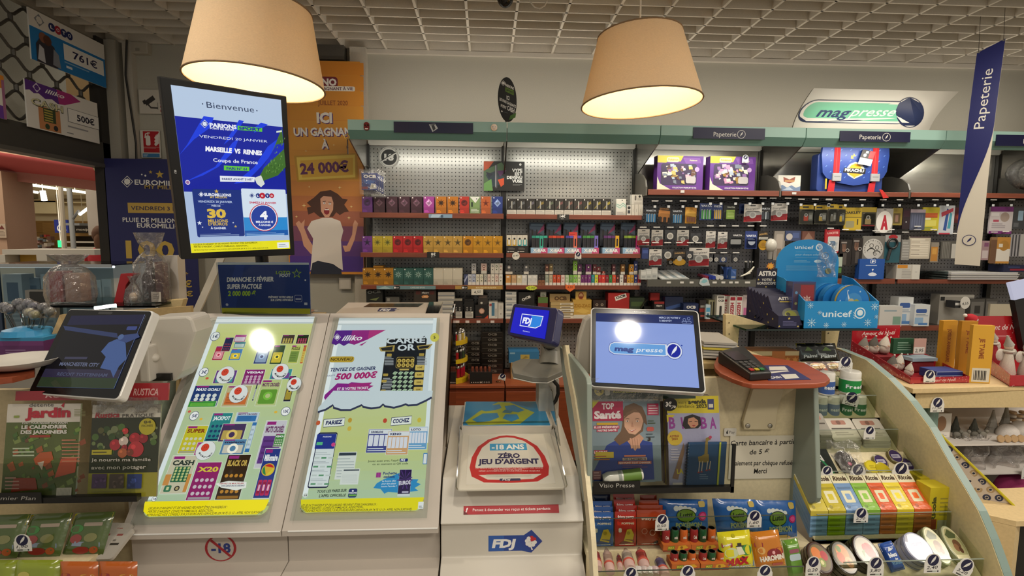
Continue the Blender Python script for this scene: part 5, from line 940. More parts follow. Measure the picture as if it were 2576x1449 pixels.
t=thing('magnifier_pack','teal pack with black round magnifier and red cap','magnifier',PY(*q9(510,1015),3.64),TP)
X=q9(452,806,572,1020);f=frY(*X,3.66);m=MB('print');m.slab(f,.003,'2c5a66');A=m.art(f);A.R(0,.75,1,1,'9c9a98');A.O(.5,.93,.3,'a02028',.08);m.bd('card',t)
m=MB('satin');c=PY(*q9(522,872),3.645);m.tube([c+V((.036*cos(k*.4),0,.036*sin(k*.4)))for k in range(17)],.008,'1c1c1e',8);m.tube([c+V((-.012,0,-.04)),c+V((-.03,0,-.12))],.01,'1c1c1e',8);m.bd('magnifier',t,sm=1)
T4('narrow silver sheet pack',586,840,648,1000,'8f8d88',lambda A:A.bars(.1,.1,.9,.9,6,'a9a7a2'))
T4('cream sheet of printed labels',650,816,800,990,'bdb4a2',lambda A:(A.R(0,.94,1,1,'4a3a3c'),A.bars(.08,.1,.92,.9,8,'d3cbba',.7),[A.R(.1,.2+.18*i,.5,.22+.18*i,'7a6e64')for i in range(4)]),yaw=-5)
T4('slim orange card in clear sleeve',810,862,872,1016,'8d8578',lambda A:(A.R(.05,.05,.9,.78,'b8803a'),A.R(.2,.4,.75,.7,'cc9a4c')))
T4('bundle of grey rulers with white end',890,852,1012,992,'55534e',lambda A:([A.R(.1+.1*i,.05,.16+.1*i,.95,'77756f')for i in range(5)],A.R(.68,.05,1,.85,'b9b7b0')))
T4('pale pink pack beside the banner foot',1206,850,1262,1000,'9a7f84',lambda A:(A.R(.1,.1,.9,.5,'c0b4b4'),A.R(.3,.7,.9,.9,'7a4a6a')))
T4('orange and white card with round picture past the banner',1272,822,1424,1026,'8a6a4a',lambda A:(A.R(.3,0,.98,1,'b9843a'),A.R(.3,.08,.98,.56,'d6d0c6'),A.O(.66,.68,.25,'a87a34'),A.R(.4,.62,.6,.75,'d8d0c0'),A.R(0,0,.3,.9,'6a4c38')),n=2)
T4('pack of black and silver pens at the edge of the picture',1424,795,1545,974,'77757a',lambda A:([A.R(.02+.1*i,.02,.07+.1*i,.95,'26262a' if i%2 else 'a9a7aa',.3)for i in range(6)],A.R(.62,.02,1,.98,'aaa8a4',.1)))
T4('black and green photo pack behind the blue charity box',76,950,128,1116,'1c201c',lambda A:(A.R(.15,.4,.95,.85,'a9b4a4'),A.R(.2,.1,.9,.35,'4f7a3c')))
pack('pale pack hanging behind the blue charity card',q8(1062,775,1146,1000),3.68,'8f8880',lambda A:(A.R(.2,.3,.8,.9,'a89e94',.2),A.R(.3,.1,.7,.4,'7a6a5c')),grp=TP,name='hanging_pack')
pack('blue-grey pack behind the top of the charity card',q8(1150,772,1275,850),3.68,'39456a',lambda A:(A.O(.3,.4,.2,'b9b4b0'),A.R(.5,.3,.9,.8,'4a5a8a')),grp=TP,name='hanging_pack')
pack('red-brown pack behind the top of the charity card',q8(1280,776,1390,852),3.68,'6a4438',lambda A:(A.pg([(.1,.1),(.5,.9),(.9,.2)],'8a6a5a'),),grp=TP,name='hanging_pack',yaw=10)
# stock on the middle plank (bays past the school bag)
ZP,ZP2=ZS[3][1]+.001,ZS[4][1]+.001
X=q9(258,990,452,1142);
for k in range(4):crt('parking_disc',f'blue cardboard parking disc, {ORD[k]} from the front of its row','parking disc',*[X[0]-k*3,X[1]+k,X[2]-k*3,X[3]],3.64+.012*k,.006,'24509c',(lambda A:(A.R(.42,.78,.64,.96,'cfd8e8',.2),A.R(.44,.8,.62,.945,'24509c',.2),A.T('P',.48,.82,.6,.82,.1,'e0e6f0',.06),A.bars(.25,.66,.82,.7,1,'a9bcdc',.8),A.pg([(.5,.5),(.58,.5),(.54,.38)],'dfe6f0'),A.pg([(.36,.22),(.42,.3),(.54,.34),(.66,.3),(.72,.22),(.62,.15),(.46,.15)],'d4dcea')))if k==0 else None,zb=ZP,group='blue parking discs',mt='gloss')
crt('notepad_stack','white ruled notepad with orange header on the plank','notepad',*q9(548,1036,668,1142),3.66,.1,'c0bdb6',lambda A:(A.R(.05,.76,.7,.98,'c9862c'),A.bars(.35,.05,.98,.7,6,'9a9894',.4)),zb=ZP2)
crt('notepad','plain white upright notepad at the end of the plank','notepad',*q9(670,1036,730,1142),3.65,.09,'cfccc4',lambda A:A.R(.35,.48,.65,.52,'9a9a98'),zb=ZP2)
for k in range(9):
 p,q=PY(*q9(975+k%3*6,1140),3.63),PY(*q9(1505-k%2*8,1140),3.63);m=MB('print');m.box(p.x,q.x,3.63+.006*(k%3),3.86,ZP2+.006*k,ZP2+.006*k+.0055,['c4c2be','b2b1b4','cfcdc8'][k%3]);m.bd('paper_pad',label=f'white paper pad, {ORD[8-k]} from the top of the pile under the banner',cat='paper pad',group='white paper pads')
m=MB('acrylic');p,q=PY(*q9(735,1140),3.66),PY(*q9(960,1040),3.66);m.box(p.x,q.x,3.66,3.82,ZP2,ZP2+.06,'c8d2d2');m.bd('clear_folder_box',label='clear plastic folder pack beside the white notepads',cat='folder')
crt('dark_blue_box','dark blue box with red lettering at the edge of the picture','box',*q9(1380,1038,1548,1096),3.66,.12,'1a2140',lambda A:(A.R(.3,.2,1,.45,'8a1f34'),A.bars(.2,.6,.9,.8,1,'3a4a7a')),zb=ZP2+.056)
# lowest plank
ZQ=ZS[3][2]+.001;ZQ2=ZS[4][2]+.001
def lp(label,q,c,art=None,Y=3.64,d=.08,z=ZQ,name='stationery_box',cat='box',**k):return crt(name,label,cat,*q,Y,d,c,art,zb=z,**k)
def bl(A):A.R(.1,.62,.8,.8,'3a5a9a',.3);A.R(.05,.1,.6,.4,'8fb0d0');A.bars(.1,.45,.9,.58,2,'8d9aa8');A.R(.3,.05,.9,.15,'4f7fb8')
lp('white and blue stationery pack, tallest on the lowest plank',q9(555,1288,670,1500),'cfd2d2',bl,Y=3.68)
lp('white and blue stationery pack, nearest the grey box',q9(684,1346,802,1512),'cfd2d2',bl,Y=3.64)
lp('flat white carton behind the red christmas card',q9(415,1358,590,1500),'c4c2bd',lambda A:(A.bars(.2,.7,.9,.85,1,'8fa0a8'),A.R(.6,.1,.95,.5,'7a9a8a')),Y=3.62)
lp('pale grey box with black corner mark on the lowest plank',q9(868,1268,1135,1515),'97948c',lambda A:(A.R(.03,.8,.15,.97,'2a2a2a'),A.R(.0,.93,1,.97,'b4b1a8')),Y=3.72,z=ZQ2)
lp('small black and white box beside the egg-shaped price tag',q9(1005,1318,1048,1372),'2c2c2e',lambda A:A.R(.0,.4,1,.75,'c9c7c2'),Y=3.62,z=zpx(330+1372/3.083,2400,3.62))
f=frY(*q9(1045,1284,1120,1378),3.6);m=MB('print');m.prism([f.pt(*p)for p in rrect(0,0,1,1,.48,.5,8)],(0,.003,0),'d3d0c8');m.art(f).T('4,55',.18,.3,.85,.38,.22,'3a3a3c',.01,.15);m.bd('egg_price_tag',label='egg-shaped white handwritten 4,55 price tag',cat='price tag')
for k,a in en((1122,1240)):lp(('clear-lidded dark box, nearest the egg-shaped tag','clear-lidded dark box, furthest from the egg-shaped tag')[k],q9(a,1302-k*2,a+110-k*20,1400),'4a4845',lambda A:(A.R(.05,.3,.95,.9,'6a6864'),A.R(.1,.1,.9,.25,'b4b2ac'),A.R(.3,.45,.7,.75,'33312f')),Y=3.68,z=ZQ2)
lp('cream envelope pack leaning on the lowest plank',q9(1275,1340,1480,1420),'b4aa94',lambda A:A.pg([(0,0),(.5,.5),(1,0)],'a39880'),Y=3.66,d=.02,z=ZQ2,name='envelope_pack',cat='envelope',yaw=-8)
# ---------------------------------------------------------------- hanging two-tone banner
Y=3.2;t=thing('hanging_banner','tall navy and cream stationery banner hanging from the ceiling','banner',PY(2440,668,Y))
tl,tr,br,blp=PY(2458,134,Y),PY(2524,108,Y-.1),PY(2465,669,Y-.1),PY(2401,665,Y)
f=Fr(blp,br-blp,tl-blp);m=MB('satin')
bend=lambda a,b:f.o+f.u*a+f.v*b+f.n*(.05*sin(b*3.1))
class Bend(Fr):
 def pt(s,a,b,l=0):return bend(a,b)+s.n*l
fb=Bend(f.o,f.u,f.v)
m.grid(lambda a,b:fb.pt(a,b*(1+.045*a)),4,28,'cdc6b6');m.grid(lambda a,b:fb.pt(1-a,b*(1+.045*(1-a)),-.003),4,28,'c4bdae')
A=Art(m,fb,False,'satin',3e-4);n=40
def wv(b):  # how far the navy reaches across at height b
 s_=min(1,max(0,(b-.13)/.53));return s_*s_*(3-2*s_)
vs_=[];fs_=[]
for k in range(61):
 b=.13+(1-.13)*k/60;vs_+=[fb.pt(0,b,.002),fb.pt(wv(b),b*(1+.045*wv(b))if b>.9 else b,.002)]
 if k:fs_.append((2*k-2,2*k-1,2*k+1,2*k))
m.add(vs_,fs_,'141b5c');A.l=10
A.T('Papeterie',.64,.64,.70,.915,.42*fb.w/fb.h,'d9d6cc',.0);
A.ring(.5,.12,.27,.24,'1a2058','cdc6b6',ry=.0255);A.feather(.5,.12,.2,None,'1a2058');m.bd('panel',t,sm=0)
for a in(.06,.94):m=MB('metal');p=fb.pt(a,1.0+.04*a,.002);m.lathe(p,[(.006,0),(.006,.004)],'b0b0b0',8,ax=(0,-1,0));m.tube([p,(p.x,p.y+.01,ZC+.02)],.0012,'55534e',4);m.bd('hanging_wire',t)
t=thing('tilted_display_screen','dark screen with pale panel tilted into the picture edge','screen',PY(2570,880,2.6))
m=MB('satin');m.prism([PY(x,y,2.6)for x,y in((2552,755),(2640,735),(2640,905),(2576,880))],(0,.03,0),'1d1c1b');m.bd('base',t)
m=MB('glow0.75');m.prism([PY(x,y,2.59)for x,y in((2540,712),(2640,690),(2640,735),(2552,755))],(0,.02,0),'c4c6dc');m.bd('panel',t)
# ================================================================ lottery counter: two slanted light boxes and the low validation unit
PL,PV='bfb6ab','cdc7bb'
def k5(x,y):return 330+x/2.104,760+y/2.104
def k6(x,y):return 720+x/2.102,760+y/2.102
LB=rect4((505,797),(1120,800),(1104,1327),(300,1345),1.615)
SLX=(LB.v.y,LB.v.z)
zlip,ztop=LB.o.z,LB.o.z+LB.v.z;Yf,Yt=1.615,1.615+LB.v.y
LB=Fr((LB.o.x,Yf,zlip),(1.0,0,0),(0,LB.v.y,LB.v.z))  # squared up
zs_=PY(700,1412,1.665).z;zpl=PY(700,1470,1.56).z
def unit(x0,x1,name,label,quad,art,cat='lottery display'):
 t=thing(name,label,cat,((x0+x1)/2,1.9,0),'slanted lottery light boxes')
 pr=[(Yf,zlip),(Yf,zlip-.018),(1.665,zlip-.022),(1.665,zs_),(1.56,zpl),(1.56,0),(2.3,0),(2.3,ztop-.02),(Yt+.05,ztop+.004),(Yt+.015,ztop+.012),(Yt,ztop)]
 g=.0015;m=MB('plastic');m.prism([(x0+g,y,z)for y,z in pr][::-1],(x1-x0-2*g,0,0),PL);m.bd('housing',t)
 m=MB('gloss');m.tube([(x0+.02,Yf+.001,zlip-.002),(x1-.004,Yf+.001,zlip-.002)],.003,'e6e6e2',6);m.bd('lip',t)  # pale bead: the highlight along the lip, put into its colour
 bl,tr=[LB.px(*q)for q in quad];w_,h_=tr[0]-bl[0],tr[1]-bl[1]
 f=Fr(LB.pt(bl[0],bl[1],.002),LB.u*w_,LB.v*h_);m=MB('glow0.8');rr=rrect(0,0,1,1,.07,.07*f.w/f.h)
 rr=[p for p in rr if p[1]<.5]+[(1,1),(0,1)]
 m.prism([f.pt(*p)for p in rr],f.n*-.002,'c4cf8c');A=Art(m,Fr(f.o,f.u,f.v),True,'glow0.8',3e-5);art(A,f);m.bd('lit_panel',t)
 fc=Fr(LB.pt(bl[0]-.02,bl[1]-.03,.012),LB.u*(w_+.035),LB.v*(1.015-bl[1]));m=MB('acrylic');m.slab(fc,.003,'f4f7f6');m.bd('clear_cover',t)
 return t
def grad(A,rows):  # printed colour bands from bottom to top
 for k in range(len(rows)-1):
  for j in range(6):
   a,b=rows[k],rows[k+1];y0=a[0]+(b[0]-a[0])*j/6;y1=a[0]+(b[0]-a[0])*(j+1)/6;c=tuple(C(a[1])[i]+(C(b[1])[i]-C(a[1])[i])*(j+.5)/6 for i in range(3))+(1,)
   s=A.ispx;A.u();A.R(0 if y0>.07 else .0,max(y0,.0),1,y1,c);A.ispx=s;A.l-=1
 A.l+=1
WN=['LES JEUX D’ARGENT ET DE HASARD PEUVENT ÊTRE DANGEREUX :','PERTES D’ARGENT, CONFLITS FAMILIAUX, ADDICTION...','RETROUVEZ NOS CONSEILS SUR JOUEURS-INFO-SERVICE.FR (09 74 75 13 13 - APPEL NON SURTAXÉ)']
def ledstrip(A):
 s=A.ispx;A.u();A.R(.0,.07,.04,1,'f4fbfc');A.R(0,.955,1,1,'cfd8da');A.R(0,.965,1,.985,'f4f8f8');A.ispx=s
def panel1(A,f):
 s=A.ispx;A.u();A.R(.0,.085,1,.2,'b4c892');A.ispx=s
 grad(A,[(.05,'bcd2b0'),(.4,'c2d4a6'),(.62,'cbd792'),(.85,'d4da84'),(1,'dde0a4')]);ledstrip(A)
 def tk(bx,by,tx,ty,c,c2,txt=None,style=0,tc='ffffff'):
  U0,V0=A.P(*k5(bx,by));V1=A.P(*k5(tx,ty))[1];U1=min(.995,A.P(*k5(bx+(tx-bx)-.27*(by-ty),by))[0]);A.u();A.R(U0,V0,U1,V1,'e9ecdf')
  g=lambda a,b_:(U0+(U1-U0)*a,V0+(V1-V0)*b_)
  R=lambda a,b_,c_,d,cc,rad=0:A.R(*g(a,b_),*g(c_,d),cc,rad)
  R(.02,.015,.98,.985,c)
  R(.08,.9,.5,.97,'a02a80');rw=(U1-U0)
  if txt:A.T(txt,*g(.1,.74),*g(.92,.74),(V1-V0)*.13,tc,.04)
  if style==0:R(.1,.08,.9,.62,c2,.1);A.O(*g(.5,.38),rw*.22,dk(c2,1.6));A.O(*g(.5,.38),rw*.12,c)
  elif style==1:
   for i in range(4):
    for j in range(3):A.O(*g(.2+.2*i,.18+.17*j),rw*.075,c2,n=10);A.l-=1
   A.l+=1;R(.08,.03,.92,.09,dk(c2,.6))
  elif style==2:
   R(.08,.1,.92,.66,c2)
   for i in range(4):A.bars(*g(.14,.15+.12*i),*g(.86,.24+.12*i),1,dk(c2,.7))
  elif style==3:
   for i in range(3):R(.1+.28*i,.06,.34+.28*i,.36,c2,.2);R(.13+.28*i,.1,.31+.28*i,.32,dk(c2,.6),.2);R(.16+.28*i,.15,.28+.28*i,.27,'e9b0c8',.3)
   A.O(*g(.5,.56),rw*.4,'d9b23c');A.O(*g(.5,.56),rw*.34,'c8302c',a0=20,a1=140);A.O(*g(.5,.56),rw*.34,'3a8a4a',a0=140,a1=260);A.O(*g(.5,.56),rw*.34,'d9c93c',a0=260,a1=380)
  elif style==4:
   R(.25,.3,.85,.7,'2f6a4a');
   for i in range(5):
    for j in range(4):A.O(*g(.33+.15*j,.36+.075*i),rw*.05,'c9cf8a',n=8);A.l-=1
   A.l+=1;R(.12,.06,.38,.22,'3f7a5a',.2);R(.2,.1,.3,.18,'cfd8a0');A.O(*g(.6,.14),rw*.1,'2c2c2a');A.O(*g(.6,.14),rw*.06,'b9a878');R(.0,.22,.22,.5,'d8944c');R(.85,.05,.98,.5,'d8944c')
  A.x()
 def disc(x,y,r):
  X,Y_=k5(x,y);A.O(X,Y_,r/2.104,'7d8486');A.O(X,Y_,r/2.104-.6,'e3e7e4');A.O(X-1,Y_-r/7,r/5.2,'d5442f');A.O(X-3,Y_-r/6,1,'5a1a14');A.O(X+2,Y_-r/6,1,'5a1a14')
  for k,ch in en('INDISPONIBLE'):
   t_=radians(205+12*k);a=X+r/2.104*.76*cos(t_),Y_-r/2.104*.76*sin(t_);d_=(-sin(t_)*1.5,-cos(t_)*1.5);A.T(ch,a[0]-d_[0],a[1]-d_[1],a[0]+d_[0],a[1]+d_[1],3.6,'45484c',.03)
 tk(425,308,500,233,'b8324a','e8a0a8',None,0);tk(475,262,540,187,'2b2f55','b04050',None,1);tk(540,210,612,173,'b0488c','e4d4dc',None,2);tk(540,242,607,211,'2f7f86','c8d8d4',None,2);tk(513,308,590,248,'4a86c4','e0c44a',None,0)
 tk(645,328,742,228,'2c3f78','8fa4c4',None,0);tk(730,330,820,228,'2c4a24','d9c23a',None,0);tk(790,222,870,174,'4a3b34','c9b45a',None,1);tk(870,222,945,174,'26331f','c04a6a',None,1);tk(825,328,905,228,'c9cc6a','7f9a4a','PUZZLE',2,'4a4a2a');tk(892,328,937,228,'d07a3a','e4c05a',None,2)
 tk(430,432,562,362,'6a3a8a','3f9a9c',None,0);tk(580,440,713,357,'8f2a72','d0aac0','VEGAS',1);tk(730,410,858,355,'3f9a9c','7a4a9a',None,0);tk(640,525,672,430,'2b2f4a','b8b8c4',None,2)
 tk(298,557,484,442,'22407a','e6e9e4','MAXI GOAL!',1);tk(298,557,455,525,'3f9a3c','6fbf4a',None,2);tk(475,557,642,443,'c9b888','d8743c',None,2);tk(654,553,803,412,'c4cf8c','6aa03a','MOTS CROISÉS',0,'6a2a60');tk(805,530,880,392,'2a2c3c','b09a3c',None,0)
 tk(385,740,538,587,'2f8c8c','22406a','JACKPOT',1);tk(600,800,682,585,'3a78b8','cfe0ec',None,2);tk(545,640,682,585,'c4d8e4','3a78b8','MOTS CROISÉS',2,'6a2a60');tk(245,806,405,655,'d3c72f','d8d8c0','SUPER',1,'8a3a1c');tk(458,742,615,645,'4a3560','c4a85a',None,0);tk(466,810,617,727,'5a8ab0','d8d0c0','maison',0,'2a2a4a');tk(325,835,440,743,'c0578f','dcd8dc',None,1)
 tk(150,1020,347,813,'d6cdb0','3f8a5c','CASH',4,'2c3a34');tk(288,1055,480,848,'9a2a6c','d8c8d0','X20',1,'e8d04a');tk(443,1052,640,808,'3b2a1c','c98a34','BLACK OR',1,'d8b45a')
 tk(650,885,838,628,'d4d0d8','6a3f8c','MOTS CROISÉS',2,'6a2a60');tk(752,770,825,700,'4f8f4a','d8d8c8','GO',1);tk(645,1045,812,775,'2f3f8a','c02a5a','Millionnaire',3)
 A.pg([k5(450,965),k5(520,950),k5(615,955),k5(612,985),k5(560,1000),k5(480,985)],'e9ece4');A.T('TENTEZ DE MULTIPLIER',*k5(470,968),*k5(600,966),3.4,'b03a4a',.03);A.T('VOS GAINS EN ACCÉDANT',*k5(480,980),*k5(604,978),3.4,'3a3a6a',.03)
 for x,y,r in((503,390,46),(793,372,43),(572,490,48),(866,440,38),(400,790,51)):disc(x,y,r)
 for x,y,t_ in((450,188,'1€'),(390,377,'3€'),(340,608,'5€'),(822,584,'10€')):X,Y_=k5(x,y);A.O(X,Y_,11.5,'2c3a6a');A.O(X,Y_,10.4,'e6ece8');A.T(t_,X-6.5,Y_+4,X+6.5,Y_+3.5,8,'1d2a5c',.02)
 for x,y,c in((408,410,'c85a3a'),(315,585,'c85a4a'),(376,625,'d8b03c'),(770,588,'d8b03c')):A.O(*k5(x,y),4,c,3)
 yb=A.P(*k5(100,1060))[1];A.u();A.pg([(.07,0),(.93,0),(.985,.02),(1,.05),(1,yb),(0,yb),(0,.05),(.015,.02)],'f0e21a');A.x()
 A.T(WN[0],*k5(98,1102),*k5(515,1095),6.3,'4a4620',.01,.25);A.T(WN[1],*k5(95,1120),*k5(445,1114),6.3,'4a4620',.01,.25);A.T(WN[2],*k5(88,1138),*k5(700,1122),6.3,'4a4620',.01,.25)
 A.O(*k5(131,1046),6.6,'5a6a78');A.O(*k5(131,1046),5.6,'e4ebe6');A.T('18',k5(123,1051)[0],k5(123,1051)[1],k5(140,1050)[0],k5(140,1050)[1],4,'3a4a6a',.03)
def panel2(A,f):
 grad(A,[(.05,'b6cfae'),(.3,'cbd388'),(.5,'cbd59a'),(.58,'d0daae')]);A.u();A.R(0,.545,1,1,'d4e0e6');ledstrip(A);A.R(.965,.3,1,1,'e8f2f6');A.x()
 NV='22285c';MG='b02a72'
 A.pg([k6(x,y)for x,y in((262,150),(527,147),(430,198),(360,226),(330,218),(305,232),(280,218),(262,228),(240,218))],'5c2a8c');A.pg([k6(x,y)for x,y in((350,149),(527,147),(430,198),(360,226),(335,216))],'9a2f84');A.pg([k6(x,y)for x,y in((440,149),(527,147),(430,198))],'b83a80')
 A.pg([k6(x,y)for x,y in((385,228),(430,206),(400,230))],'a8317f');A.clover(*k6(270,186),8,'5c2a8c','f0eaf4',rim='f0eaf4');A.T('illiko',*k6(293,204),*k6(400,202),13.5,'f6f4f8',.02,.35)
 A.R(*k6(226,319),*k6(362,287),'c2a23c',.4);A.T('NOUVEAU',*k6(235,311),*k6(349,309),7.6,'4a3a1c',.02)
 A.T('TENTEZ DE GAGNER',*k6(233,367),*k6(472,358),8.6,NV,.03,.2);A.T('JUSQU’À',*k6(215,394),*k6(258,391),4,'6a6a8a',.01);A.T('500 000€',*k6(256,411),*k6(482,399),15.5,MG,.045,.2)
 A.pg([k6(x,y)for x,y in((205,490),(245,455),(270,430),(330,432),(345,424),(400,428),(455,425),(440,440),(462,443),(430,462),(445,470),(380,492),(335,500),(330,515),(260,515),(235,528),(240,514),(210,528),(200,505))],'8f2a8c');A.pg([k6(x,y)for x,y in((330,432),(455,425),(440,440),(462,443),(430,462),(445,470),(380,492),(340,500))],'a8307e')
 A.T('ET SI VOTRE TICKET',*k6(269,466),*k6(434,460),6.2,'f2eef4',.03);A.T('VALAIT DE L’OR ?',*k6(246,487),*k6(413,481),6.6,'f2eef4',.03)
 A.R(*k6(490,513),*k6(744,193),'6a6c58');A.R(*k6(492,511),*k6(742,195),'23262b')
 A.pg([k6(x,y)for x,y in((490,240),(575,228),(570,262),(500,262))],'b29a52');A.pg([k6(x,y)for x,y in((500,244),(565,234),(560,257),(508,257))],'2a2c2e');A.pg([k6(x,y)for x,y in((690,232),(775,222),(755,248),(700,254))],'b29a52');A.pg([k6(x,y)for x,y in((700,236),(762,229),(748,244),(704,248))],'2a2c2e')
 for dx,c,o in((1.2,'17181c',.06),(0,'d4dde2',.035)):A.T('CARRÉ',*[v+dx for v in k6(529,221)],*[v+dx for v in k6(735,215)],14,c,o);A.T('OR',*[v+dx for v in k6(588,258)],*[v+dx for v in k6(682,253)],15,c,o)
 A.R(*k6(578,350),*k6(679,291),'c9b062',.15);A.R(*k6(580,348),*k6(677,293),'33291a',.15)
 for i in range(4):
  for j in range(2):A.O(*k6(598+23*i-j*1,311+23*j),5,'d0b45c',n=12);A.O(*k6(598+23*i-j*1,311+23*j),2.6,'8a7434',n=8);A.l-=2
 A.l+=2;A.R(*k6(598,362),*k6(650,354),'c9b062',.4)
 for j in range(5):
  for i in range(4):
   x,y=577+29*i-j*2.2,375+23*j;A.pg([k6(x-14,y+2),k6(x-2,y-8),k6(x+14,y-4),k6(x+3,y+8)],'b9cfae');A.pg([k6(x-14,y+2),k6(x+3,y+8),k6(x+2,y+13),k6(x-14,y+7)],'7f9a78');A.pg([k6(x-6,y),k6(x,y-4),k6(x+7,y-1),k6(x+1,y+4)],'8fae88');A.l-=3
 A.l+=3
 for j,t_ in en(('10€','50€','100€','500€')):y=346+39*j;A.R(*k6(681-j*3,y+16),*k6(732-j*3,y-14),'d2b862',.2);A.T(t_,*k6(695-j*3,y+5),*k6(720-j*3,y+4),4,'6a5420',.03)
 for x,y,w_ in((520,288,48),(512,400,48),(506,440,48),(692,288,52)):A.bars(*k6(x,y+48),*k6(x+w_,y),6,'a9adb0',.5)
 for x,y in((545,280),(526,385),(518,418),(513,470),(716,278)):A.R(*k6(x-14,y+8),*k6(x+14,y-6),'b59a4a',.2)
 A.R(*k6(562,505),*k6(664,493),'d8dcd8');A.O(*k6(706,494),5,'d8dcd8');A.T('18',*k6(701,498),*k6(711,498),3.5,'4a4a4a',.03)
 A.O(*k6(785,188),11,'d9cf5c');A.T('5',*k6(780,195),*k6(790,194),7,'3a3a2a',.03)
 wv_=[k6(x,y)for x,y in((168,583),(210,570),(248,546),(252,560),(290,572),(340,572),(400,546),(408,556),(450,563),(495,558),(513,542),(522,552),(570,560),(615,548),(632,541),(645,548),(690,545),(740,522),(770,505))]
 A.pg(wv_+[k6(775,470),k6(250,470),k6(170,560)],'d4e0e6');A.line(wv_,.008,'3a3f5a')
 for q,tx,a,b in(((200,622,311,613,307,654,196,663),'PARIEZ',(208,651),(298,643)),((558,613,665,603,661,645,553,655),'COCHEZ',(564,642),(653,634))):
  p=[k6(q[i],q[i+1])for i in(0,2,4,6)];A.pg(p,'eef2ea');A.line(p+[p[0]],.002,NV);A.T(tx,*k6(*a),*k6(*b),10,NV,.04,.15)
 for x,y,c in((170,640,'d0603a'),(338,626,'c9a03c'),(335,670,'d8b84c'),(523,628,'c8503a'),(704,625,'d6c04a')):A.O(*k6(x,y),5,c,6)
 A.R(*k6(112,985),*k6(274,690),'1c2244',.1);A.R(*k6(118,978),*k6(270,697),'e0e8e8',.08);A.R(*k6(150,778),*k6(268,698),'2b3a92',.06);A.T('PARIONS',*k6(195,717),*k6(240,716),3.2,'dfe4f4',.03)
 for j in range(4):y=800+46*j;A.bars(*k6(150-j*7,y+10),*k6(235-j*7,y-5),2,'8a939c',.4);[A.R(*k6(150-j*7+36*i,y+30),*k6(178-j*7+36*i,y+21),'5f9a72' if(i+j)%2 else 'c9d4d0')for i in range(3)]
 A.R(*k6(160,758),*k6(195,742),'5fc08a');A.O(*k6(250,755),5,'d84a8c')
 for b,t_,s in(((255,940),(376,793),1),((283,967),(392,882),2)):A.R(*k6(*b),*k6(*t_),'dfe4de');A.R(*k6(b[0]+(t_[0]-b[0])*.2,b[1]+(t_[1]-b[1])*.86),*k6(t_[0]-4,t_[1]+4),'3a4450');A.bars(*k6(b[0]+12,b[1]-8),*k6(t_[0]-16,t_[1]+30),7,'aab4b4',.35,s)
 def grid_(bl,tr,c,n,txt):
  A.R(*k6(*bl),*k6(*tr),'e6eaea');A.R(*k6(bl[0]+2,bl[1]-2),*k6(tr[0]-2,tr[1]+2),c);a,b=A.P(*k6(*bl)),A.P(*k6(*tr));A.u();W,H=b[0]-a[0],b[1]-a[1]
  A.R(a[0]+.03*W,a[1]+.79*H,b[0]-.03*W,b[1]-.03*H,'e4e8ec');A.T(txt,a[0]+.12*W,a[1]+.83*H,a[0]+.62*W,a[1]+.83*H,.09*H,NV,.04)
  for i in range(n):A.R(a[0]+W*(.05+.9*i/n),a[1]+.28*H,a[0]+W*(.05+.9*(i+.85)/n),a[1]+.74*H,'e2e4ee',.1)
  A.bars(a[0]+.06*W,a[1]+.05*H,a[0]+.9*W,a[1]+.22*H,2,'dfe6ee',.4);A.x()
 grid_((420,800),(562,672),'4a5090',4,'EUROMILLIONS');grid_((640,783),(752,660),'6fa6d0',6,'LOTO');grid_((525,811),(655,683),'d8a878',5,'KENO')
 A.T('Jouez aussi avec l’appli',*k6(433,848),*k6(594,843),5,'3a4a34',.01);A.R(*k6(600,846),*k6(645,829),'2a3578',.3);A.T('FDJ',*k6(606,843),*k6(630,841),5.5,'f0f2f6',.04,.2);A.T('ou en scannant ce QR code',*k6(457,864),*k6(645,860),5,'3a4a34',.01)
 A.R(*k6(722,860),*k6(748,800),'4a8ac4',.15);A.R(*k6(725,856),*k6(745,805),'e8ecec',.15)
 A.pg([k6(x,y)for x,y in((462,985),(480,960),(515,940),(600,905),(600,935),(700,940),(690,955),(712,965),(680,985),(700,1000),(650,1005),(640,1015),(540,1005),(520,1015),(500,990))],'2f8fc8')
 A.R(*k6(475,930),*k6(503,903),'a03a8c');A.R(*k6(487,930),*k6(492,895),'d86ab0');A.T('Pochette',*k6(513,914),*k6(586,912),6.5,'23407a',.03);A.T('cadeau',*k6(515,932),*k6(575,930),6.5,'23407a',.03)
 for j,s in en(('La bonne idée','pour faire plaisir','toute l’année !')):A.T(s,*k6(508-j*3,953+14*j),*k6(580+j*3,951+14*j),4.6,'e6f0f6',.01,.2)
 A.R(*k6(588,1030),*k6(666,886),'d6dcdc');A.R(*k6(590,1016),*k6(665,888),'2c1f4a');[A.pg([k6(628,940),k6(628+40*cos(a),940+52*sin(a)),k6(628+40*cos(a+.12),940+52*sin(a+.12))],'5a3a86')for a in[i*.6 for i in range(11)]];A.T('EUROS',*k6(597,970),*k6(658,964),10,'e6e2ee',.04);A.R(*k6(612,1012),*k6(648,1002),'b9b4cc',.3)
 A.T('TOUS LES PARIS SUR',*k6(165,1011),*k6(320,1004),7,'2f4034',.03,.2);A.T('L’APPLI OFFICIELLE',*k6(174,1034),*k6(317,1029),7,'2f4034',.03,.2);A.R(*k6(327,1036),*k6(379,988),'23306e',.2);A.T('PARIONS',*k6(331,1015),*k6(374,1014),4,'eef0f6',.04);A.R(*k6(332,1029),*k6(372,1019),'6fb04a');A.clover(*k6(354,1000),4,'23306e','eef0f6')
 A.O(*k6(104,1024),6,'dfe6e0');A.T('18',*k6(98,1029),*k6(112,1028),4,'4a4a4a',.03)
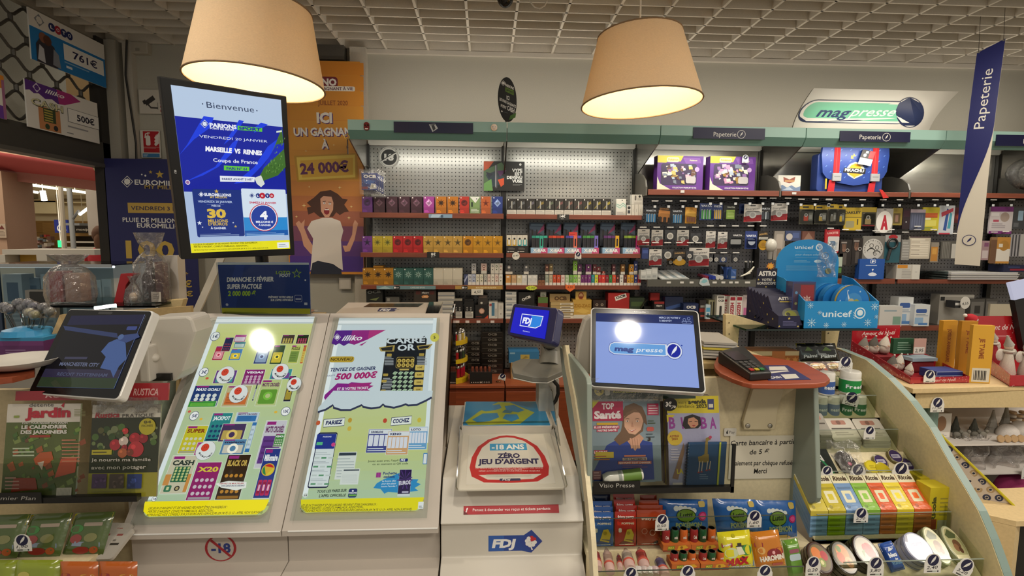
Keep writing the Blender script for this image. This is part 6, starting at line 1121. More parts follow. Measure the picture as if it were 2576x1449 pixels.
 yb=A.P(*k6(100,1046))[1];A.u();A.pg([(.06,0),(.94,0),(.985,.02),(1,.05),(1,yb),(0,yb),(0,.05),(.015,.02)],'f0e21a');A.x()
 A.R(*k6(697,1095),*k6(728,1058),'eef0ee');A.bars(*k6(702,1092),*k6(722,1078),2,'8a8a8a')
 A.T(WN[0],*k6(80,1084),*k6(482,1077),5.8,'4a4620',.01,.25);A.T(WN[1],*k6(77,1098),*k6(412,1092),5.8,'4a4620',.01,.25);A.T(WN[2],*k6(80,1112),*k6(664,1103),5.8,'4a4620',.01,.25)
xa,xs,xb=LB.o.x,PY(708,1336,Yf).x,PY(1104,1328,Yf).x
unit(xa,xs,'scratch_card_display','slanted light box of scratch cards with unavailable discs and a struck-out 18 below',((356,1302),(792,797)),panel1)
unit(xs,xb,'lottery_poster_display','slanted light box with black and gold ticket poster and phone drawing',((752,1291),(1099,801)),panel2)
f=frY(517,1346,596,1412,1.6645);m=MB('print');m.prism([f.pt(*p)for p in rrect(0,0,1,1,.5,.5,9)],(0,.001,0),'a3232c');A=m.art(f);A.O(.5,.5,.42,PL);A.T('-18',.2,.33,.82,.33,.36,'263a80',.04);A.pg([(.17,.78),(.23,.85),(.83,.22),(.77,.16)],'a3232c')
m.bd('age_limit_sticker',label='red ring sticker with struck-out -18 on the white counter base',cat='sticker')
# white flat printer top behind the second light box
t=thing('ticket_printer','white flat printer top with dark window behind the poster light box','printer',(-.45,2.45,0));zt_=PY(980,797,2.315).z;p0,p1,p2,p3=[PZ(x,y,zt_)for x,y in((832,799),(1098,797),(1113,761),(876,761))]
m=MB('plastic');m.prism([p0,p1,p2,p3],(0,0,-.12),PL);m.prism([p-V((0,0,.12))for p in(p0,p1,p2,p3)],(0,0,-1.0),'b9b3a8');m.bd('housing',t)
m=MB('gloss');q=[PZ(x,y,zt_+.001)for x,y in((914,772),(1052,772),(1066,763),(930,763))];m.face(q,'33302b');m.bd('window',t)
fz=Fr(PZ(949,783,zt_+.001),PZ(1006,783,zt_+.001)-PZ(949,783,zt_+.001),PZ(955,775,zt_+.001)-PZ(949,783,zt_+.001));m=MB('print');m.face([fz.pt(*p)for p in((0,0),(.75,0),(.8,1),(0,1))],'2a2f5c');A=m.art(fz);A.T('FDJ',.08,.2,.55,.2,.6,'dcdce0',.05,.2);A.clover(.8,.5,.14,'2a2f5c');m.bd('logo_sticker',t)
m=MB('acrylic');m.prism([PZ(x,y,zt_+.002)for x,y in((1068,797),(1100,797),(1114,761),(1080,761))],(0,0,.004),'c9ccca');m.bd('clear_flap',t)
# ---- low validation unit
zt3,Yc=.80,1.72
X0,X1=PY(1108,1316,1.62).x,PY(1469,1315,1.62).x;ze=PY(1290,1316,1.62).z;zt3=PY(1290,1229,1.62).z+(PY(1285,1086,2.04).z-PY(1285,1229,1.62).z)*.25-.014
t=thing('validation_counter','low white lottery counter with red reminder strip and clover logo','counter',((X0+X1)/2,2.0,0))
pr=[(1.62,ze),(1.635,ze-.01),(1.635,PY(1290,1397,1.635).z),(1.55,PY(1290,1470,1.55).z),(1.55,0),(2.36,0),(2.36,zt3+(PY(1285,1086,2.04).z-PY(1285,1229,1.62).z)*1.5),(Yc,zt3)]
m=MB('plastic');m.prism([(X0,y,z)for y,z in pr][::-1],(X1-X0,0,0),PV);m.bd('housing',t,bev=.004)
f=Fr((X0,1.62,ze),(X1-X0,0,0),(0,Yc-1.62,zt3-ze));m=MB('print');b,e=f.px(1166,1295),f.px(1405,1269);fr_=Fr(f.pt(*b,.0012),f.u*(e[0]-b[0]),f.v*(e[1]-b[1]));m.slab(fr_,.001,'b01f2a');A=m.art(fr_);A.T('Pensez à demander vos reçus et tickets perdants',.095,.38,.91,.38,.34,'f0e6e4',.012);A.T('!',.02,.3,.045,.3,.5,'f4eeee',.04,.2);A.pg([(0,0),(.05,0),(.0,.5)],'6a1018')
m.bd('reminder_strip',t)
f=frY(1226,1336,1364,1390,1.6345);m=MB('print');m.prism([f.pt(*p)for p in[(0.02,.08),(.62,.08),(.8,-.02),(1,.5),(.8,1.04),(.66,.8),(.02,.8)]],(0,.0008,0),'27448f');A=m.art(f);A.pg([(0.02,.08),(.3,.08),(.3,.8),(.02,.8)],'2f5aa8');A.pg([(.58,.5),(.8,-.02),(1,.5),(.8,1.04)],'2b3f8c');A.T('FDJ',.08,.26,.52,.26,.38,'e4e4e2',.05,.15);A.clover(.79,.5,.18,None,'e4e2de',acc='c02a34');A.pg([(.78,.3),(.8,.3),(.83,.12),(.8,.12)],'e4e2de')
m.bd('clover_logo',t)
# tray with the age notice, blue picture behind
zn=PY(1285,1229,1.62).z;zf=PY(1285,1086,2.04).z
tb,tc_=[PY(x,1229,1.62)for x in(1149,1422)],[PY(x,1086,2.04)for x in(1168,1385)]
fT=Fr((tb[0].x,1.62,zn),(tb[1].x-tb[0].x,0,0),(0,.42,zf-zn))
t=thing('coin_tray','clear shallow tray over a white age notice with red oval','tray',fT.pt(.5,.5))
m=MB('gloss');m.slab(fT,.008,'d8d2c2',rad=.03);m.bd('base',t,bev=.002)
m=MB('print');fn=Fr(fT.pt(.08,.06,.001),fT.u*.84,fT.v*.88);m.slab(fn,.0008,'dcd7c9');A=m.art(fn,True,step=4e-5)
q=lambda x,y:(1080+x/2.102,760+y/2.102)
ov=[(0.03,.3),(.06,.14),(.2,.035),(.5,.02),(.8,.035),(.94,.14),(.97,.3),(.95,.5),(.88,.72),(.75,.88),(.6,.96),(.5,.975),(.4,.96),(.25,.88),(.12,.72),(.05,.5)]
A.u();A.pg(ov,'c02a2a');A.pg([(.5+(x-.5)*.86,.5+(y-.5)*.9)for x,y in ov],'dcd7c9');A.R(.085,.165,.915,.29,'c02a2a');A.x()
A.R(*q(320,785),*q(512,747),'3f9ccb');A.T('-18 ANS',*q(330,779),*q(503,777),12,'f4f2ec',.04);A.T('ZÉRO',*q(360,825),*q(480,823),11.5,'2c2450',.045);A.T('JEU D’ARGENT',*q(258,857),*q(582,853),12.5,'2c2450',.045)
A.T('LA VENTE DE JEUX D’ARGENT, LE PAIEMENT DES GAINS',*q(245,882),*q(600,880),3,'e8c8c4',.01);A.T('AUX MINEURS DE 18 ANS',*q(340,889),*q(490,888),3,'e8c8c4',.01);A.T('MÊME ACCOMPAGNÉS D’UNE PERSONNE MAJEURE',*q(262,897),*q(585,896),3,'e8c8c4',.01);A.bars(*q(300,925),*q(540,908),3,'b9b2a4',.35)
A.R(*q(372,946),*q(482,932),'3a3a5c',.3);A.T('FDJ',*q(385,943),*q(430,943),4.5,'dcd8d0',.04,.2);m.bd('age_notice',t)
for s in(0,1):
 m=MB('acrylic');o=fT.pt(s,0);e=fT.pt(s,1);d=V((.012 if s else-.012,0,.03));m.prism([o,e,e+d,o+d*.3],(.004,0,0),'e4e2d8');m.bd('rim',t)
m=MB('acrylic');o=fT.pt(0,1);m.prism([o,fT.pt(1,1),fT.pt(1,1)+V((0,.02,.035)),o+V((0,.02,.035))],(0,.004,0),'e4e2d8');m.bd('rim',t)
p=[PZ(x,y,zf+.03)for x,y in((1165,1069),(1384,1069),(1361,1010),(1173,1010))];fq=Fr(p[0],p[1]-p[0],V((0,p[3].y-p[0].y,0)))
m=MB('gloss');m.prism([V((p[0].x-.005,p[0].y-.02,zf+.028)),V((p[1].x+.005,p[0].y-.02,zf+.028)),V((p[1].x+.005,p[3].y,zf+.028)),V((p[0].x-.005,p[3].y,zf+.028))],(0,0,-.05),'d6d0c4');m.slab(fq,.002,'2c87b8');A=m.art(fq)
Gc='a9b53a';A.pg([(.02,.12),(.18,.55),(.42,.97),(.58,.95),(.86,.5),(.66,.05),(.3,0),(.06,0)],Gc)
for c in([(.2,.6),(.3,.82),(.44,.86),(.46,.7),(.38,.6),(.26,.55)],[(.5,.78),(.62,.84),(.74,.6),(.66,.5),(.52,.58)],[(.1,.2),(.22,.45),(.4,.48),(.42,.3),(.3,.14),(.16,.1)],[(.5,.42),(.64,.42),(.66,.25),(.56,.12),(.46,.25)]):A.pg(c,'2c87b8')
A.pg([(.46,.5),(.5,.62),(.6,.56),(.56,.46)],'3f7a8a');m.bd('clover_picture',label='blue and lime clover picture behind the coin tray',cat='picture')
m=MB('acrylic');a=p[0];m.prism([V((p[1].x+.012,a.y-.2,zf+.02)),V((p[1].x+.012,p[3].y,zf+.02)),V((p[1].x+.012,p[3].y,zf+.15)),V((p[1].x+.012,a.y+.05,zf+.15))],(.004,0,0),'e0e2e0');m.bd('clear_side_guard',label='clear plastic guard standing beside the clover picture',cat='guard')
# clear wing of the light box, seen past its upper edge
xg=PY(1135,900,2.1).x;m=MB('acrylic');m.prism([V((xg,1.78,.86)),V((xg,2.34,.84)),V((xg,2.34,1.3)),V((xg,2.2,1.28))],(.005,0,0),'b5aba0');m.bd('smoked_side_guard',label='smoky clear side guard between the light box and the red cabinet',cat='guard')
# ---- small terminal with blue screen
TS=rect4((1291,763),(1404,775),(1389,867),(1274,841),2.25)
t=thing('betting_terminal','small blue-screen lottery terminal on a grey swan-neck base','terminal',PY(1350,955,2.3))
m=MB('plastic');m.slab(TS,.035,'20224e',rad=.06);m.bd('bezel',t,bev=.004)
g3=lambda x,y:(900+x/4.293,680+y/4.293)
fs_=Fr(TS.pt(*TS.px(*g3(1652,672)),.003),hit(*g3(2020,742),TS.o,TS.n)-hit(*g3(1650,670),TS.o,TS.n),hit(*g3(1705,400),TS.o,TS.n)-hit(*g3(1650,670),TS.o,TS.n));m=MB('glow0.9');m.slab(fs_,.002,'1c1fc0');A=m.art(fs_)
A.pg([(.25,.3),(.72,.3),(.85,.42),(.88,.78),(.25,.78)],'dfe4f8');A.pg([(.27,.33),(.71,.33),(.83,.43),(.86,.75),(.27,.75)],'2230c8');A.pg([(.55,.33),(.71,.33),(.83,.43),(.86,.75),(.55,.75)],'2f86e0');A.T('FDJ',.31,.43,.58,.43,.22,'eef2ff',.05,.1);A.T('Bienvenue',.38,.12,.58,.12,.05,'c4c8f0',.01);m.bd('screen',t)
zb3=PY(1350,950,2.2).z;GR='7d7b72'
m=MB('plastic');pp=[PZ(x,y,zb3)for x,y in((1287,935),(1291,950),(1340,961),(1378,962),(1415,945),(1416,925),(1400,914),(1310,914),(1290,922))];m.prism(pp[::-1],(0,0,.022),GR);m.prism([q_+V((0,0,-.006))for q_ in pp[::-1]],(0,0,.006),'d6d2c8');m.bd('base',t,bev=.004)
c0=TS.pt(.55,.45,-.035);b0=PZ(1385,925,zb3)
m=MB('plastic');m.tube([b0+V((0,.02,.0)),b0+V((.01,.06,.06)),b0+V((.005,.07,.12)),c0+V((.05,.06,-.02)),c0],[.06,.048,.05,.055,.04],GR,14);m.bd('neck',t,sm=1)
m=MB('plastic');a=PY(1392,1080,2.2);m.box(PY(1368,1,2.2).x,PY(1422,1,2.2).x,2.2,2.34,zf-.02,zb3-.008,'cfc9bd');m.box(PY(1395,1,2.2).x,PY(1412,1,2.2).x,2.195,2.2,zf+.03,zf+.05,'bdb7ab');m.bd('terminal_post',label='white square post carrying the small lottery terminal',cat='post',bev=.003)
m=MB('satin');m.tube([PY(x,y,2.17)for x,y in((1392,957),(1403,970),(1404,990),(1398,1008),(1388,1020))],.008,'1c1a18',8);m.bd('terminal_cable',label='black cable looping below the grey terminal base',cat='cable',sm=1)
# ---- big advertising screen on its post
TV=rect4((400,191),(721,242),(742,642),(456,653),2.1)
t=thing('advertising_screen','tall black portrait screen welcoming customers with blue match advert','screen',(TV.pt(.55,0).x,2.3,1.24))
m=MB('satin');m.slab(TV,.05,'131211');A=m.art(TV,True);A.T('G',438,436,444,437,5,'b8b8b8',.02);A.O(441,430,3,'b8b8b8');m.bd('bezel',t,bev=.004)
g5=lambda x,y:(400+x/2.3375,180+y/2.3375)
o=hit(*g5(190,1066),TV.o,TV.n);fs_=Fr(o+TV.n*.003,hit(*g5(770,1040),TV.o,TV.n)-o,hit(*g5(68,78),TV.o,TV.n)-o);m=MB('glow0.9');m.slab(fs_,.002,'a9bede');A=m.art(fs_,True,step=4e-5);q=lambda*p:g5(*p)
def Q(A,pts,c):A.pg([g5(*p)for p in pts],c)
A.u();A.R(0,0,1,.062,'e8e022');A.R(0,.83,1,1,'b7cbe4');A.R(0,.388,1,.83,'11219a');A.x()
BB='1b3fe0'
Q(A,[(120,490),(165,430),(262,262),(322,270),(300,330),(205,400)],BB);Q(A,[(150,650),(270,590),(330,560),(430,420),(470,390),(440,470),(350,560),(260,610)],BB);Q(A,[(380,430),(470,285),(500,290),(430,390)],BB);Q(A,[(440,660),(560,560),(640,440),(720,380),(700,440),(600,560),(510,650)],BB);Q(A,[(560,330),(600,300),(640,312),(560,360)],BB)
Q(A,[(570,640),(600,600),(680,440),(722,330),(745,560),(700,610),(620,640),(600,675)],'3f6a2c');Q(A,[(690,350),(722,345),(722,355),(690,360)],'d8e4d4');Q(A,[(560,625),(600,610),(622,660),(600,680),(575,660)],'d6dcd6');Q(A,[(600,580),(690,430),(735,420),(735,455),(640,545)],'1428b4')
rr_=random.Random(9)
for i in range(60):
 x=rr_.uniform(625,735);y=rr_.uniform(max(370,640-(x-590)*1.9),600);A.pg([g5(x,y),g5(x+4,y-12),g5(x+5,y)],rr_.choice(['5a8a3c','2f551f','6f9a4a']));A.l-=.8
A.T('Bienvenue',*q(281,212),*q(560,241),16,'33405c',.0);A.O(*q(256,190),1.7,'33405c');A.O(*q(575,230),1.7,'33405c')
A.clover(*q(268,308),9,'11219a','dfe8f8',rim='dfe8f8');A.T('PARIONS',*q(298,325),*q(457,338),10.5,'e8eef8',.05);A.pg([q(461,318),q(606,332),q(606,354),q(461,343)],'58c43c');A.T('SPORT',*q(468,340),*q(600,350),7.5,'11219a',.04,.1);A.T('POINT DE VENTE',*q(300,338),*q(440,349),4.6,'e8eef8',.03)
A.T('VENDREDI 20 JANVIER',*q(237,387),*q(637,418),6.8,'e4ecf8',.0);A.T('MARSEILLE  VS  RENNES',*q(272,466),*q(606,492),12,'f6f8fc',.05,.15);A.T('Coupe de France',*q(319,530),*q(580,544),9.5,'f2f6fc',.01)
A.pg([q(381,552),q(530,560),q(530,585),q(381,580)],'62c83a');A.T('PARI N° 61',*q(397,576),*q(517,580),6.4,'14288c',.03);A.pg([q(357,612),q(562,620),q(560,650),q(359,647)],'e6ecf4');A.T('PARIEZ AVANT 21:05*',*q(370,637),*q(552,640),5,'22347c',.03);A.R(*q(405,658),*q(524,662),'8a9ce0');A.O(*q(168,651),6,'d8d0e0');A.O(*q(168,651),4,'9a6a9c')
def RR(x0,y0,x1,y1,c,rad):A.R(*q(x0,y0),*q(x1,y1),c,rad)
RR(226,974,480,696,'17307c',.04);RR(506,968,742,694,'2f8ad0',.04);a_,b_=A.P(*q(506,968)),A.P(*q(742,694));A.u();A.R(a_[0],a_[1]+(b_[1]-a_[1])*.4,b_[0],b_[1],'d3e2f0',.04);A.R(a_[0],a_[1],b_[0],a_[1]+(b_[1]-a_[1])*.12,'1f5aa8');A.x()
A.clover(*q(247,722),6,'17307c','e8eef8',rim='e8eef8');A.T('EUROMILLIONS',*q(267,730),*q(424,734),7.2,'e8eef8',.04);A.T('MY MILLION',*q(300,743),*q(398,745),4.6,'c9b064',.03);A.S(*q(337,704),6,'d8b24a');A.R(*q(268,754),*q(388,756),'8fa4cc');A.T('VENDREDI 20 JANVIER',*q(228,769),*q(430,773),5.6,'b9cbe8',.02);A.R(*q(280,780),*q(380,782),'8fa4cc');A.T('PRÈS DE',*q(308,793),*q(360,795),4.4,'c9d6ec',.02)
A.T('30',*q(284,858),*q(395,858),22,'d9b84a',.05);A.T('MILLIONS',*q(288,885),*q(405,885),7.5,'d0b050',.03);A.T('D’EUROS',*q(290,904),*q(403,904),7.5,'d0b050',.03);A.T('À GAGNER',*q(303,926),*q(394,926),5.5,'e4ecf8',.03);A.S(*q(237,890),6.5,'dfe8f4');A.S(*q(255,914),2.5,'dfe8f4');A.S(*q(449,910),4,'c9b064');A.S(*q(435,888),2.5,'dfe8f4');A.bars(*q(240,972),*q(470,950),3,'9ab0d4',.4)
A.clover(*q(544,728),6,'d3e2f0','2c3f80',rim='2c3f80')
for k,(x,c)in en(((581,'2a3f86'),(606,'b82034'),(636,'2a3f86'),(661,'b82034'))):A.O(*q(x,729),7.4 if k==1 else 6,c);A.T('LOTO'[k],q(x-6,0)[0],q(0,736)[1],q(x+6,0)[0],q(0,736)[1],5,'f4f6f8',.03)
A.T('SAMEDI 21 JANVIER',*q(530,774),*q(688,777),5,'c02a48',.03);A.O(*q(615,858),35,'c02a48');A.O(*q(615,858),33,'eef2f8');A.O(*q(615,858),31,'24409c');A.T('4',*q(593,866),*q(638,866),20,'f4f6fa',.05);A.T('MILLIONS €',*q(568,888),*q(670,889),5.2,'e8eef8',.04);A.T('À GAGNER',*q(584,906),*q(656,907),4.4,'e8eef8',.03);A.bars(*q(512,966),*q(735,944),3,'a9ccec',.4)
A.T(WN[0],*q(203,1020),*q(580,1008),4.2,'5a5610',.02);A.T(WN[1],*q(204,1034),*q(524,1026),4.2,'5a5610',.02);A.T(WN[2],*q(206,1052),*q(640,1038),3.2,'5a5610',.01);RR(695,1038,762,1002,'e8ecee',0);A.bars(*q(702,1030),*q(752,1012),2,'7a8a9a')
m.bd('screen',t)
c=TV.pt(.6,.1,-.05);m=MB('satin');m.tube([c,c+V((.0,.12,-.03)),V((c.x,2.44,1.3)),V((c.x,2.44,1.24))],.028,'1d1c1a',10);m.lathe((c.x,2.44,1.22),[(.1,0),(.1,.015),(.03,.025)],'1d1c1a',20);m.bd('post',t,sm=1)
m=MB('maple');m.box(-1.3,-.8,2.31,2.62,1.17,1.22,'a88c5c');m.box(-1.26,-.84,2.33,2.6,0,1.17,'9a8054');m.bd('back_counter',label='wood-topped back counter carrying the tall screen behind the light boxes',cat='counter')
# white acrylic stand with the blue football sign
LF=rect4((547,661),(777,661),(781,790),(559,788),2.2)
t=thing('tabletop_sign','blue football lottery sign in a clear stand on the light box','sign',LF.pt(.5,0))
m=MB('print');m.slab(LF,.004,'27418c');A=m.art(LF,True);q=lambda x,y:g5(x,y)
A.u();A.R(0,0,1,.11,'d6cc34');A.R(0,.96,1,1,'c9ced6');A.pg([(.02,.14),(.16,.12),(.3,.96),(.2,.96)],'2f4a9c');A.x()
W='eceef0';A.T('LOTO',*q(687,1191),*q(772,1190),8,'a9c83a',.03,.1);A.T('FOOT',*q(709,1208),*q(775,1206),8,W,.04,.1);A.S(*q(810,1188),13.5,'a9c83a');A.S(*q(810,1188),9,'27418c')
A.T('DIMANCHE 5 FÉVRIER',*q(399,1236),*q(675,1233),11.5,W,.04,.2);A.T('SUPER PACTOLE',*q(401,1277),*q(607,1275),11.5,W,.04,.2);A.T('2 000 000 €',*q(406,1318),*q(572,1317),12,'a9d03a',.04,.2);A.T('PRÉPAREZ VOTRE GRILLE',*q(643,1331),*q(790,1331),5,W,.03,.25);A.T('SUR L’APPLI OFFICIELLE',*q(657,1349),*q(790,1348),5,W,.03,.25)
A.R(*q(798,1354),*q(841,1314),'a9b4d0',.2);A.R(*q(800,1352),*q(839,1316),'22357c',.2);A.R(*q(804,1340),*q(836,1334),'cfd6e6');A.O(*q(401,1370),3.4,'c4cce0');A.O(*q(861,1226),2,W);A.R(*q(855,1372),*q(873,1358),'c9d0e0');m.bd('poster',t)
m=MB('acrylic');f=Fr(LF.pt(-.01,-.02,.003),LF.u*1.02,LF.v*1.03);m.slab(f,.0025,'f0f4f4');o=LF.pt(-.01,-.02);m.box(o.x+.02,o.x+LF.w*.98,o.y-.03,o.y+.08,ztop+.014,ztop+.019,'f0f4f4');m.bd('stand',t)
m=MB('satin');f=Fr(PY(480,792,2.5),V((.035,0,0)),PY(545,650,2.5)-PY(480,792,2.5));m.slab(f,.012,'cbc5b8');m.bd('white_strut',label='white slanting strut behind the blue football sign',cat='strut')
# ---------------------------------------------------------------- pendant lamps
def lamp(name,label,cx,cy,Y,r,rt,h,tilt,e):
 c=PY(cx,cy,Y);ax=V((sin(tilt[0]),sin(tilt[1]),cos(tilt[0]))).normalized()
 t=thing(name,label,'lamp',c,'drum pendant lamps')
 m=MB('shade');m.lathe(c,[(r,0),(r+(rt-r)*.5,h*.5),(rt,h)],'e8d4b6',64,ax,cap=False);m.bd('lamp_shade',t,sm=1)
 m=MB('shade');m.lathe(c,[(r-.003,.002),(r+(rt-r)*.5-.003,h*.5),(rt-.003,h-.002)],'efdcb0',64,ax,cap=False);m.bd('lining',t,sm=1)
 n=48;a=ax.orthogonal().normalized();b=ax.cross(a)
 for rr_,hh in((r,0),(rt,h)):m=MB('cloth');m.tube([c+ax*hh+(a*cos(k*2*pi/n)+b*sin(k*2*pi/n))*rr_ for k in range(n+1)],.004,'8d7152',6);m.bd('rim',t,sm=1)
 top=c+ax*(h-.03);m=MB('metal')
 for k in range(3):m.tube([top,c+ax*(h-.004)+(a*cos(k*2.09)+b*sin(k*2.09))*rt],.003,'9a948a',5)
 m.bd('spider',t)
 m=MB('satin');m.lathe(top-ax*.06,[(.02,0),(.022,.06),(.012,.075)],'e0dcd2',12,ax);m.bd('socket',t,sm=1)
 bc=c+ax*(h*.42);m=MB('glow14');m.ball(bc,.034,.034,.046,'ffe0a0',14,10);m.bd('bulb',t,sm=1)
 m=MB('satin');m.tube([top,V((c.x+ax.x*h,c.y+ax.y*h,ZC+.1))],.0045,'e6e0d4',6);m.bd('cord',t)
 l=bpy.data.lights.new('pendant_bulb','POINT');l.energy=e;l.color=(1,.78,.5);l.shadow_soft_size=.03
 o=bpy.data.objects.new('pendant_bulb',l);COL.objects.link(o);o.location=bc-ax*.06
lamp('pendant_lamp','drum pendant lamp hanging above the tall advertising screen',646,212,2.33,.274,.215,.31,(.045,.02),15)
lamp('pendant_lamp','drum pendant lamp hanging on its cord before the teal canopy',1612,262,2.63,.295,.205,.33,(-.045,.02),15)
t=thing('dome_camera','white dome security camera on the egg-crate ceiling','camera',PY(1271,8,3.0))
c=PY(1271,4,3.0);c.z=ZC;m=MB('satin');m.lathe(c,[(.066,0),(.068,-.05),(.062,-.06),(.05,-.065)],'d3ccbf',24);m.bd('housing',t,sm=1)
m=MB('gloss');m.ball(c+V((0,0,-.065)),.046,.046,.05,'14110f',20,12);m.bd('dome',t,sm=1)
m=MB('satin');m.lathe(c+V((0,0,-.062)),[(.05,0),(.05,-.006),(.045,-.008)],'bdb6aa',24);m.bd('ring',t,sm=1)
m=MB('satin');m.tube([PY(x,y,3.0)for x,y in((1332,2),(1345,18),(1358,22),(1370,14),(1376,2))],.004,'d6cfc2',6);m.bd('ceiling_cable',label='white cable loop sagging from the ceiling beside the dome camera',cat='cable',sm=1)
# ================================================================ candy stand on the customer side, right of the lottery counter
MA,GG='d3c6a2','8b958a'
XP=1.61
X0s,X1s=.335,PY(1998,1100,1.76).x
zst=PY(1850,950,1.76).z;zA=PY(1700,1374,1.62).z;zB=zA-.12
t=thing('candy_stand','maple candy stand with stepped trays and a curved green-edged end panel','display stand',(.9,1.8,0))
m=MB('maple');m.box(X0s,X1s,1.76,1.78,0,zst,MA);m.bd('back_panel',t)
m=MB('maple');m.box(X0s,X1s-.01,1.60,1.76,zA-.02,zA,MA);m.box(X0s,X1s-.01,1.60,1.61,zB,zA-.02,MA);m.bd('candy_shelf',t)
m=MB('maple');m.box(X0s,XP-.01,1.42,1.60,zB-.02,zB,MA);m.box(X0s,XP-.01,1.42,1.43,0,zB-.02,MA);m.bd('candy_shelf',t)
# curved end panel
ed=[(2080,872),(2109,877),(2178,905),(2233,950),(2288,1008),(2337,1074),(2385,1160),(2425,1225),(2460,1285),(2490,1355),(2520,1438),(2545,1520)]
pe=[PX(x,y,XP)for x,y in ed];pe=[V((XP,max(p.y,1.1),p.z))for p in pe]
m=MB('maple');poly=pe+[V((XP,pe[-1].y,0)),V((XP,2.16,0)),V((XP,2.16,pe[0].z))];m.prism(poly,(.02,0,0),'d6c79c');m.bd('end_panel',t)
m=MB('satin')
for a,b in zip(pe,pe[1:]):m.hexa([a+V((.002,-.002,0)),a+V((.03,-.002,0)),a+V((.03,.004,-.006)),a+V((.002,.004,-.006)),b+V((.002,-.002,0)),b+V((.03,-.002,0)),b+V((.03,.004,-.006)),b+V((.002,.004,-.006))],'7d918a')
m.bd('edge_band',t)
# grey-green boards
m=MB('plastic');g1=lambda x,y:PX(1760+x/2.8975,780+y/2.8975,X1s+.014)
m.prism([g1(*p)for p in((700,560),(868,560),(892,1370),(880,1398),(850,1410),(645,1398),(645,1200))],(-.018,0,0),GG);m.bd('rounded_side_board',label='grey-green rounded board beside the handwritten card payment notice',cat='board',bev=.004)
XD=.322
m=MB('plastic');m.prism([PX(x,y,XD)for x,y in((1417,872),(1441,890),(1478,936),(1487,950),(1489.5,966),(1490.5,1240),(1489,1254),(1480,1262),(1452,1120),(1436,1020),(1424,940))],(-.016,0,0),GG);m.bd('rounded_divider_board',label='grey-green rounded divider board between the lottery counter and the candy stand',cat='board',bev=.003)
m=MB('maple');c1=[(1413,868),(1422,930),(1436,1000),(1448,1080),(1460,1170),(1470,1260),(1478,1350),(1484,1449),(1488,1540)]
a=[PX(x,y,.30)for x,y in c1];b=[PX(x+9,y,.30)for x,y in c1]
for k in range(len(a)-1):m.prism([a[k],b[k],b[k+1],a[k+1]],(.014,0,0),'d8cba8')
m.bd('curved_wood_edge',label='pale wood curved edge strip of the divider beside the lottery counter',cat='edge strip')
# ---- stepped trays (inclined) between the boards
SL=radians(38);VU,NU=V((0,cos(SL),sin(SL))),V((0,-sin(SL),cos(SL)))
def tray(y_top,y_bot,xr,Y,label):
 """clear front lip of a step by its pixel rows; returns the height of its board"""
 zt_,zb_=PY(xr,y_top,Y).z,PY(xr,y_bot,Y).z;xe=PY(xr,y_bot,Y).x;x0=X1s+.004
 m=MB('maple');o=V((x0,Y,zb_));e=VU*.13;m.prism([o,V((XP-.002,Y,zb_)),V((XP-.002,Y,zb_))+e,o+e],(0,0,-.016),MA);m.box(x0,XP-.002,Y,Y+.012,zb_-.05,zb_-.001,MA);m.bd('step',t)
 tr=thing('clear_tray',label,'tray',((x0+xe)/2,Y,zb_),'clear trays of the candy stand');m=MB('acrylic');m.box(x0,xe,Y-.006,Y-.003,zb_,zt_,'f2f5ee');m.bd('front_lip',tr)
 m=MB('acrylic');o=V((xe-.003,Y-.004,zb_+.002));m.prism([o,o+VU*.11,o+VU*.11+V((0,0,zt_-zb_-.02)),o+V((0,0,zt_-zb_-.002))],(.003,0,0),'f2f5ee');m.bd('side_lip',tr)
 m=MB('satin');m.box(x0,xe,Y-.0065,Y-.0025,zt_-.0015,zt_,'8f968c');m.bd('lip_edge',tr)
 return zb_
z5=tray(945,970,2120,2.08,'clear top tray of palm print sachets on the candy stand')
z4=tray(993,1050,2198,1.97,'clear tray of chewing gum tubs on the candy stand')
z3=tray(1078,1138,2252,1.86,'clear tray of paper tissue packs on the candy stand')
z2=tray(1180,1218,2315,1.74,'clear tray of round tins and wrapped dark ovals on the candy stand')
z1=tray(1285,1350,2384,1.62,'clear tray of stacked herb sweet packets on the candy stand')
z0=tray(1403,1470,2465,1.48,'clear bottom tray of oval tins on the candy stand')
for(x0,x1,yt,yb_,Y,lb)in((1489,1980,1300,1372,1.598,'clear upper lip holding the blue bags and fizzy sachets'),(1489,2020,1432,1470,1.418,'clear lower lip in front of the baby bottle sweets')):
 m=MB('acrylic');a,b=PY(x0,yb_,Y),PY(x1,yb_,Y);zt_=PY(1740,yt,Y).z;m.box(a.x,b.x,Y,Y+.003,a.z,zt_,'f2f5ee');m.box(a.x,b.x,Y-.0005,Y+.0035,zt_-.0015,zt_,'4b5048','satin');m.bd('clear_shelf_lip',label=lb,cat='shelf lip')
class Puff(Fr):
 B=.012
 def pt(s,a,b,l=0):
  p=lambda t:max(0,min(1,t/.16,(1-t)/.16))
  return s.o+s.u*a+s.v*b+s.n*(s.B*(p(a)*p(b))**.6+l)
def bag(name,label,cat,bl,br,tl,Y,tilt,c,art,B=.014,group=None,mt='film',back=None):
 """puffed foil bag: bottom corners and top-left corner in pixels, leaning back by tilt degrees"""
 p,q=PY(*bl,Y),PY(*br,Y);a=radians(tilt);n0=V((0,-cos(a),sin(a)));tp=hit(tl[0],tl[1],p,n0)
 f=Puff(p,q-p,tp-p);f.B=B;m=MB(mt)
 m.grid(lambda u,v:Puff.pt(f,u,v,.0006*sin(37*u)*(1 if v>.9 or v<.1 else 0)),12,12,c);g=Puff(p,q-p,tp-p);g.B=-B*.6;m.grid(lambda u,v:g.pt(1-u,v,-.0005),8,8,back or c)
 A=Art(m,f,False,mt,1.2e-4);A.l=6;art(A);return m.bd(name,label=label,cat=cat,group=group,sm=1)
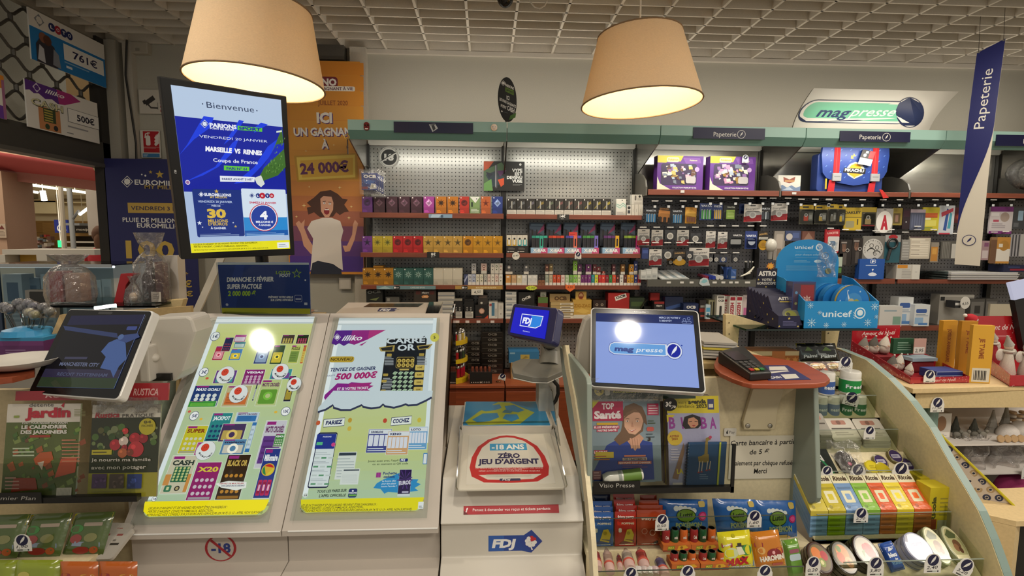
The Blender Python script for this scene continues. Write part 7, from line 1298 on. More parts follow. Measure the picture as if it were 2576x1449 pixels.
q4=lambda x,y:(1460+x/4.954,1200+y/4.954)
def frz(c,yc,deep):
 def a(A):A.T('frizzy pazzy',.12,.83,.88,.83,.08,'e8dcd8',.03);A.R(.1,.62,.9,.76,dk(c,1.5),.2);A.T('POPPING',.3,.65,.88,.65,.06,'d8d0c0',.03);A.pg([(.4,.18),(.55,.5),(.75,.52),(.88,.35),(.8,.12)],yc);A.pg([(.2,.1),(.5,.22),(.85,.2),(.9,.12),(.3,.06)],deep);A.R(.16,.42,.3,.54,'d8d4cc',.3);A.O(.62,.4,.08,dk(yc,.6))
 return a
fz='popping candy sachets'
for k in range(3):bag('candy_sachet',f'blue popping candy sachet, {ORD[k]} from the front of its row','candy sachet',q4(122+10*k,862-55*k),q4(410-12*k,858-55*k),q4(125+14*k,440-70*k),1.625+.016*k,6,'2456a0',frz('2456a0','c9b030','1d3a78'),.005,fz)
for k in range(2):bag('candy_sachet',f'dark blue sachet standing behind the blue row, {ORD[k]} from the front','candy sachet',q4(150,560-40*k),q4(372,556-40*k),q4(150,230-45*k),1.71+.02*k,6,'1b2c4e',lambda A:A.bars(.15,.75,.8,.85,1,'4a5a80'),.005,fz)
for k in range(4):bag('candy_sachet',f'red popping candy sachet, {ORD[k]} from the front of its row','candy sachet',q4(428+14*k,862-58*k),q4(695+12*k,858-58*k),q4(428+(14 if k<2 else-8)*k,432-76*k),1.625+.016*k,6,'a8261c',frz('a8261c','c9b030','6a1a10'),.005,fz)
for k in range(4):bag('candy_sachet',f'orange-red cola popping sachet, {ORD[k]} from the front of its row','candy sachet',q4(705+(22*k),852-50*k),q4(1068-30*k,848-50*k),q4(700+14*k,412-62*k),1.625+.02*k,6,'9c3a1c',(lambda A:(A.T('frizzy pazzy',.15,.74,.88,.74,.07,'e4cfc4',.03),A.O(.25,.42,.1,'c48a78'),A.O(.25,.42,.08,'9c3a1c'),A.O(.52,.38,.1,'d8b4a4'),A.O(.52,.38,.08,'9c3a1c'),A.pg([(.55,.1),(.95,.3),(.95,.18),(.6,.02)],'2a1c18'),A.R(.78,.3,.92,.5,'b8a02c'))),.005,fz)
def pok(A):
 A.R(0,0,1,.3,'2f6aa8');
 for i in range(5):A.O(.32+.09*i,.72+.05*sin(1+i*.6),.055,'c9d0cc')
 A.O(.52,.56,.2,'1f3418',.2);A.O(.52,.56,.185,'5f7f2c',.175);A.T('Lutti',.38,.5,.66,.53,.14,'25361c',.04,.2);A.O(.86,.55,.09,'a02a5c');A.O(.86,.55,.06,'c04a7c');A.R(.78,.82,.92,.97,'b09a4a',.3);A.T('POKÉMON',.3,.2,.84,.24,.14,'7d8c6a',.06,.1);A.pg([(.3,.02),(.5,.12),(.7,.14),(.85,.04)],'b89a54')
for k,(bl_,br_,tl_)in en((((985,690),(1590,700),(980,268)),((1700,690),(2240,700),(1640,268)),((2170,760),(2700,760),(2150,290)))):
 bag('candy_bag',f'blue jelly candy bag with green paw emblem, {ORD[k]} from the red sachets','candy bag',q4(*bl_),q4(*br_),q4(*tl_),1.66,8,'24599c',pok,.014,'blue candy bags')
# soda can candies in printed trays
def cans(x0,y0,yb_,w_,Y,lab,z):
 a,b=PY(x0,yb_,Y),PY(x0+w_,yb_,Y);zt_=PY(x0,yb_-16,Y).z
 t=thing('can_candy_box',lab,'candy box',((a.x+b.x)/2,Y,z),'boxes of can-shaped sweets');f=Fr((a.x,Y,z),(b.x-a.x,0,0),(0,0,zt_-z));m=MB('print');m.slab(f,.05,'b8642a');A=m.art(f)
 A.R(.0,0,1,.2,'7a2a1c');A.pg([(.15,.15),(.18,.8),(.42,.9),(.4,.2)],'6a7a2c');A.T('FIZZ',.19,.4,.4,.45,.3,'d8c83c',.04);A.pg([(.5,.2),(.55,.85),(.8,.95),(.9,.6),(.75,.1)],'d0a22c');A.O(.66,.6,.05,'8a5a1c');A.O(.85,.3,.1,'b0382a',.15);m.bd('tray',t)
 zc=PY(x0,y0,Y+.02).z;h=max(.03,zc-zt_+.012)
 for k,(c,ch)in en((('8c2a2a','Cola'),('1f5030',''),('c0602a',''))):
  c0=f.pt(.18+.32*k,1,-.026)-V((0,0,.012));r_=(b.x-a.x)*.145;m=MB('gloss');m.lathe(c0,[(r_*.9,0),(r_,.004),(r_,h-.006),(r_*.86,h)],c,16);m.lathe(c0+V((0,0,h)),[(r_*.86,0),(r_*.86,.001),(r_*.7,.0005),(r_*.7,-.001)],'6f706c',16,mt='metal')
  ff=Fr(c0+V((-r_*.5,-r_-.0006,h*.4)),(r_,0,0),(0,0,h*.4));A=m.art(ff,mt='gloss');A.T(ch or 'soda',.1,.2,.9,.2,.5,'d8d0c4',.04);m.bd('can',t,sm=1)
for k,(x,y,yb_,Y,z,lb)in en(((1668,1333,1388,1.575,zB+.02,'cola can sweets box in the back row, nearest the baby bottles'),(1739,1331,1387,1.575,zB+.02,'cola can sweets box in the back row, nearest the yellow bag'),(1690,1392,1436,1.48,zB+.005,'cola can sweets box in the front row, nearest the baby bottles'),(1763,1390,1435,1.48,zB+.005,'cola can sweets box in the front row, nearest the yellow bag'))):
 cans(x,y,yb_,70,Y,lb,PY(x,yb_,Y).z)
# baby bottle sweets
for k,(x0,y0,x1,y1,r_,c,d)in en(((180,905,225,1150,.013,'9c3a44','red'),(320,890,375,1190,.0145,'b89a8a','tan'),(470,960,500,1150,.009,'8a3a3c','small red'),(560,900,625,1150,.0165,'b0a090','cream'),(730,890,810,1150,.0165,'a8443c','bright red'),(960,1000,1060,1240,.0165,'5f5a7c','violet'))):
 p,q_=PY(*q4(x0,y0),1.56),PY(*q4(x1,y1),1.46);ax=(p-q_);L_=ax.length;ax.normalize()
 t=thing('baby_bottle_sweet',f'{d} baby bottle shaped sweet with pink cap, {ORD[k]} from the divider board','sweet',q_,'baby bottle sweets')
 m=MB('gloss');m.lathe(q_,[(r_*.9,.0),(r_,.006),(r_,L_*.35)],'c9a8a0',18,ax);m.bd('bottle',t,sm=1)
 m=MB('film');m.lathe(q_,[(r_*1.02,L_*.3),(r_*1.02,L_*.72),(r_*.8,L_*.76)],c,18,ax);m.lathe(q_,[(r_*1.04,L_*.42),(r_*1.04,L_*.6)],dk(c,.6),18,ax,cap=False);m.bd('label_sleeve',t,sm=1)
 m=MB('gloss');m.lathe(q_,[(r_*1.1,L_*.27),(r_*1.12,L_*.33),(r_*1.04,L_*.34)],'c25a4a',18,ax);m.bd('ring',t,sm=1)
 m=MB('foil');m.lathe(q_,[(r_*.85,L_*.74),(r_*.6,L_*.85),(r_*.3,L_*1.0)],'e8d8d8',14,ax);m.bd('clear_tip',t,sm=1)
for k in range(4):p=PY(*q4(720+70*k,1215),1.45);m=MB('gloss');m.lathe(p,[(.012,0),(.013,.005),(.013,.02)],['c4bdb8','b8a8a4','c4bdb8','b8a0a0'][k],14,V((.2,.8,.5)));m.bd('bottle_cap',label=f'pale round sweet cap showing behind the lower lip, {ORD[k]} from the bottles',cat='cap',sm=1)
bag('candy_bag','yellow and green marshmallow bag in front of the cola cans','candy bag',q4(1760,1160),q4(2170,1120),q4(1702,690),1.49,22,'c9bf1f',lambda A:(A.R(.02,.04,.98,.62,'6f9a3a'),A.O(.3,.45,.2,'b9c49a',.14),A.O(.75,.5,.18,'3f7f34',.14),A.pg([(.5,.38),(.45,.62),(.6,.62),(.7,.4)],'d0cdb4'),A.R(.5,.62,.62,.7,'2c2a24'),A.R(.45,.6,.68,.63,'2c2a24'),A.R(.05,.6,.35,.72,'8a3034',.2),A.T('mini',.08,.63,.33,.67,.06,'e8e0d8',.04,.2),A.pg([(.5,.25),(.6,.36),(.75,.3),(.68,.2)],'4a2f2a'),A.pg([(.1,.04),(.15,.16),(.95,.2),(.98,.05)],'5a86b4'),A.T('MAX',.1,.12,.8,.16,.17,'a8242c',.08,.1),A.T('TERRIFIC',.25,.04,.85,.05,.06,'c9d4e0',.04),A.O(.42,.9,.05,'a89f1c')),.018)
bag('candy_bag','orange cherry candy bag beside the yellow bag','candy bag',q4(2190,1140),q4(2560,1100),q4(2100,690),1.49,22,'b8701f',lambda A:(A.R(.05,.05,.97,.55,'c48a3c'),A.R(.05,.6,.3,.72,'8a2a2c',.2),A.O(.22,.5,.12,'c9a05a',.1),A.O(.62,.38,.24,'7a1f22',.15),A.O(.8,.42,.18,'8f2a2a',.13),A.O(.6,.42,.05,'d8a0a0'),A.T('HAROMINI',.12,.2,.95,.24,.13,'d8cfc0',.06),A.R(.5,.06,.85,.14,'b03028',.2)),.018)
bag('candy_bag','green and clear twisted candy bag beside the orange bag','candy bag',(1985,1455),(2024,1448),(1967,1360),1.5,26,'5f8a34',lambda A:(A.R(.1,.05,.9,.4,'3f7a3a'),A.R(.15,.45,.85,.62,'a8b8c0',.3),A.R(.2,.65,.8,.75,'8a4a5a',.3),A.pg([(.1,.8),(.5,.95),(.9,.8)],'a9c24a')),.016)
ft=lambda x0,y0,x1,y1,Y,tx,lb,tilt=0:ftag(x0,y0,x1,y1,Y,tx,lb,tilt)
ft(1648,1292,1682,1335,1.592,'0,50','feather price card 0,50 on the clear lip before the blue bags');ft(1879,1283,1915,1327,1.592,'1,60','feather price card 1,60 on the clear lip before the blue bags')
ft(1568,1425,1605,1470,1.412,'1,50','feather price card below the baby bottle sweets');ft(1710,1421,1748,1466,1.412,'1,00','feather price card below the front cola can box');ft(1904,1420,1942,1466,1.412,'1,50','feather price card below the orange cherry bag')
# ---- goods on the inclined steps
def S38(x0,y0,x1,yb_,Y,ln):  # inclined rectangle: front edge pixels at depth Y, length ln up the slope
 a,b=PY(x0,yb_,Y),PY(x1,yb_,Y);return Fr(a,V((b.x-a.x,0,0)),VU*ln)
HB=[('c9b84a','yellow-green'),('b9a92c','mustard'),('6f8fb8','blue'),('7fae3a','green'),('cf5a2c','orange-red'),('d8c22c','yellow'),('d8622c','orange')]
LO=['6f93b4','7a9a1f','6f93b4','6f93b4','a8642a','b9a92c','9a5a2c']
xs_=[2042,2087,2132,2177,2219,2260,2304,2349]
zt_=PY(2200,1283,1.625).z
for c in range(7):
 a,b=PY(xs_[c],1283,1.625).x,PY(xs_[c+1],1283,1.625).x;n=5;th=(zt_-z1-.004)/n
 for k in range(n):
  o=V((a+.001,1.63,z1+.002+th*k));f=Fr(o+V((0,0,th*.97)),V((b-a-.002,0,0)),VU*.134);col=HB[c][0]if k==n-1 else LO[c]
  m=MB('film');m.prism([f.pt(0,0),f.pt(1,0),f.pt(1,1),f.pt(0,1)],(0,0,-th*.9),col)
  if k==n-1:
   A=m.art(f);A.R(0,.72,1,1,'d6cfae');A.T('Ricola',.1,.8,.92,.8,.12,'4a3a2a',.05,.2);A.R(.22,.2,.8,.52,'d8d3b0',.1);A.R(.36,.28,.66,.44,dk(col,1.2),.2);A.R(.1,.56,.9,.62,dk(col,.7));A.O(.25,.1,.1,dk(col,.6))
  else:A=m.art(Fr(o,V((b-a-.002,0,0)),V((0,0,th*.9))));A.R(.0,.6,1,.95,dk(col,1.5));A.R(.1,.1,.7,.4,dk(col,.7))
  m.bd('herb_sweet_packet',label=f"{HB[c][1]} herb sweet packet, {ORD[n-1-k]} from the top, column {ORD[c]} from the green board",cat='sweet packet',group='stacked herb sweet packets')
for k,(q_,Y)in en((((2331,1227,2384,1345),1.64),((2308,1203,2350,1290),1.72))):
 crt('herb_sweet_box',('yellow herb sweet box standing at the end of the packets','yellow herb sweet box behind the standing one')[k],'box',*q_,Y,.06,'bfae1f',(lambda A:(A.T('Ricola',.34,.25,.30,.8,.09,'4a4a1a',.05),A.R(.02,.0,.4,.3,'8a3a1c'),A.R(.45,0,.95,.28,'a9a78c'),A.bars(.5,.35,.95,.8,5,'8d8430',.3)))if k==0 else None,zb=(z1 if k==0 else z2-.02)+.003)
def ovalt(label,cx,cy,Y,rx,ry,h,n,c,art,tilt=SL,side=None,name='oval_tin',cat='tin',group=None):
 """stack of n oval tins; the top face is centred on the pixel, tilted like the steps"""
 ctr=PY(cx,cy,Y);u,v,nn=V((1,0,0)),V((0,cos(tilt),sin(tilt))),V((0,-sin(tilt),cos(tilt)))
 for k in range(n):
  c0=ctr-nn*(h*k*1.03);m=MB('gloss');prof=[(.94,-h),(1,-h*.85),(1,-.006),(.985,-.004),(.985,-.001),(.9,0)]
  vs=[c0+u*(rx*r*cos(i*pi/14))+v*(ry*r*sin(i*pi/14))+nn*z for r,z in prof for i in range(28)]
  m.add(vs,[(i*28+j,i*28+(j+1)%28,(i+1)*28+(j+1)%28,(i+1)*28+j)for i in range(5)for j in range(28)]+[list(range(28))[::-1],[5*28+j for j in range(28)]],side or c)
  if k==0 and art:f=Fr(c0-u*rx-v*ry+nn*.0006,u*2*rx,v*2*ry);A=m.art(f,step=6e-5);A.O(.5,.5,.455,c,.455,30);art(A)
  m.bd(name,label=label if k==0 else f'{label}, {ORD[k]} beneath the top one',cat=cat,group=group or 'stacked tins on the candy stand',sm=1)
q5=lambda x,y:(1900+x/4.293,1180+y/4.293)
def fruit(A,cs):A.O(.5,.5,.4,dk('6a5a34',1),.4);[A.O(x,y,r_,c,r_)for x,y,r_,c in cs]
ovalt('dark oval tin with kiwi and strawberry picture',*q5(700,955),1.5,.037,.05,.022,3,'3a241a',lambda A:fruit(A,[(.4,.62,.2,'c8702c'),(.7,.55,.15,'a8242c'),(.5,.35,.14,'7a8a3c'),(.5,.35,.07,'c9c48a'),(.3,.4,.1,'b8602c')]))
ovalt('dark oval tin with peach picture',*q5(962,955),1.5,.037,.052,.022,3,'33301f',lambda A:fruit(A,[(.5,.62,.26,'c8783c'),(.35,.5,.16,'b8542c'),(.62,.36,.16,'d0986a'),(.62,.36,.07,'a85a2c'),(.4,.75,.1,'5f7a34')]))
ovalt('dark oval tin with red raspberry picture',*q5(1200,885),1.52,.039,.053,.022,3,'2f2320',lambda A:(A.O(.5,.5,.4,'a39c8c',.4),A.O(.62,.52,.2,'9c2430',.22),A.O(.5,.58,.12,'b0303c',.13),A.O(.72,.42,.12,'8a1c28',.12),A.pg([(.3,.3),(.45,.55),(.3,.5)],'5f7a4a')))
bag('mint_bag','blue and clear bag of mint sweets between the oval tins','candy bag',q5(1470,1120),q5(1620,1080),q5(1320,810),1.5,34,'2c4f9a',lambda A:(A.R(.02,.72,.98,.98,'a9b8c4'),A.pg([(.3,.7),(.45,.85),(.6,.76),(.75,.86),(.9,.7)],'d8dee4'),A.T('bleu',.2,.5,.75,.5,.14,'dfe4ea',.05),A.T('des',.5,.38,.7,.38,.08,'dfe4ea',.03),A.T('VOSGES',.18,.24,.9,.24,.12,'6f9acb',.05),A.R(.05,.04,.95,.16,'3f78b4')),.014)
ovalt('pale lilac round tin with violet lettering',*q5(1765,850),1.52,.043,.05,.024,4,'9a9eb4',lambda A:(A.O(.5,.5,.43,'b9bccb',.43),A.T('VIOLETTE',.25,.55,.72,.58,.09,'8a84a8',.03,.2),A.pg([(.1,.7),(.2,.9),(.3,.88),(.2,.68)],'3a4068'),A.pg([(.6,.1),(.8,.3),(.9,.28),(.7,.1)],'33365c')))
for k,(x,y)in en(((1960,825),(2165,815))):ovalt(('cream oval tin with woodland picture, nearest the lilac tin','cream oval tin with woodland picture, nearest the curved end panel')[k],*q5(x,y),1.55,.030,.062,.02,4,'cfc9a4',lambda A:(A.O(.5,.5,.42,'a9a678',.42),A.pg([(.2,.75),(.5,.9),(.8,.76),(.7,.66),(.3,.66)],'4f5a38'),A.O(.55,.5,.2,'6a4a34',.13),A.O(.45,.42,.14,'8a6244',.1),A.O(.62,.36,.1,'5a3c2a',.08),A.R(.15,.12,.85,.24,'d8d2a8')),side='aab08c')
ft(2026,1396,2063,1449,1.47,'0,20','feather price card 0,20 below the kiwi tin');ft(2181,1400,2222,1449,1.47,'3,80','feather price card 3,80 below the raspberry tin');ft(2324,1393,2366,1441,1.47,'2,40','feather price card 2,40 below the lilac tin');ft(2396,1392,2440,1440,1.468,'3,20','tilted feather price card 3,20 below the woodland tins',-28)
ft(2147,1278,2183,1315,1.612,'2,70','feather price card on the herb sweet packets')
# step 2: boxes, dark ovals, yellow tins
q2=lambda x,y:(2040+x/2.8975,860+y/2.8975)
f=S38(2058,0,2108,1216,1.75,.12);m=MB('film');m.slab(Fr(f.o+NU*.03,f.u,f.v),.03,'1b2420');A=m.art(Fr(f.o+NU*.03,f.u,f.v));A.line([(.3,.9),(.85,.05)],.008,'1f7a4a');A.T('HN',.05,.55,.6,.6,.2,'d0d0cc',.05);m.bd('dark_sweet_box',label='black sweet box with green stripe next to the green board',cat='box')
ovalt('black oval sweet tin with small pink flower',*q2(262,880),1.8,.036,.05,.03,2,'2a2522',lambda A:(A.O(.62,.45,.1,'a8526a'),A.O(.6,.45,.05,'d8a0a8')))
f=S38(2095,0,2168,1216,1.745,.13);m=MB('foil');m.grid(lambda a,b:f.pt(a,b)+NU*(.07+.012*sin(a*9+b*7)),8,8,'f4f4f4');m.bd('clear_wrapper',label='clear wrapper over the black oval sweet tin',cat='wrapper',sm=1)
ovalt('yellow round tin with plain lid, nearest the black tins',*q2(450,915),1.78,.028,.03,.016,4,'b9a81c',lambda A:(A.O(.5,.5,.4,'c9b82c',.4),A.bars(.3,.4,.7,.65,2,'8a7a1a',.4)),name='round_tin')
ovalt('yellow round tin behind the purple lids',*q2(530,930),1.77,.026,.03,.016,3,'b0a01c',None,name='round_tin')
for k,(x,y)in en(((510,870),(616,832),(700,893))):ovalt(f'purple-lidded round tin, {ORD[k]} from the yellow tins',*q2(x,y),1.80+.015*(k==1),.027,.03,.02,2,'3a2c58',lambda A:(A.O(.5,.5,.45,'a8a07a',.45),A.O(.5,.5,.41,'3a2c58',.41),A.R(.2,.36,.8,.62,'a9a4b8',.2),A.bars(.25,.42,.75,.56,1,'6a6488')),side='6a5f2c',name='round_tin')
ft(2064,1170,2094,1210,1.73,'1,50','feather price card 1,50 behind the green board edge');ft(2137,1167,2176,1210,1.73,'2,10','feather price card 2,10 below the black oval tin');ft(2243,1164,2286,1208,1.73,'2,20','feather price card 2,20 below the purple lids')
# step 3: tissue packs
for s,(a,b,y0,n)in en(((2062,2096,1070,6),(2098,2172,1083,3),(2174,2246,1084,3))):
 pa,pb_=PY(a,1136,1.87).x,PY(b,1136,1.87).x;zt_=PY(a,y0+28,1.87).z;h=(zt_-z3)/n
 for k in range(n):
  f=Fr((pa+.002*(k%2),1.875,z3+.003+h*(k+.9)),(pb_-pa-.003,0,0),VU*.1);m=MB('film');m.prism([f.pt(*p)for p in rrect(0,0,1,1,.1,.1)],(0,0,-h*.8),'c4beb2' if s else '9a958c')
  if k==n-1:A=m.art(f);A.R(.25,.7,.75,.9,'a8786a',.3);A.R(.15,.5,.85,.56,'55504a');A.bars(.2,.2,.8,.4,2,'9a948a',.3);A.O(.5,.8,.08,'7a5a50')
  m.bd('tissue_pack',label=f"{('silver-edged', 'white', 'white')[s]} tissue pack, {ORD[n-1-k]} from the top of the {('narrow stack by the green board', 'middle stack', 'stack nearest the end panel')[s]}",cat='tissue pack',group='stacked tissue packs')
ft(2172,1071,2201,1105,1.853,'','feather price card on the tissue packs')
# step 4: gum tubs
def tub(label,x0,x1,yt,yb_,Y,c,txt):
 a,b=PY(x0,yb_,Y),PY(x1,yb_,Y);r_=(b.x-a.x)/2;cx=(a.x+b.x)/2;z=a.z;h=PY(x0,yt,Y).z-z
 t=thing('gum_tub',label,'gum tub',(cx,Y+r_,z),'chewing gum tubs')
 m=MB('gloss');m.lathe((cx,Y+r_,z),[(r_*.94,0),(r_,.004),(r_,h*.12),(r_,h*.66),(r_*.93,h*.72)],'d8d6d0',24);m.bd('tub',t,sm=1)
 m=MB('print');m.lathe((cx,Y+r_,z+h*.06),[(r_*1.012,0),(r_*1.012,h*.56)],c,24,cap=False)
 for k,ch in en(txt):
  t_=radians(-90+(k-(len(txt)-1)/2)*19);o=V((cx+r_*1.02*cos(t_),Y+r_+r_*1.02*sin(t_),z+h*.26));u=V((-sin(t_),cos(t_),0))*r_*.3;f=Fr(o-u/2,u,V((0,0,h*.2)));m.art(f).T(ch,0,.1,1,.1,.8,'e4e8ea',.05)
 m.bd('label_band',t,sm=1)
 m=MB('gloss');m.lathe((cx,Y+r_,z+h*.7),[(r_*.97,0),(r_*.97,h*.24),(r_*.9,h*.29),(r_*.5,h*.3)],'dddad2',28);m.bd('lid',t,sm=1)
tub('white gum tub with blue label, on top behind the wood tray',2072,2108,940,996,1.985,'3a5a9c','menth');tub('white gum tub with bright green label, alone on top',2130,2177,938,994,1.985,'1f8a42','Freede')
for k,(a,b,c,d)in en(((2059,2087,'8494ac','menth'),(2088,2119,'7d8db0','menth'),(2120,2151,'3f7a54','Freede'),(2152,2187,'3f7a54','Freede'))):tub(f"gum tub with {'blue' if k < 2 else 'green'} label in the lower row, {ORD[k]} from the green board",a,b,1000,1049,1.975,c,d)
ft(2118,984,2158,1015,1.965,'1,40','tilted feather price card 1,40 between the gum tubs',-14)
# step 5: sachets
def q1(x,y):return 1760+x/2.8975,780+y/2.8975
for k,(a,b,ds)in en(((702,872,'grey'),(822,1012,'silver'))):
 bag('palm_sachet',f'black and {ds} sachet with palm picture and yellow corner, {("nearest", "furthest from")[k]} the payment tray','sachet',q1(a+35,380),q1(b+15,378),q1(a-5,242),2.2,14,'232624',lambda A,k=k:(A.R(0,.78,.45,.98,'b0a82c'),A.R(.1,.35,.9,.68,'8d9294' if k else '4a5a5c',.2),A.T('Palmi',.15,.22,.85,.26,.16,'c9d0d0',.04,.2),A.pg([(.3,.6),(.5,.82),(.7,.6)],'5f7a3a')),.008)
 bag('palm_sachet',f'curved sachet with sunset palm picture, {("nearest", "furthest from")[k]} the payment tray','sachet',q1(a+165,560),q1(b+150,555),q1(a+60,378),2.12,24,'8a7a78',lambda A,k=k:(A.O(.45,.6,.38,'c0705c',.36),A.R(.15,.7,.8,.92,'c9a04a',.3),A.line([(.5,.2),(.5,.65)],.002,'6a3428'),A.S(.5,.66,.22,'7a4034',6,.2)),.008)
crt('amber_sweet_box','amber printed sweet box with flower pictures on the top step','box',*q1(380,300),*q1(720,400),2.2,.1,'a8622a',lambda A:(A.R(0,.7,1,1,'c8b48a'),[A.S(.12+.16*i,.4,.07,'d0904a',6,.5)for i in range(6)],A.R(.42,.0,.7,1,'b8713a')),zb=PY(2000,920,2.2).z)
ft(2109,899,2144,931,2.07,'2,00','feather price card 2,00 on the palm sachets');ft(1953,905,1975,925,2.15,'','feather price card peeping above the payment tray')
# ================================================================ payment shelf
zR=PY(1950,966,1.56).z
pr_=[(1796,916),(1799,925),(1812,938),(1840,951),(1868,961),(1891,966),(1960,967),(2053,965),(2078,961),(2088,953),(2080,942),(2064,934),(2022,912),(1950,900),(1860,885),(1805,893)]
t=thing('payment_shelf','red wood payment shelf on a beige bracket below the card terminal','shelf',PZ(1930,940,zR))
m=MB('wood');m.prism([PZ(x,y,zR)for x,y in pr_],(0,0,-.016),'96472a');m.bd('shelf_top',t,bev=.003)
m=MB('satin');Yp=1.74;b_=[q1(390,575),q1(620,575),q1(570,725),q1(560,820),q1(548,872),q1(325,872),q1(318,815)];m.prism([PY(x,y,Yp)for x,y in b_],(0,.016,0),'c9bd9c');m.bd('bracket',t,bev=.002)
for x in(350,512):m=MB('metal');m.lathe(PY(*q1(x,843),Yp-.0),[(.009,0),(.008,.003),(.004,.005)],'b4b0a6',14,(0,-1,0));m.bd('bolt',t,sm=1)
t=thing('card_terminal','black card payment terminal with keypad on the red wood shelf','card terminal',PZ(1870,930,zR))
b4=[PZ(x,y,zR+.001)for x,y in((1886,959),(1940,955),(1868,897),(1806,913))];fc=Fr(b4[0],b4[1]-b4[0],b4[3]-b4[0]+V((0,0,0)))
m=MB('plastic');m.hexa([b4[0],b4[1],b4[2],b4[3],b4[0]+V((0,0,.025)),b4[1]+V((0,0,.025)),b4[2]+V((0,0,.045)),b4[3]+V((0,0,.045))],'1a1817');m.bd('body',t,bev=.004)
tp=[p+V((0,0,h))for p,h in zip(b4,(.0255,.0255,.0455,.0455))];ftp=Fr(tp[0],tp[1]-tp[0],tp[3]-tp[0])
m=MB('gloss');f=Fr(ftp.pt(.12,.52),ftp.u*.76,ftp.v*.4);m.slab(f,-.002,'2c2a29');m.bd('screen',t)
for r_ in range(4):
 for c in range(3):
  f=Fr(ftp.pt(.16+.24*c,.08+.1*r_,.001),ftp.u*.18,ftp.v*.07);m=MB('plastic');m.slab(f,-.003,['a82a24','b8a02c','2c7a3c'][c]if r_==0 else '3f3d3b');m.bd('key',t)
fp=[PZ(x,y,zR+.0012)for x,y in(q1(500,512),q1(812,506),q1(640,402),q1(470,402))];f=Fr(fp[0],fp[1]-fp[0],(fp[3]-fp[0]));m=MB('print');m.prism(fp,(0,0,-.0008),'2c2c5e');A=m.art(f,True)
A.pg([q1(505,412),q1(620,410),q1(645,436),q1(510,440)],'c9c5bc');A.pg([q1(505,448),q1(640,440),q1(655,446),q1(510,462)],'c9c5bc');A.pg([q1(590,470),q1(700,466),q1(728,496),q1(625,502)],'c9c5bc');A.T('CASH',*q1(520,500),*q1(600,495),5,'d8d6d4',.04);m.bd('payment_leaflet',label='dark blue contactless leaflet taped on the red wood shelf',cat='leaflet')
f=frY(1832,1096,2008,1204,1.755);f=Fr(f.o-V((0,.0,0)),f.u,f.v);m=MB('print');m.slab(f,.0015,'d0cab8');A=m.art(f,True);K='1a1816'
A.T('Carte bancaire à partir',*q1(226,988),*q1(700,975),13,K,.015,.12);A.T('de 5 €',*q1(363,1052),*q1(508,1046),12,K,.015,.12);A.T('Paiement par chèque refusé',*q1(238,1132),*q1(675,1128),12,K,.015,.12);A.T('Merci',*q1(394,1192),*q1(490,1188),13,K,.015,.12)
m.bd('payment_notice',label='white paper notice with handwritten card payment minimum',cat='notice')
f=frY(1821,1077,1852,1097,1.755);m=MB('print');m.slab(f,.0012,'d3cfc4',rad=.1);A=m.art(f);A.O(.26,.45,.08,'2a2a2a',.19);A.O(.36,.47,.05,'d3cfc4',.1);A.O(.3,.72,.03,'2a2a2a',.07);A.T('Pay',.42,.32,.86,.32,.36,'55534e',.0);m.bd('contactless_sticker',label='small white contactless pay sticker beside the shelf bracket',cat='sticker')
# ================================================================ customer screen and magazine rack
MN=rect4((1486,773),(1757,781),(1777,991),(1484,973),1.6)
def pos(label,R4,art,scr,brand,name='customer_screen',emi='glow0.75'):
 t=thing(name,label,'screen',R4.pt(.5,0));m=MB('gloss');m.slab(R4,.03,'d6d4ce',rad=.04);m.bd('white_case',t,bev=.003)
 f=Fr(R4.pt(.012,.014,.0015),R4.u*.976,R4.v*.972);m=MB('gloss');m.slab(f,.002,'0f0f10',rad=.035);A=m.art(f);A.R(.38,.953,.55,.985,'3a3a3a',.5);A.T(brand,.41,.961,.52,.961,.014,'c4c4c4',.03);m.bd('bezel',t)
 o=hit(*scr[3],R4.o,R4.n)+R4.n*.004;f=Fr(o,hit(*scr[2],R4.o,R4.n)-hit(*scr[3],R4.o,R4.n),hit(*scr[0],R4.o,R4.n)-hit(*scr[3],R4.o,R4.n));m=MB(emi);m.slab(f,.001,'8ea4e0');A=m.art(f,True,step=5e-5);art(A);m.bd('display',t)
 c=R4.pt(.5,.25,-.03);m=MB('plastic');zd=R4.o.z-.06;m.tube([c,c+V((0,.08,-.04)),V((c.x,c.y+.1,zd))],.03,'c9c5bb',10);m.bd('stand',t,sm=1);return t
qm=lambda x,y:(1440+x/2.787,740+y/2.787)
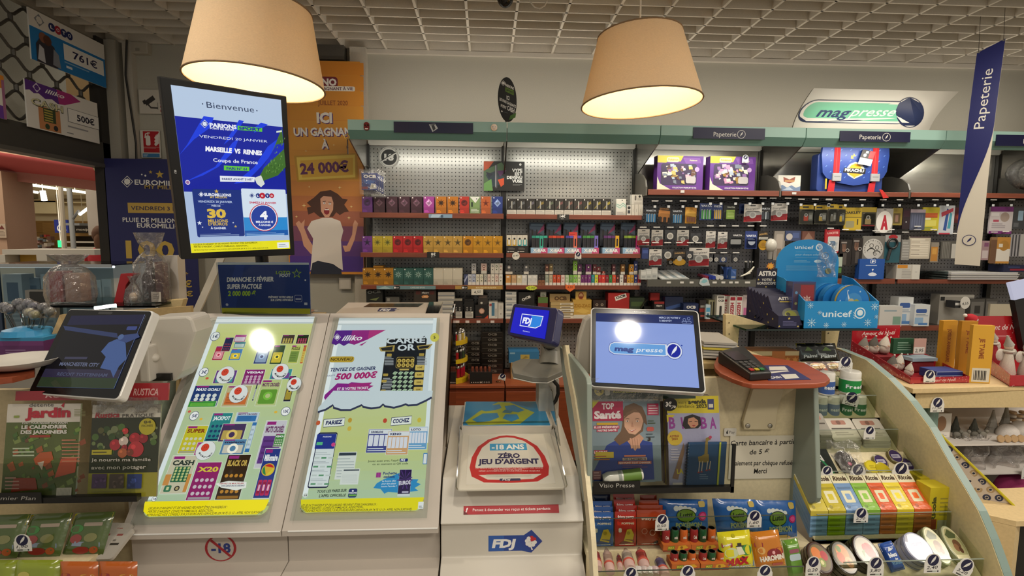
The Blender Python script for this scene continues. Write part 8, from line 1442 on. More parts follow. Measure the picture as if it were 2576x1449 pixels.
def a_mag(A):
 A.u();A.R(0,0,1,1,'8fa6e6');A.R(0,.87,1,1,'2a3566');A.x()
 A.T('MERCI DE VOTRE V',*qm(608,170),*qm(757,173),4.6,'c4d0ec',.02);A.T('À BIENTÔT',*qm(608,192),*qm(697,194),4.6,'c4d0ec',.02)
 for x in(785,815):A.O(*qm(x,172 if x>800 else 180),4,'8fa0d0');A.O(*qm(x,172 if x>800 else 180),3,'2a3566');A.R(*qm(x-18,206),*qm(x+18,190),'8fa0d0',.4);A.R(*qm(x-15,204),*qm(x+15,193),'2a3566',.4)
 DB='1f3fa0'
 A.pg([qm(262,345),qm(290,334),qm(660,350),qm(672,432),qm(640,440),qm(290,424),qm(258,405),qm(252,378)],DB);A.O(*qm(712,398),21.5,DB);A.pg([qm(264,348),qm(292,337),qm(660,353),qm(670,430),qm(640,437),qm(292,421),qm(261,402),qm(255,378)],'dfe8f8');A.O(*qm(712,398),20.3,'dfe8f8')
 A.pg([qm(270,352),qm(294,342),qm(650,357),qm(655,430),qm(294,416),qm(266,398),qm(261,378)],'69a6e6');A.O(*qm(712,398),17.8,'dfe8f8');A.feather(*qm(712,398),16.8,'1524a0','f0f4fc')
 A.T('mag',*qm(294,397),*qm(432,403),12,'23418f',.05,.1);A.T('presse',*qm(444,404),*qm(634,409),11.5,'eaf2fc',.01,.2);A.O(*qm(766,361),2,DB)
pos('wide white-rimmed customer screen showing a pale blue shop logo',MN,a_mag,[qm(165,135),qm(848,150),qm(888,660),qm(162,620)],'bimedia')
m=MB('plastic');m.prism([PY(x,y,1.78)for x,y in((1448,935),(1458,850),(1472,805),(1484,795),(1500,795),(1500,945))],(0,.05,0),'b9b2a4');m.bd('white_screen_post',label='white tapered post standing behind the customer screen',cat='post',bev=.006)
for k in range(6):
 z=PY(1800,895-7*k,1.95).z;m=MB('print');a=PY(1770,880,1.95).x;m.prism([V((a,1.95,z)),V((a+.12,1.92,z)),V((a+.15,2.15,z)),V((a+.03,2.18,z))],(0,0,-.008),['a9a49a','b9b5ac','9a968e','c9b84a','b4b0a8','a49f96'][k]);m.bd('newspaper',label=f'folded newspaper, {ORD[5-k]} from the top of the pile behind the customer screen',cat='newspaper',group='newspaper pile')
m=MB('maple');a,b=PY(1765,905,1.92),PY(1860,905,1.92);m.box(a.x,b.x,1.9,2.2,PY(1800,901,1.95).z-.03,PY(1800,901,1.95).z-.0085,'b09a6a');m.box(a.x,b.x,1.92,2.18,0,PY(1800,901,1.95).z-.03,'8a7a58');m.bd('paper_ledge',label='wooden ledge under the newspaper pile',cat='ledge')
t=thing('magazine_rack','clear front magazine rack with black rail below the customer screen','magazine rack',PY(1665,1238,1.6))
m=MB('satin');f=frY(1490,1228,1846,1241,1.59);m.slab(f,.02,'0d0c0b');m.bd('rail',t)
m=MB('satin');f=frY(1838,1118,1846,1240,1.59);m.slab(f,.006,'0d0c0b');m.bd('side_wire',t)
m=MB('print');f=frY(1492,1211,1610,1238,1.588);m.slab(f,.002,'11100f');m.art(f,True).T('Visio Presse',*qm(188,1356),*qm(434,1354),11,'b9b6b0',-.003);m.bd('name_plate',t)
m=MB('acrylic');f=frY(1490,1120,1840,1228,1.594);m.slab(f,.003,'eceeec');m.bd('clear_front',t)
def mag(name,label,tl,tr,br,bl_,Y,c,art,d=.006,px=True,cat='magazine',mt='film',group=None):
 f=rect4(tl,tr,br,bl_,Y);n=f.n
 f=Fr(f.o,V((f.u.x,0,0)),V((0,.18*abs(f.v.z),f.v.z)))
 m=MB(mt);m.slab(f,d,c);art(m.art(f,px,step=6e-5));return m.bd(name,label=label,cat=cat,group=group)
def a_top(A):
 q_=qm;A.R(*q_(140,1320),*q_(612,742),'7f8f98')
 A.pg([q_(x,y)for x,y in((150,1240),(240,1060),(330,1010),(440,1010),(560,1040),(575,1300),(150,1310))],'35468f');A.pg([q_(x,y)for x,y in((370,1010),(440,1100),(500,1010),(470,980),(400,980))],'c49478')
 A.pg([q_(x,y)for x,y in((350,900),(345,840),(370,785),(430,762),(490,790),(515,850),(525,920),(500,900),(495,960),(440,1000),(330,1060),(290,1020),(340,960))],'6f5540')
 A.pg([q_(x,y)for x,y in((362,860),(385,830),(440,815),(480,840),(497,890),(480,950),(440,985),(395,975),(365,930))],'d3a488');A.pg([q_(x,y)for x,y in((355,880),(380,830),(440,805),(490,845),(498,880),(470,830),(430,828),(390,850))],'7d6048')
 for x in(385,455):A.O(*q_(x,890),3.2,'efe9e4',1.6);A.O(*q_(x,890),1.5,'40342c');A.line([q_(x-14,876),q_(x,871),q_(x+14,875)],.0018,'5a4434')
 A.pg([q_(418,890),q_(410,930),q_(430,932)],'bf8c72');A.pg([q_(385,945),q_(415,955),q_(448,943),q_(420,966)],'b0605a');A.pg([q_(392,948),q_(415,954),q_(440,946),q_(416,959)],'f0e8e4')
 for k in range(4):A.pg([q_(400+18*k,1010),q_(412+18*k,1008),q_(425+17*k,1080),q_(410+17*k,1082)],'cb9a80')
 A.R(*q_(142,890),*q_(353,750),'b02a50');A.T('TOP',*q_(206,806),*q_(292,804),15,'f2e8ea',.04);A.T('Santé',*q_(152,872),*q_(342,868),19,'f2e8ea',.05);A.pg([q_(140,742),q_(190,742),q_(140,800)],'c9c03c')
 A.R(*q_(525,848),*q_(602,766),'b83a5c');A.bars(*q_(532,842),*q_(596,774),4,'e8cfd4',.4);A.R(*q_(170,918),*q_(318,900),'c8a02c');A.R(*q_(148,945),*q_(328,920),'b03a54');A.T('ELLES PRÉSERVENT',*q_(152,940),*q_(324,936),5,'f0e4e6',.03);A.R(*q_(170,965),*q_(316,946),'b03a54');A.T('NOTRE SANTÉ',*q_(178,962),*q_(308,958),5,'f0e4e6',.03)
 A.T('3',*q_(526,1026),*q_(548,1026),9,'33261c',.05);A.R(*q_(520,960),*q_(570,930),'c85a50',.4);A.bars(*q_(515,1010),*q_(575,970),2,'3a4a54',.3);A.bars(*q_(528,912),*q_(580,880),2,'4a5a3c',.4)
 A.R(*q_(150,1120),*q_(245,1092),'b84a5c');A.T('LE GRAS',*q_(152,1116),*q_(243,1112),5.5,'f0e4e4',.03);A.R(*q_(160,1148),*q_(288,1104),'c0a83c');A.bars(*q_(150,1168),*q_(260,1126),2,'a86a3c',.5)
 A.R(*q_(362,1140),*q_(512,1126),'c87860');A.R(*q_(350,1166),*q_(522,1143),'b8a49a');A.T('CES TRAITEMENTS',*q_(358,1162),*q_(516,1160),4.6,'3a2a28',.03);A.R(*q_(318,1192),*q_(552,1168),'c06a54');A.T('QUI VONT TOUT CHANGER',*q_(326,1187),*q_(546,1184),4.4,'f0dcd4',.03);A.bars(*q_(350,1216),*q_(524,1198),2,'c8705c',.5)
 A.R(*q_(142,1300),*q_(200,1236),'8a5a5c');A.bars(*q_(148,1296),*q_(195,1242),3,'c9a0a0',.4)
mag('health_magazine','health magazine with smiling woman in blue behind the clear rack front',(1489.5,1005),(1660,1007),(1641,1212),(1490,1215),1.612,'8d9aa0',a_top)
mag('spray_offer_card','dark green gift card with yellow price disc topping the health magazine',(1492,971),(1664,975),(1662,1003),(1492,1005),1.64,'26352a',lambda A:(A.O(*qm(187,678),12,'c9b83c'),A.T('2€',*qm(165,690),*qm(210,688),9,'2a2a1a',.04),A.T('VOTRE SPRAY',*qm(290,664),*qm(480,666),8,'c9d0c8',.03),A.T('ASSAINISSANT',*qm(282,692),*qm(484,692),7,'b9b83c',.03),A.R(*qm(500,688),*qm(592,650),'8d948c'),A.bars(*qm(288,712),*qm(470,698),2,'5a6a5c',.4),A.R(*qm(228,710),*qm(262,645),'b9bcb4',.3)),cat='card')
f=frY(1484,950,1668,1010,1.605);m=MB('foil');m.grid(lambda a,b:f.pt(a,b,.004*sin(a*23)*sin(b*9)),14,6,'f4f4f4');m.bd('clear_wrapper',label='crinkled clear wrapper over the green gift card',cat='wrapper',sm=1)
t=thing('spray_bottle','white and green spray bottle lying before the health magazine','bottle',PY(1566,1215,1.598));a,b=PY(1516,1203,1.607),PY(1616,1192,1.607);ax=(b-a).normalized();L_=(b-a).length
m=MB('gloss');m.lathe(a,[(.012,0),(.017,.012),(.019,.02),(.019,L_-.004),(.016,L_)],'c9c9c0',20,ax);m.bd('bottle',t,sm=1)
m=MB('print');m.lathe(a,[(.0194,L_*.5),(.0194,L_*.95)],'5f7f34',20,ax,cap=False);m.lathe(a,[(.0195,L_*.38),(.0195,L_*.46)],'8d948c',20,ax,cap=False);m.bd('label',t,sm=1)
for k in range(5):mag('fashion_magazine',f'fashion magazine edge standing behind the front copy, {ORD[k]} behind it',(1668-4*k,1000-2*k),(1797-4*k,997-2*k),(1809-4*k,1221-4*k),(1678-4*k,1223-4*k),1.64+.012*k,['7a6a5c','8a7a3c','6a5a64','8d8578','5f5450'][k],lambda A:None,d=.005,group='fashion magazine copies')
def a_biba(A):
 q_=qm;A.R(*q_(680,1340),*q_(1026,712),'9a9ab4');A.R(*q_(664,836),*q_(1024,712),'c4b32c');A.pg([q_(660,846),q_(720,846),q_(664,900)],'c4b32c')
 for ch,x in zip('BIBA',(678,770,900,965)):A.T(ch,*q_(x,942),*q_(x+(45 if ch!='I' else 12),940),29,'8a3a8a',.03)
 A.pg([q_(x,y)for x,y in((770,920),(785,860),(840,842),(895,860),(905,915),(880,940),(790,945))],'231c1a');A.pg([q_(x,y)for x,y in((808,905),(812,872),(850,862),(880,885),(882,915),(860,935),(830,935))],'c08a6c');A.line([q_(815,895),q_(838,892)],.0016,'2a1c16');A.line([q_(856,892),q_(876,894)],.0016,'2a1c16');A.pg([q_(836,920),q_(850,917),q_(864,920),q_(850,928)],'9c3438')
 A.O(*q_(690,777),0.1,'161616');A.T('agenda',*q_(812,770),*q_(936,764),11,'33300f',.04);A.T('tendance',*q_(738,798),*q_(855,796),9,'7a701c',.0);A.T('votre',*q_(742,770),*q_(800,768),8,'7a701c',.0);A.T('2023',*q_(868,798),*q_(942,794),9,'33300f',.03);A.R(*q_(948,808),*q_(990,735),'3a3f6a');A.R(*q_(955,795),*q_(985,770),'c9c4b0')
 A.O(*q_(718,1008),19,'c4a83c');A.T('ASTRO',*q_(680,1004),*q_(748,1000),5.5,'8a3a1c',.03);A.T('2023',*q_(696,1024),*q_(738,1020),5.5,'8a3a1c',.03);A.bars(*q_(690,1170),*q_(750,1080),5,'c4bcc8',.4);A.pg([q_(740,1300),q_(785,1100),q_(780,1040),q_(700,1290)],'8a6a54');A.T('LA',*q_(732,1258),*q_(778,1255),12,'c9b83c',.05);A.R(*q_(702,1345),*q_(772,1320),'c9c4bc')
mag('fashion_magazine','front fashion magazine with yellow diary banner and dark haired woman',(1675,998),(1807,995),(1822,1221),(1684,1223),1.62,'8d8aa4',a_biba)
f=frY(1667,1001,1703,1034,1.608);m=MB('print');m.prism([f.pt(*p)for p in rrect(0,0,1,1,.5,.5,8)],(0,.001,0),'141414');A=m.art(f);A.T('3€',.2,.36,.6,.36,.34,'e6e2dc',.04);A.T(',70',.58,.22,.9,.22,.2,'e6e2dc',.03);m.bd('price_disc',label='black round price disc on the fashion magazine wrapper',cat='sticker')
t=thing('giraffe_notebook','blue spiral notebook with giraffe drawing and lime elastic band','notebook',PY(1775,1221,1.6))
f=rect4((1719,1079),(1811,1079),(1824,1221),(1725,1221),1.608);f=Fr(f.o,V((f.u.x,0,0)),V((f.v.x*.3,.02,f.v.z)));m=MB('print');m.slab(f,.008,'26476c');A=m.art(f,True);q_=qm;Gi='7d6a34'
A.pg([q_(x,y)for x,y in((935,1010),(955,1000),(972,1008),(968,1022),(950,1028),(948,1130),(955,1180),(900,1180),(885,1150),(925,1120))],Gi);A.pg([q_(x,y)for x,y in((880,1140),(955,1120),(958,1175),(885,1178))],'8a7438')
for x,y in((885,1245),(905,1240),(940,1230),(960,1225)):A.line([q_(x+8,1170),q_(x,y)],.003,'b8aa98');A.R(*q_(x-8,y+10),*q_(x+8,y),'8a3a3c')
A.O(*q_(966,1003),4,'a03a54');A.bars(*q_(890,1300),*q_(950,1258),3,'6a8098',.4);m.bd('cover',t)
m=MB('satin');e=f.px(*q_(1000,1340))[0];fe=Fr(f.pt(.80,0,.0022),f.u*.045,f.v);m.slab(fe,.001,'a9b03a');m.bd('elastic_band',t)
m=MB('metal')
for k in range(14):c=f.pt(.0,.04+.07*k,-.004);m.tube([c+V((.004*cos(a_),.006*sin(a_),0))for a_ in[i*.9 for i in range(8)]],.0012,'6a7078',5)
m.bd('spiral',t)
# ================================================================ charity box and horoscope box on the glass shelf
qz=lambda x,y:(1860+x/3.293,560+y/3.293)
zG2=PY(2120,825,2.05).z;UB='2288c4'
t=thing('glass_shelf','glass shelf on pale wood brackets under the blue charity box','shelf',(1.3,2.15,zG2-.01));a,b=PY(1925,826,2.03).x,PY(2212,826,2.03).x
m=MB('acrylic');m.box(a-.08,b,2.03,2.42,zG2-.008,zG2-.0008,'8fb0a8');m.bd('glass',t)
m=MB('satin');m.box(a-.08,b,2.028,2.031,zG2-.008,zG2-.001,'1d2a28');m.bd('front_edge',t)
for Y,pts in((2.14,((1826,792),(1838,791),(1862,796),(1932,818),(1932,825),(1905,822),(1882,830),(1860,826),(1856,870),(1826,868))),(2.3,((2077,828),(2113,828),(2100,900),(2075,900)))):
 m=MB('maple');m.prism([PY(x,y,Y)for x,y in pts],(0,.03,0),'d0bd8e');[m.lathe(PY(x,y,Y-.001),[(.003,0),(.003,.002)],'3a3020',8,(0,-1,0))for x,y in(((1834,812),(1834,840))if Y<2.2 else((2084,838),))];m.bd('bracket',t,bev=.002)
m=MB('maple');m.prism([PY(x,y,2.0)for x,y in((1800,862),(1806,858),(1850,868),(1950,908),(1948,916),(1812,912),(1797,905))],(0,.02,0),'d3c296');m.bd('sloping_side_rail',label='pale wood sloping side rail behind the card terminal',cat='rail')
x0,x1=PY(2022,824,2.05).x,PY(2207,822,2.05).x;Yb=2.28
zf_=PY(2120,758,2.05).z;zb_=PY(1960,692,Yb).z
t=thing('charity_box','bright blue charity display box with arched back card and snowflakes','display box',((x0+x1)/2,2.16,zG2))
m=MB('satin');f=Fr((x0,2.05,zG2),(x1-x0,0,0),(0,0,zf_-zG2));m.slab(f,.004,UB);A=m.art(f);Wt='d3e2ea'
A.T('unicef',.24,.42,.64,.42,.25,Wt,.015);A.O(.75,.56,.075,Wt);A.O(.75,.56,.06,UB);A.O(.75,.57,.04,Wt);[A.line([(.66,.4+.1*i),(.69,.36+.06*i)],.002,Wt)for i in range(3)]
for x,y,r_ in((.1,.2,.07),(.3,.1,.045),(.54,.13,.045),(.86,.2,.06),(.94,.8,.06),(.07,.84,.05),(.2,.58,.035),(.97,.42,.035)):A.S(x,y,r_,'b4d4e4',8,.35);A.O(x,y,r_*.4,UB);A.O(x,y,r_*.25,'b4d4e4')
m.bd('front',t)
for s,xx in en((x0,x1-.004)):
 m=MB('satin');m.prism([(xx,2.054,zG2),(xx,2.054,zf_),(xx,Yb-.07,zb_-.01),(xx,Yb,zb_),(xx,Yb,zG2)],(.004,0,0),'1f7fb8');m.bd('side_wall',t)
m=MB('satin');m.box(x0,x1,2.054,Yb,zG2,zG2+.03,'1f7fb8');m.bd('base',t)
fa=frY(1953,602,2101,706,Yb);fa=Fr((x0,Yb,zb_-.0),(fa.u.x*1.06,0,0),(0,0,fa.o.z+fa.h-zb_));m=MB('satin');m.prism([fa.pt(x,y)for x,y in[(0,-.6),(1,-.6),(1,.0)]+[(.5+.5*cos(pi*k/16),.35+.65*sin(pi*k/16))for k in range(17)]+[(0,0)]],(0,.004,0),UB);A=m.art(fa)
A.T('unicef',.28,.74,.58,.73,.1,Wt,.012);A.O(.67,.78,.055,Wt);A.O(.67,.78,.035,UB);A.R(.3,.645,.68,.65,'7fb4d4');A.T('pour chaque enfant',.3,.55,.7,.55,.055,'9cc8e0',.01);A.R(.3,.485,.68,.49,'7fb4d4');A.bars(.28,.35,.54,.43,2,'7fb4d4',.4);A.O(.66,.39,.06,Wt,.045);A.bars(.16,.12,.8,.28,3,'6fa8cc',.35);m.bd('back_card',t)
for k in range(3):
 cx,cy=[(2145,2.07),(2110,2.12),(2086,2.17)][k];r_=.072;p=PY(cx,757,cy);m=MB('gloss');ctr=V((p.x,cy,zG2+.104));m.lathe(ctr,[(r_,0),(r_,.032)],'2a74b4',32,(0,1,0));m.lathe(ctr,[(r_*1.03,-.002),(r_*1.03,.008)],'b9a23c' if k==0 else '2f7fc0',32,(0,1,0),cap=False)
 f=Fr(ctr+V((-r_,-.0005,-r_)),V((2*r_,0,0)),V((0,0,2*r_)));A=m.art(f);A.O(.5,.5,.49,'2474bc');
 if k==0:[A.S(.5+.38*cos(i),.5+.38*sin(i),.035,'a9cce4',6,.4)for i in range(0,7)];A.O(.52,.52,.26,'3f86c0');A.O(.45,.5,.1,'b9b08a',.12);A.pg([(.36,.58),(.3,.86),(.4,.62)],'d3dce4');A.O(.6,.5,.09,'9aa04a',.1);A.O(.52,.42,.07,'b0503a');A.O(.68,.46,.05,'d0c9a0')
 m.bd('round_gift_tin',label=f'round blue gift tin lying on edge in the charity box, {ORD[k]} from the front',cat='tin',group='round tins in the charity box',sm=1)
for k in range(3):
 xq=PY(1992-5*k,760,2.10+.02*k).x;f=Fr((xq,2.10+.022*k,zG2+.004),(.10,0,0),(0,0,PY(2020,709,2.1).z-zG2-.004));m=MB('film');m.slab(f,.016,'3a3f6a');A=m.art(f)
 if k==0:A.R(.04,.04,.96,.96,'4a3a4c');A.R(.35,.22,.93,.93,'8a2c30');[A.S(.64,.58,r_,c,8,.5)for r_,c in((.22,'d0b4a8'),(.15,'8a2c30'),(.1,'c9a49a'))];A.O(.17,.75,.06,'5a8ab4');A.O(.17,.5,.06,'8a8a5a');A.R(.4,.04,.9,.16,'c4bab4')
 m.bd('puzzle_box',label=f'small red mosaic puzzle box in the charity box, {ORD[k]} from the front',cat='box',group='puzzle boxes in the charity box')
t=thing('keyring_bag','clear bag with silver keyring hanging on the charity card','bag',PY(2078,697,2.2));f=frY(2054,610,2101,697,2.2);m=MB('foil');m.grid(lambda a,b:f.pt(a,b,.006*sin(a*8+b*11)),10,12,'cfe0ea');m.bd('clear_bag',t,sm=1)
m=MB('metal');c=PY(2076,643,2.205);m.tube([c+V((.014*cos(k*.5),0,.014*sin(k*.5)))for k in range(14)],.0016,'c9ccd0',5);c2=PY(2082,682,2.205);m.tube([c+V((0,0,-.014)),c2],.0014,'c9ccd0',5);m.lathe(c2,[(.013,0),(.014,.003),(.013,.006)],'b4b08a',16,(0,-1,0));m.bd('keyring',t,sm=1)
# horoscope box
t=thing('horoscope_box','navy starry counter box of horoscope booklets with orange sun','display box',PY(1950,822,2.04))
pz=lambda x,y,Y:PY(x,y,Y);NB='1b1b3c'
xl,xr=PY(1957,822,2.045).x,PY(2011,824,2.045).x;zt_=PY(1985,795,2.045).z;Yk=2.3;xk=xl-.004
f=Fr((xl,2.045,zG2),(xr-xl,0,0),(0,0,zt_-zG2));m=MB('print');m.slab(f,.003,NB);A=m.art(f);A.bars(.22,.2,.85,.6,4,'6a6a94',.35);A.S(.5,.8,.07,'c9b45a');A.S(.06,.15,.06,'c9b45a');A.S(.93,.15,.06,'c9b45a');m.bd('front',t)
zk=PY(1895,730,Yk).z;sv=[V((xk,Yk,zG2)),V((xl,2.046,zG2)),V((xl,2.046,zt_)),V((xk,Yk,zk))];m=MB('print');m.prism(sv,(.003,.001,0),NB);fs_=Fr(sv[0],sv[1]-sv[0],V((0,0,zk-zG2)));A=m.art(fs_);rr_=random.Random(6)
for x,y in((.12,.3),(.12,.6),(.3,.8),(.3,.15),(.45,.5),(.5,.2),(.55,.68),(.68,.35),(.72,.1),(.85,.25),(.1,.85),(.38,.35)):A.S(x,y,.025,'c9b45a')
m.bd('side_wall',t)
m=MB('print');o=PY(1956,792,2.06);cvr=Fr(V((xl+.004,2.06,zG2+.01)),V((xr-xl+.035,.0,0)),V((0,.08,PY(1990,744,2.13).z-zG2-.01)));n=7
for k in range(n):
 off=V((-.002*k,.024*k,.004*k));ff=Fr(cvr.o+off,cvr.u,cvr.v);m=MB('print');m.slab(ff,.0235,'23223e');m.face([ff.pt(0,1.002),ff.pt(1,1.002),ff.pt(1,1.002,-.0225),ff.pt(0,1.002,-.0225)],'c9c4b4');A=m.art(ff)
 if k==0:A.T('ASTRO',.3,.84,.9,.86,.1,'d0ccc4',.05,.2);A.R(.34,.77,.86,.8,'b9a43c');A.O(.6,.35,.3,'6a6a5c',.22);A.O(.58,.35,.2,'8a8a3a',.14);A.O(.5,.36,.07,'3a3a2a')
 m.bd('horoscope_booklet',label=f'horoscope booklet in the starry box, {ORD[k]} from the front',cat='booklet',group='booklets in the starry box')
f=frY(1902,675,1953,724,2.27);m=MB('print');m.slab(Fr(f.o-V((0,0,.12)),f.u,f.v+V((0,0,.12))),.003,'1c1b2c');A=m.art(f);A.T('ASTRO',.08,.62,.96,.62,.24,'dcd8d0',.05);A.T('VOTRE',.26,.35,.76,.35,.13,'c9c5bc',.03);A.T('HOROSCOPE',.03,.17,.95,.17,.13,'c9c5bc',.03);A.S(.1,.42,.06,'c9b45a');A.S(.88,.38,.06,'c9b45a');A.S(.48,.05,.05,'c9b45a');m.bd('header_card',t)
f=frY(1927,660,1949,679,2.262);m=MB('print');m.prism([f.pt(.5+.5*(1 if i%2==0 else .6)*cos(pi*i/9),.5+.5*(1 if i%2==0 else .6)*sin(pi*i/9))for i in range(18)],(0,.003,0),'d88a2a');m.art(f).O(.5,.5,.26,'e0a83c');m.bd('sun_emblem',t)
# ================================================================ gift counter at the far end
zC=PY(2440,976,2.12).z;pcs=[PZ(x,y,zC)for x,y in((2297,978),(2680,968),(2680,915),(2150,890),(2247,962))]
t=thing('gift_counter','pale wood gift counter with glazed white compartments below','counter',PY(2450,1100,2.2));WD='d0b88a'
m=MB('maple');m.prism(pcs,(0,0,-.022),WD);m.bd('worktop',t,bev=.002)
x0c,yF=pcs[0].x+.02,pcs[0].y+.03;m=MB('maple');m.box(x0c,3.2,yF,yF+.02,PY(2440,1026,yF).z,zC-.024,'c4b084');m.box(x0c,x0c+.02,yF,2.7,0,zC-.024,'c4b084');m.box(x0c,3.2,2.68,2.7,0,zC-.024,'bdb6b0');m.bd('carcass',t)
zsh=[PY(2480,y,yF+.03).z for y in(1117,1190,1283)]
for z in zsh:m=MB('satin');m.box(x0c+.02,3.2,yF+.03,2.68,z-.008,z,'d6d0ca');m.bd('shelf',t)
a=PX(2452,1268,XP+.06);zW=PY(2540,1312,1.72).z
m=MB('maple');xa_,xb_=PY(2462,1275,1.78).x,PY(2556,1320,1.72).x;m.prism([V((XP+.03,1.95,zW)),V((xb_,1.72,zW)),V((3.2,1.72,zW)),V((3.2,2.0,zW))],(0,0,-.02),WD);m.prism([V((XP+.03,1.95,0)),V((xb_,1.72,0)),V((xb_+.04,1.74,0)),V((XP+.05,1.97,0))],(0,0,zW-.021),WD);m.bd('base_frame',t)
m=MB('satin');m.box(xb_+.02,3.1,1.75,1.77,0,zW-.03,'12100e');m.bd('kick_panel',t)
# goods inside
def plush(name,label,cat,parts):
 m=MB('cloth');[m.ball(*p[:4],p[4],14,9,jit=p[5]if len(p)>5 else .03,seed=i+3)for i,p in en(parts)];return m.bd(name,label=label,cat=cat,sm=1)
Yi=yF+.1
for k,(x,y)in en(((2310,1040),(2338,1048))):f=frY(x-14,y-34,x+20,y+45,Yi-.06+.02*k);m=MB('cloth');m.grid(lambda a,b:f.pt(a,b,.01*sin(a*6)*sin(b*3.1)),8,8,('54706a','7a948c')[k]);m.bd('fabric_pouch',label=('dark green fabric pouch under the gift counter edge','pale green fabric pouch behind the price card')[k],cat='pouch',sm=1)
ftag(2340,1000,2374,1037,yF-.005,'11,50','feather price card 11,50 under the gift counter top')
crt('scented_sachet_box','clear box with brown sachet and white label in the gift compartment','box',*(2344,1040,2388,1116),Yi-.02,.05,'b4aea6',lambda A:(A.O(.45,.62,.28,'7a5a42',.28),A.R(.05,.1,.95,.3,'d6d2cc'),A.bars(.15,.15,.8,.24,2,'9a968e')),zb=zsh[0]+.001)
for k,(x,h,c)in en(((2400,45,'4a4c44'),(2447,38,'55564e'),(2492,62,'9a968e'),(2524,78,'8d8a82'))):
 p=PY(x,1112,Yi+.08);m=MB('cloth');r_=.025+.004*(k>1);H=h/1300*p.y
 for j in range(4):m.lathe((p.x,p.y,zsh[0]+H*.22*j),[(r_*(1-.22*j),0),(r_*(.5-.12*j),H*.3)],c,9)
 m.bd('tree_ornament',label=f'little {["dark", "dark", "grey", "tall grey"][k]} fir tree ornament, {ORD[k]} from the clear sachet box',cat='ornament')
for k,(x,c)in en(((2405,'6a675f'),(2425,'77736a'),(2450,'5f5c54'),(2470,'7a766c'))):
 p=PY(x,1110,Yi);m=MB('cloth');z=zsh[0];m.ball((p.x,p.y,z+.02),.018,.011,.012,c);m.ball((p.x+.02,p.y,z+.032),.009,.008,.009,c);[m.tube([(p.x+dx,p.y+dy,z),(p.x+dx,p.y+dy,z+.018)],.003,c,5)for dx in(-.012,.012)for dy in(-.005,.005)];m.bd('animal_ornament',label=f'tiny grey animal figurine, {ORD[k]} from the clear sachet box',cat='figurine',sm=1)
c=PY(2535,1090,Yi+.03);plush('wrapped_ornament','white fluffy ornament in clear wrap with round biscuits before it','ornament',[(c,.05,.04,.045,'cfc9c4'),(c+V((.06,0,.02)),.04,.04,.04,'c4beb8')])
for k in range(4):c=PY(2515+17*k,1106,Yi-.05);m=MB('satin');m.lathe((c.x,c.y,zsh[0]+.016),[(.016,0),(.018,.004),(.016,.008),(.006,.008)],'b0916a',16,(0,-1,.3));m.bd('wooden_ring_ornament',label=f'round biscuit-coloured ornament, {ORD[k]} along the white fluffy one',cat='ornament',group='biscuit ornaments',sm=1)
for k in range(3):c=PY(2546+14*k,1040+8*(k%2),Yi+.1);m=MB('satin');[m.lathe((c.x,c.y,c.z-.018*j),[(.016,0),(.018,.005),(.016,.011)],['a98a62','cfc4b4','9a7a54'][j],14)for j in range(3)];m.bd('layered_ornament',label=f'stacked wood and cream ornament, {ORD[k]} along the upper gift shelf',cat='ornament',sm=1)
for k,(x0,y0,x1,y1)in en(((2420,1095,2480,1190),(2485,1120,2570,1190))):f=frY(x0,y0,x1,y1,Yi-.03+.02*k);m=MB('foil');m.grid(lambda a,b:f.pt(a,b,.02*sin(a*9+b*5)*sin(b*7)),12,12,'f0ecea');m.bd('crumpled_wrap',label=('crumpled clear wrap behind the eye patterned cloth','crumpled clear wrap above the magenta plush')[k],cat='wrapper',sm=1)
crt('white_gift_box','plain white box on the second gift shelf','box',2440,1150,2475,1190,Yi+.05,.06,'c9c2bc',zb=zsh[1]+.001);crt('pale_gift_box','pale grey windowed box above the magenta plush','box',2500,1165,2580,1190,Yi+.08,.06,'bdb8b6',zb=zsh[1]+.001)
c=PY(2545,1228,Yi-.01);plush('magenta_plush','fuzzy magenta plush in the lowest gift compartment','plush',[(c,.075,.06,.075,'8f2a5c',.05),(c+V((.05,0,-.02)),.06,.05,.06,'862655',.05)]);ftag(2569,1163,2600,1205,yF+.01,'','feather price card by the magenta plush at the picture edge')
pt_=[PY(x,y,1.83+(2558-x)/200*.12)for x,y in((2357,1086),(2558,1281),(2553,1308),(2450,1271),(2385,1165))];pe_=V((.002,.004,0));m=MB('print');m.prism(pt_,(.003,.004,0),'bdb2a8');fy=Fr(pt_[0],pt_[1]-pt_[0],(pt_[3]-pt_[0])-(pt_[1]-pt_[0])*((pt_[3]-pt_[0]).dot(pt_[1]-pt_[0])/(pt_[1]-pt_[0]).length_squared));
if fy.n.dot(EYE-fy.o)<0:fy=Fr(fy.o+fy.n*-.0,fy.u,fy.v);fy.n=-fy.n
A=m.art(fy,step=1.5e-4);kk=0
for i in range(9):
 for j in range(3):
  x,y=.10+.105*i+(.05 if j%2 else 0),.16+.3*j
  if y<min(.95,x*1.5+.08)and y<(1-x)*7 and x<.97:A.O(x,y,.036,'1f2a4c' if(i+j)%2 else 'a08a6a',.13,14,.5);A.O(x,y,.02,'c9c0b4',.06,10,.5);A.O(x,y,.012,'1d2238',.05,10);A.l-=3
m.bd('eye_patterned_cloth',label='cloth printed with rows of eyes below a yellow edge',cat='cloth')
m=MB('satin');m.tube([pt_[0]+V((0,-.004,0)),pt_[1]+V((0,-.004,0))],.005,'b9ad1f',6);m.bd('yellow_edge_strip',label='yellow edge strip above the eye patterned cloth',cat='strip')
